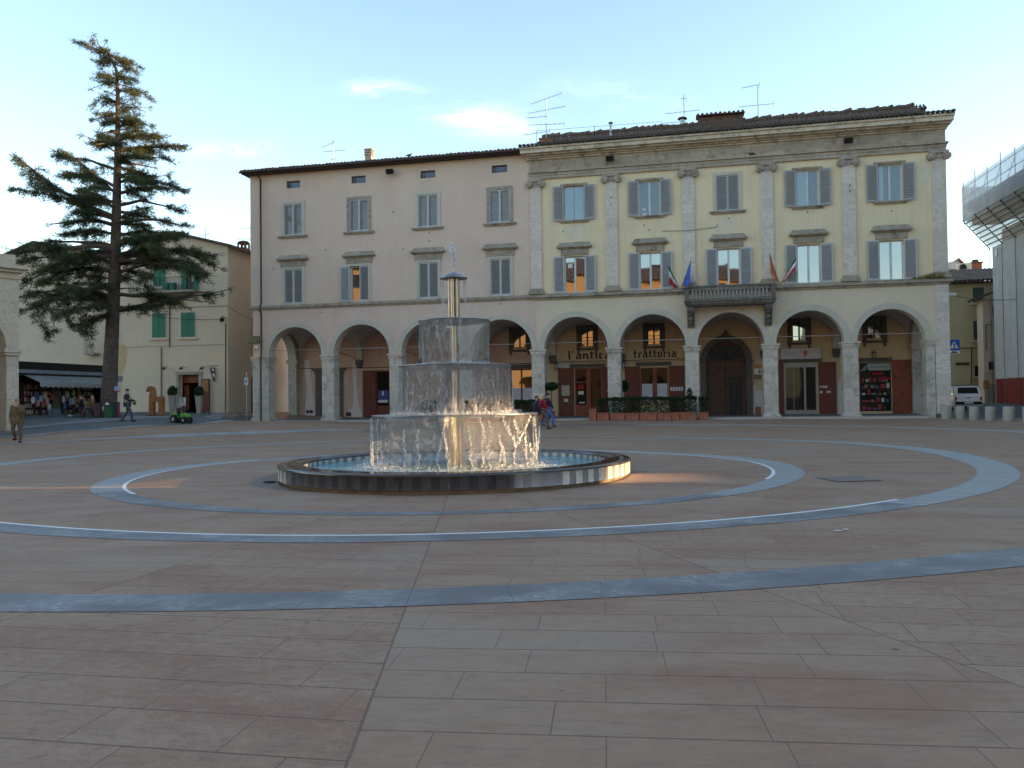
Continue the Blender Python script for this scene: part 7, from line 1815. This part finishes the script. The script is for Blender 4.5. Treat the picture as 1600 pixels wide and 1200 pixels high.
# things round the trunk
def litter_bin(px, py, r_, h, col, lab, name='litter_bin', cat='bin'):
    v = gp(px, py); o = empty(name, v, 0, lab, cat); cm_ = simple('bin' + str(px), col, .6)
    MB().tube([(0, 0, 0), (0, 0, h)], [r_ * .85, r_], 16).build('drum', cm_, o); MB().lathe([(r_ + .02, h), (r_ + .02, h + .05), (r_ - .05, h + .07)], 16).build('rim', 'iron', o); return o
litter_bin(153, 652, .22, .72, (.07, .025, .04), 'dark maroon drum bin at the foot of the cedar')
litter_bin(170, 652.5, .27, .62, (.02, .09, .04), 'green drum bin right of the cedar trunk')
litter_bin(178, 652, .12, .75, (.03, .11, .07), 'slim green bin beside the magenta post')
o = litter_bin(184, 653, .10, .80, (.12, .015, .06), 'magenta post bin left of the man in the vest')
v = gp(180, 650); o = empty('notice_totem', v, R(-20), 'totem with a blue and white headboard and red stripe behind the man in the vest', 'sign')
MB().box(-.32, .32, -.03, .03, 1.42, 1.68).build('headboard', simple('totem_blue', (.30, .38, .55), .5), o); MB().box(-.32, .32, -.04, .04, 1.36, 1.42).build('stripe', 'red_cloth', o); MB().box(-.30, -.24, -.03, .03, 0, 1.36).build('post', 'red_cloth', o)
v = gp(166, 650.5); o = empty('carrier_bags', v, 0, 'white carrier bags hanging beside the green drum bin', 'bag'); MB().ico((-.1, -.1, .42), .13, 2, (1, .7, 1.3), .15).ico((.12, -.15, .62), .12, 2, (1, .7, 1.4), .15).build('bags', 'white_board', o); MB().tube([(0, 0, 0), (0, 0, .95)], .02, 5).box(-.2, .2, -.02, .02, .93, .96).build('stand', 'iron', o)
p = HP.uz(181, 592); o = empty('street_sign', at(184, 592, 51), R(-15), 'small grey notice panel just right of the cedar trunk', 'sign'); MB().box(-.35, .35, -.02, .02, -.18, .18).build('panel', 'rod', o); 
MB().tube([(-.35, 0, -.18), (-.35, 0, -1.95)], .02, 6).build('post', 'galv', o)
o = empty('info_sign', FW(-.45, .2, GZ), FANG, 'small blue and white sign on a thin post left of the palazzo corner pier', 'sign'); MB().tube([(0, 0, 0), (0, 0, 3.2)], .025, 6).build('post', 'galv', o); MB().box(-.12, .12, -.04, -.02, 2.4, 2.85).build('panel', 'white_board', o); MB().box(-.04, .04, -.05, -.04, 2.5, 2.75).build('symbol', 'sign_blue', o)
# tufts of grass at the tree and wall foot
gt_ = MB(); rs = random.Random(4)
for k in range(700):
    px_, py_ = rs.choice(((rs.uniform(100, 190), rs.uniform(650, 654)), (rs.uniform(150, 186), rs.uniform(648, 652))))
    v = gp(px_, py_); h = rs.uniform(.03, .12); a = rs.uniform(0, 6.28)
    gt_.add([(v.x - .02, v.y, v.z), (v.x + .02, v.y, v.z), (v.x + .04 * math.cos(a), v.y + .04 * math.sin(a), v.z + h)], [(0, 1, 2)])
tag(gt_.build('grass', 'hedge', recalc=False), 'thin grass growing round the foot of the cedar', 'grass', kind='stuff')

# ------------------------------------------------------------------ loggia at the left edge
LP = Plane(-23.13, 39, R(50.4)); lg = empty('loggia', (-23.13, 39, 0), R(50.4), 'pale stone loggia with arch and heavy cornice cut by the left edge of the picture', 'building')
imp = LP.uz(28, 545)[1]; ct = 8.75; pw_ = abs(LP.uz(10, 600)[0]); rad_ = 1.75
MAT['loggia_stone'] = blockstone('loggia_stone', (.50, .44, .34), 1.3, .5, .1, (.25, .22, .16), .5, .15)
m_ = MB(); ar = [(-pw_ - rad_ - k * (rad_ * 2 + .9), rad_) for k in (3, 2, 1, 0)]; arcade(m_, -16.5, 0, ar, imp, 7.6, 0, .9); 
edges_ = [-.0] 
us_ = [(-pw_, 0)] + [(c - rad_ - .9, c - rad_) for c, _ in ar[::-1]]
for a, b in us_: m_.box(a, b, 0, .9, .0, imp)
m_.build('wall', 'loggia_stone', lg)
for a, b in us_: MB().box(a - .08, b + .08, -.1, 1.0, imp - .32, imp - .18).box(a - .13, b + .13, -.16, 1.06, imp - .18, imp - .003).build('impost', 'loggia_stone', lg)
MB().box(-16.5, .06, -.06, .96, 7.6, 7.72).box(-16.5, .16, -.2, 1.0, 7.9, 8.05).box(-16.5, .3, -.38, 1.0, 8.05, 8.2).box(-16.5, .02, -.03, .9, 7.72, 7.9).box(-16.5, -.1, .1, .9, 8.2, ct).build('cornice', 'loggia_stone', lg)
MB().box(-16.5, -.3, 4.6, 5.0, 0, 8.1).box(-16.5, 0, .9, 4.6, 6.6, 6.9).build('rear_wall', 'beige_plaster', lg)
MB().box(-16.5, .15, -.15, 5, .0, .35).build('step', 'kerb', lg)

# ------------------------------------------------------------------ right side houses
RP = Plane(33, 62, FANG); rh = empty('house', (33, 62, 0), FANG, 'yellow house with dark green shutters beyond the right corner of the palazzo', 'building')
MAT['right_yellow'] = simple('right_yellow', (.48, .42, .25), .9, var=.08, sc=.6, dirt=(.34, .3, .16), dirtamt=.4, streak=.2)
ez = RP.uz(1500, 441)[1]; bz_ = RP.uz(1500, 601)[1]
MB().box(-7, 7, 0, .4, .3, ez).box(-7, -6.6, .4, 10, .3, ez).build('wall', 'right_yellow', rh); MB().box(-7, 7, -.04, -.001, .3, bz_).build('plinth', 'trim_stone', rh)
tile_roof('roof', rh, -7.3, 7.2, -.5, ez, 6, ez + 1.75, 'old_tiles', pitch=.3, amp=.07); MB().box(-7.2, 7.1, -.45, 0, ez - .12, ez - .03).build('eaves', 'eave_wood', rh)
for (a, b, c, d) in ((1520, 449, 1537, 473), (1521, 501, 1537, 531)): p, q = RP.uz(a, d), RP.uz(c, b); flat_window(rh, p[0], q[0], p[1], q[1], 'shut', leafmat='old_green')
p, q = RP.uz(1523, 588), RP.uz(1539, 571); flat_window(rh, p[0], q[0], p[1], q[1], 'dark')
for x in (1517.5,): p, q = RP.uz(x, 545), RP.uz(x, 600); MB().tube([(p[0], -.06, p[1]), (q[0], -.06, q[1])], .04, 6).build('downpipe', 'gutter', rh)
a2 = RP.uz(1500, 544)[1]; MB().tube([(-7, -.05, a2), (3, -.05, a2)], .03, 5).build('pipe', 'gutter', rh)
p, q = RP.uz(1494, 571), RP.uz(1513, 566); o = empty('street_plate', RP.w((p[0] + q[0]) / 2, -.06, (p[1] + q[1]) / 2), FANG, 'long narrow brown plate on the yellow house wall', 'plate'); MB().box(-.46, .46, -.03, 0, -.1, .1).build('plate', 'brown_wood', o)
# higher block behind with air conditioner and chimney
bk = empty('house', (31, 71, 0), FANG, 'grey-plastered upper storey with small gable rising behind the yellow house', 'building'); MAT['grey_plaster'] = simple('grey_plaster', (.30, .29, .27), .9, var=.15)
BP = Plane(31, 71, FANG); z1, z2 = BP.uz(1487, 424)[1], BP.uz(1520, 412)[1]; l_, r_ = BP.uz(1480, 424)[0], BP.uz(1512, 424)[0]
MB().box(l_ - 2, 8, 0, 5, .5, z1).build('wall', 'grey_plaster', bk); g0 = BP.uz(1497, 405); MB().prism([(l_ - .5, z1), (r_, z1), (g0[0], g0[1])], 'y', .2, 4).build('gable', 'beige_plaster', bk); roof_slab(bk, 'roof', (r_ + .3, z1), (g0[0], g0[1] + .02), 0, 4.2, 'tiles', .08); tile_roof('rear_roof', bk, r_, 8.2, -.1, z1, 5, z1 + 1.5, 'tiles')
w0 = BP.uz(1489, 418); MB().box(w0[0] - .35, w0[0] + .35, .15, .19, w0[1] - .1, w0[1] + .5).build('window', 'white_frame', bk)
p = BP.uz(1504, 421); o = empty('air_conditioner', BP.w(p[0], -.35, p[1] - .3), FANG, 'white air conditioner unit on the roofs right of the palazzo', 'air conditioner'); MB().box(-.55, .55, -.2, .2, 0, .75).build('casing', 'white_board', o); MB().lathe([(.0, 0), (.26, .0), (.28, .03)], 20).build('fan', 'iron', o); bpy.data.objects[o.children[-1].name].rotation_euler = (PI / 2, 0, 0); o.children[-1].location = (-.12, -.22, .38)
p = BP.uz(1530, 415); o = empty('chimney', BP.w(p[0], 1, p[1] - .6), FANG, 'brick chimney with small cap behind the yellow house roof', 'chimney'); MB().box(-.4, .4, -.4, .4, -1, .9).build('stack', 'terracotta', o); MB().box(-.48, .48, -.48, .48, .9, 1.02).box(-.2, .2, -.2, .2, 1.02, 1.25).build('cap', 'tiles', o)
v = BP.w(BP.uz(1514, 415)[0], 2, z1); antenna(v, 3.0, [(2.6, .7, .7, 0, 6), (2.0, .5, .5, 0, 6), (1.4, .5, .4, 0, 5)], 'faint antenna above the roofs right of the palazzo', 0)
# small beige house against the scaffold
SP = Plane(34.0, 59, R(-12)); sh_ = empty('house', (34.0, 59, 0), R(-12), 'narrow beige house with a mossy eave between the yellow house and the scaffold', 'building')
u0s = SP.uz(1538, 600)[0]; zt_ = SP.uz(1545, 466)[1]
MB().box(u0s, 5, 0, .3, .4, zt_).box(u0s, u0s + .3, .3, 1.2, .4, zt_).build('wall', 'beige_plaster', sh_)
roof_slab(sh_, 'roof', (u0s - .6, zt_ - .15), (4.5, zt_ + 2.0), -.5, 1.2, 'old_tiles')
for (a, b, c, d) in ((1551, 480, 1556, 498), (1545, 565, 1552, 578)): p, q = SP.uz(a, d), SP.uz(c, b); flat_window(sh_, p[0], q[0], p[1], q[1], 'dark')
p, q = SP.uz(1540, 508), SP.uz(1550, 507); MB().tube([(p[0], -.04, p[1]), (q[0], -.04, q[1])], .025, 5).tube([(p[0], -.04, p[1]), (p[0], -.04, p[1] - 1.8)], .025, 5).build('cable', 'iron', sh_)
p = SP.uz(1540, 620); MB().box(u0s, 5, -.03, -.001, .4, SP.uz(1545, 600)[1]).build('damp_plinth', 'trim_stone', sh_)

# ------------------------------------------------------------------ church under scaffolding, right
CA = math.atan2(1, .165)          # the wall runs almost straight away from the viewer
ch = empty('scaffolded_church', (33.75, 58, 0), CA, 'church wrapped in white scaffold sheeting with red netting at its foot, right edge', 'building')
def sheetmat(name, col, alpha, fold=6.0):
    m, t, out = newmat(name); co = t.new('ShaderNodeTexCoord').outputs['Object']
    n = t.noise(t.mapping(co, (fold, 1, .15)), .5, 4, .6); n2 = t.noise(co, 1.2, 4, .6)
    gx = t.m('FRACT', t.m('MULTIPLY', t.sep(co)[2], .5)); gy = t.m('FRACT', t.m('MULTIPLY', t.sep(co)[0], .8)); seam = t.m('MAXIMUM', t.m('LESS_THAN', gx, .03), t.m('LESS_THAN', gy, .035))
    c = t.mix(n2, scl(col, .82), scl(col, 1.12)); c = t.mix(t.m('MULTIPLY', seam, .3), c, scl(col, .6))
    d = t.new('ShaderNodeBsdfDiffuse'); t.put(d.inputs[0], c); tr = t.new('ShaderNodeBsdfTranslucent'); t.put(tr.inputs[0], c); tp = t.new('ShaderNodeBsdfTransparent')
    b = t.new('ShaderNodeBump'); b.inputs['Strength'].default_value = .6; b.inputs['Distance'].default_value = .35; t.put(b.inputs['Height'], t.m('ADD', n, t.m('MULTIPLY', n2, .8))); t.l.new(b.outputs[0], d.inputs['Normal'])
    m1 = t.new('ShaderNodeMixShader'); m1.inputs[0].default_value = .45; t.l.new(d.outputs[0], m1.inputs[1]); t.l.new(tr.outputs[0], m1.inputs[2])
    m2 = t.new('ShaderNodeMixShader'); t.put(m2.inputs[0], t.m('ADD', alpha - .1, t.m('MULTIPLY', n2, .2), clamp=True)); t.l.new(tp.outputs[0], m2.inputs[1]); t.l.new(m1.outputs[0], m2.inputs[2]); t.l.new(m2.outputs[0], out.inputs[0])
    return m
NET = sheetmat('white_net', (.82, .82, .82), .72); SHEET = sheetmat('grey_sheet', (.72, .72, .72), .96); RED = sheetmat('red_net', (.34, .075, .06), .90)
def wavy(mb, u0, u1, z0, z1, y0, y1=None, n=90, amp=.05):
    y1 = y0 if y1 is None else y1; vs = []
    K = 6
    for i in range(n + 1):
        u = u0 + (u1 - u0) * i / n; w_ = amp * (mn.noise(Vector((u * 2.2, 0, 0))) + .5 * math.sin(u * 5.1))
        for k in range(K + 1):
            f = k / K; vs.append((u, y0 + (y1 - y0) * f + w_ * (1 - .3 * f) , z0 + (z1 - z0) * f))
    return mb.add(vs, [(i * (K + 1) + k, (i + 1) * (K + 1) + k, (i + 1) * (K + 1) + k + 1, i * (K + 1) + k + 1) for i in range(n) for k in range(K)], True)
# local x runs away from the viewer (0 = far corner), local +y... wall outward side is -x world => local +y
UL = -30
wavy(MB(), UL, 0, 2.75, 12.0, .0).build('sheeting', SHEET, ch, recalc=False); wavy(MB(), UL, 0, .6, 2.75, .02, n=120, amp=.07).build('red_netting', RED, ch, recalc=False)
wavy(MB(), UL, .6, 14.0, 16.5, 1.75, n=120, amp=.03).build('net', NET, ch, recalc=False); wavy(MB(), UL, .3, 12.0, 14.0, .05, 1.70, n=60, amp=.02).build('underside_net', NET, ch, recalc=False)
MB().box(.0, .12, -6, 0, .6, 12.0).build('end_sheeting', SHEET, ch); MB().box(.55, .62, -6, 1.7, 14.0, 16.4).build('end_net', NET, ch)
MB().box(UL, .0, -8, -.6, .3, 13.2).build('church_wall', 'pilaster_stone', ch); MB().box(UL, .3, -.6, 1.2, 13.6, 14.6).box(UL, .4, -.6, 1.5, 14.6, 15.2).build('church_cornice', 'grey_plaster', ch)
plk = MB()
for k in range(7): y = .2 + k * .22; plk.box(UL, .4, y, y + .12, 12.15 + k * .27, 12.2 + k * .27)
plk.build('planks', 'stone_pot', ch)
sc_ = MB()
for k in range(14):
    u = .4 - k * 2.1
    sc_.tube([(u, 1.68, 13.7), (u, 1.68, 16.7 + (.3 if k % 2 else 0))], .028, 6).tube([(u, .02, 11.9), (u, 1.78, 14.0)], .04, 6).tube([(u, .09, .6), (u, .09, 12)], .022, 6)
for z in (14.2, 14.9, 15.6, 16.3): sc_.tube([(UL, 1.66, z), (.6, 1.66, z)], .028, 6)
for k in range(14): u = .4 - k * 2.1; sc_.tube([(u, 1.64, 14.2), (u - 2.1, 1.64, 16.3)], .022, 5)
for z in (4.2, 6.2, 8.2, 10.2): sc_.tube([(UL, -.05, z), (.1, -.05, z)], .028, 6)
sc_.build('scaffold_tubes', simple('old_tube', (.12, .12, .125), .5, .3), ch)
MB().box(-.9, -.5, .06, .08, 11.2, 11.7).build('torn_patch', 'white_board', ch)
# unseen block added on the right to shade the piazza, slotted for the sunbeam
nv = empty('sun_blocker', (37, 14.0, 0), SUN_AZ, 'tall unseen block added beyond the right edge to shade the piazza', 'building')
HN = 24.5
nm_ = MB().box(0, 6, -26, -.85, 0, HN).box(0, 6, .85, 46, 0, HN).box(0, 6, -.85, .85, 0, 5.75).box(0, 6, -.85, .85, 8.9, HN)
nm_.build('wall', 'pilaster_stone', nv); nv_roof = MB().prism([(-.5, HN + .003), (6.5, HN + .003), (3, HN + 1.0)], 'y', -26.2, 46.2).build('roof', 'tiles', nv)

# ------------------------------------------------------------------ ochre building across the square (seen mirrored in the panes)
A_, B_ = Vector((-50, 2, 0)), Vector((2, -44, 0)); oa = math.atan2((A_ - B_).y, (A_ - B_).x); LB = (A_ - B_).length
oc = empty('ochre_palazzo', B_, oa, 'ochre palazzo across the piazza whose sunlit front is mirrored in the window panes', 'building')
MAT['ochre'] = simple('ochre', (.30, .185, .075), .9, var=.08, sc=.4); HO = 20.2
m_ = MB(); hl = [(3 + k * 4.4, 4.3 + k * 4.4, z, z + 2.1) for k in range(15) for z in (8.5, 13, 17)]
arcade(m_, 0, LB, [(3.65 + k * 4.4, 1.7) for k in range(15)], 3.8, 7.2, 0, .6, 14)
wall_holes(m_, 0, LB, 7.2, HO, 0, .5, hl); 
for k in range(16): m_.box(1.05 + k * 4.4 - (1 if k == 0 else .5), 1.05 + k * 4.4 + .9, 0, .6, -.5, 3.8)
m_.build('wall', 'ochre', oc); MB().box(0, LB, 4, 4.3, 0, HO).build('rear_wall', 'ochre', oc); wm_ = MB()
for (a, b, c, d) in hl: wm_.box(a, b, .3, .33, c, d)
wm_.build('panes', 'pane_shop', oc)
tile_roof('roof', oc, -.6, LB + .6, -1.0, HO, 6, HO + 3.4, 'tiles', pitch=.6, amp=.12); MB().box(-.6, LB + .6, -.95, 6, HO - .1, HO - .03).build('eaves', 'eave_wood', oc)
bb = empty('palazzo_opposite', (48, -52, 0), PI, 'plain palazzo across the square behind the viewpoint, mirrored in the right-hand panes', 'building')
mo_ = MB(); wall_holes(mo_, 0, 42, 0, 15.5, 0, .5, [(2 + k * 4, 3.2 + k * 4, z, z + 2.1) for k in range(10) for z in (1.2, 6, 10.5)]); mo_.build('wall', 'beige_plaster', bb)
MB().box(0, 42, .55, .6, 0, 15.4).build('interior', 'dark_room', bb); tile_roof('roof', bb, -.5, 42.5, -.8, 15.5, 6, 17.6, 'tiles', pitch=.6, amp=.12)
MB().box(14, 15.2, 3, 4, HO, HO + 3.4).box(38, 39.2, 3, 4, HO, HO + 3.2).build('chimney_stack', 'terracotta', oc)

# ------------------------------------------------------------------ bollards, sign, car, cables
for k, (px, py, r_, h, lab) in enumerate([(1478.5, 654.5, .27, .75, 'plain stone block bollard touching the palazzo corner base'), (1500, 655, .26, .72, 'mossy stone bollard, first to the right of the palazzo corner'), (1522.5, 656, .27, .74, 'mossy stone bollard directly in front of the white car'), (1547.5, 657, .26, .74, 'stone bollard right of the white car, third from the right edge'), (1576.5, 658, .29, .76, 'widest mossy stone bollard, before the red netting'), (1607, 659, .27, .76, 'stone bollard cut by the right edge of the picture')]):
    v = gp(px, py); o = empty('bollard', v, random.Random(k).uniform(-.2, .2), lab, 'bollard', 'stone bollards at the street corner')
    r_ *= .90; h *= .92
    b = MB().lathe([(r_ * 1.0, -.1), (r_ * .97, .04), (r_, h * .5), (r_ * .98, h - .05), (r_ * .93, h), (.01, h + .008)], 20); b.build('shaft', 'bollard', o)
    MB().box(-.10 - .12, -.02 - .1, -.07, .07, h + .006, h + .04).build('hinge', 'iron', o)
v = at(1493, 640, 46.5); v.z = g_mesh(v.x, v.y); o = empty('crossing_sign', v, R(-6), 'blue pedestrian crossing sign on a pole right of the palazzo corner', 'road sign')
zc_ = at(1493, 539, 46.5).z - v.z
MB().tube([(-.06, 0.05, 0), (-.06, .05, zc_ + .35)], .03, 8).build('pole', 'galv', o)
s_ = .30; MB().box(-s_, s_, -.02, .0, zc_ - s_ * 1.0, zc_ + s_ * 1.0).build('panel', 'sign_blue', o)
MB().prism([(-.23, zc_ - .2), (.23, zc_ - .2), (0, zc_ + .22)], 'y', -.026, -.021).build('triangle', 'white_paint', o)
wlk = MB().ico((0.01, -.035, zc_ + .10), .03, 1); 
for a, b in (((0, .08), (0, -.04)), ((0, -.04), (.07, -.16)), ((0, -.04), (-.06, -.16)), ((0, .05), (.07, .0)), ((0, .05), (-.06, .0))): wlk.tube([(a[0], -.035, zc_ + a[1]), (b[0], -.035, zc_ + b[1])], .017, 5)
for k in range(4): wlk.box(-.17 + k * .1, -.11 + k * .1, -.034, -.028, zc_ - .19, zc_ - .165)
wlk.build('walking_figure', 'black', o)
MB().box(-s_, s_, -.02, 0, zc_ - s_ - .17, zc_ - s_ - .02).build('lower_plate', 'white_paint', o); MB().prism([(-.2, zc_ - s_ - .14), (.2, zc_ - s_ - .14), (.1, zc_ - s_ - .06), (-.1, zc_ - s_ - .06)], 'y', -.027, -.021).build('hump_symbol', 'black', o)
# white hatchback seen from behind
v = at(1513.5, 640, 50.0); v.z = g_mesh(v.x, v.y) + .01; car = empty('parked_car', v, R(-10), 'small white boxy hatchback seen from behind, parked in the street at the right', 'car')
hwid = .74
def loft(secs, mb):
    """secs: list of (y, z0, z1, wlow, wtop, r) cross sections front to back"""
    vs = []
    for (y, z0, z1, wl, wt) in secs: vs += [(-wl, y, z0), (wl, y, z0), (wl * 1.0, y, z0 + (z1 - z0) * .55), (wt, y, z1 - .04), (wt * .93, y, z1), (-wt * .93, y, z1), (-wt, y, z1 - .04), (-wl, y, z0 + (z1 - z0) * .55)]
    n = 8; fs = [tuple(range(n)), tuple(reversed(range((len(secs) - 1) * n, len(secs) * n)))]
    for i in range(len(secs) - 1):
        for k in range(n): fs.append((i * n + k, i * n + (k + 1) % n, (i + 1) * n + (k + 1) % n, (i + 1) * n + k))
    return mb.add(vs, fs)
bd = MB(); loft([(0, .30, .86, .72, .72), (.03, .24, .90, .74, .73), (1.6, .22, .92, .745, .735), (2.6, .24, .90, .74, .73), (3.3, .26, .78, .72, .68), (3.38, .30, .70, .70, .64)], bd)
cb_ = bd.build('body', 'white_paint', car)
gh = MB(); loft([(.04, .90, 1.0, .72, .71), (.16, .90, 1.40, .715, .62), (.3, .9, 1.435, .715, .61), (1.5, .9, 1.44, .715, .60), (1.75, .9, 1.40, .715, .60), (2.35, .9, .93, .70, .66)], gh); gh.build('cabin', 'white_paint', cb_)
MB().add([(-.58, .030, .99), (.58, .030, .99), (.53, .135, 1.35), (-.53, .135, 1.35)], [(0, 1, 2, 3)]).build('rear_window', 'pane_shop', cb_)
for s_ in (-1, 1): MB().add([(s_ * .722, .35, .95), (s_ * .722, 1.1, .95), (s_ * .64, 1.1, 1.34), (s_ * .64, .42, 1.34)], [(0, 1, 2, 3)]).add([(s_ * .722, 1.18, .95), (s_ * .722, 2.1, .95), (s_ * .64, 1.72, 1.34), (s_ * .64, 1.18, 1.34)], [(0, 1, 2, 3)]).build('side_window', 'pane_shop', cb_)
for s_ in (-1, 1): MB().box(s_ * .70 - .05, s_ * .70 + .05, -.015, .03, .55, .78).build('tail_light', 'red_cloth', cb_)
MB().box(-.73, .73, -.07, .03, .33, .50).box(-.7, .7, 3.36, 3.44, .33, .50).build('bumper', 'rubber', cb_); MB().box(-.25, .25, -.08, -.07, .38, .48).build('number_plate', 'white_board', cb_)
MB().tube([(-.2, .03, 1.0), (.25, .06, 1.16)], .01, 4).build('wiper', 'black', cb_)
MB().box(-.12, .12, -.012, .02, .70, .74).build('handle', 'black', cb_)
for x in (-.66, .66):
    for y in (.62, 2.75):
        w_ = MB().tube([(-.075, 0, 0), (.075, 0, 0)], .27, 20).build('wheel', 'rubber', car); w_.location = (x, y, .27); MB().tube([(-.08, 0, 0), (.08, 0, 0)], .16, 16).build('rim', 'galv', w_)
for s_ in (-1, 1): MB().box(min(s_ * .74, s_ * .9), max(s_ * .74, s_ * .9), 2.0, 2.08, .95, 1.07).build('mirror', 'rubber', cb_)
a_ = FW(40.85, .3, 7.0); b_ = Vector((33.2, 54.5, 7.9)); cable(a_, b_, .15, 'cable from the palazzo corner across the street to the scaffold', .018)
o = empty('junction_lamp', a_, FANG, 'small grey street lamp head on the palazzo corner', 'lamp'); MB().box(-.05, .4, -.12, .12, -.06, .08).build('housing', 'galv', o); MB().box(.1, .38, -.09, .09, -.085, -.061).build('glass', 'white_board', o)
v = at(1541, 603, 57.5); o = empty('post_box', (v.x, v.y, g_mesh(v.x, v.y)), R(-10), 'small orange box on the wall of the narrow beige house', 'box'); MB().box(-.16, .16, -.12, .12, 1.0, 1.6).box(-.13, .13, -.13, -.121, 1.35, 1.38).build('box', 'orange_wood', o); MB().box(-.03, .03, -.03, .03, 0, 1.0).build('post', 'galv', o)
# pigeons
def pigeon(v, rz, lab):
    o = empty('pigeon', v, rz, lab, 'pigeon'); b = MB().ico((0, 0, .09), .075, 2, (1.8, .9, .95)).ico((.12, 0, .17), .035, 2, (1, .9, 1.1)).tube([(.08, 0, .10), (.12, 0, .16)], [.05, .03], 8).tube([(-.1, 0, .09), (-.24, 0, .06)], [.045, .02], 6).tube([(.15, 0, .17), (.18, 0, .165)], [.01, .003], 5)
    b.build('body', simple('pigeon_grey', (.05, .05, .06), .7) if 'pigeon_grey' not in bpy.data.materials else bpy.data.materials['pigeon_grey'], o); MB().tube([(.01, .02, .03), (.02, .02, 0)], .006, 4).tube([(.01, -.02, .03), (.02, -.02, 0)], .006, 4).build('legs', 'red_cloth', o)
pigeon(FW(10.9, -.4, 16.52), 0, 'dark pigeon on the eave tiles of the pink palazzo'); pigeon(FW(30.9, -.2, 15.10), 2.6, 'dark pigeon on the ledge of the yellow palazzo entablature')
# backdrop of hills / town beyond, low
hm = MB(); rs = random.Random(8); vs_ = []; n = 80
for i in range(n + 1):
    x = -700 + 1400 * i / n; h = 5 + 6 * mn.noise(Vector((x * .006, 0, 3)))
    vs_ += [(x, 760, -3), (x, 800, h), (x, 880, h * 1.1), (x, 895, -3)]
hm.add(vs_, [(i * 4 + k, i * 4 + k + 1, (i + 1) * 4 + k + 1, (i + 1) * 4 + k) for i in range(n) for k in range(3)], True)
tag(hm.build('hills', simple('far_green', (.05, .07, .04), .95), recalc=False), kind='structure')

#@@END
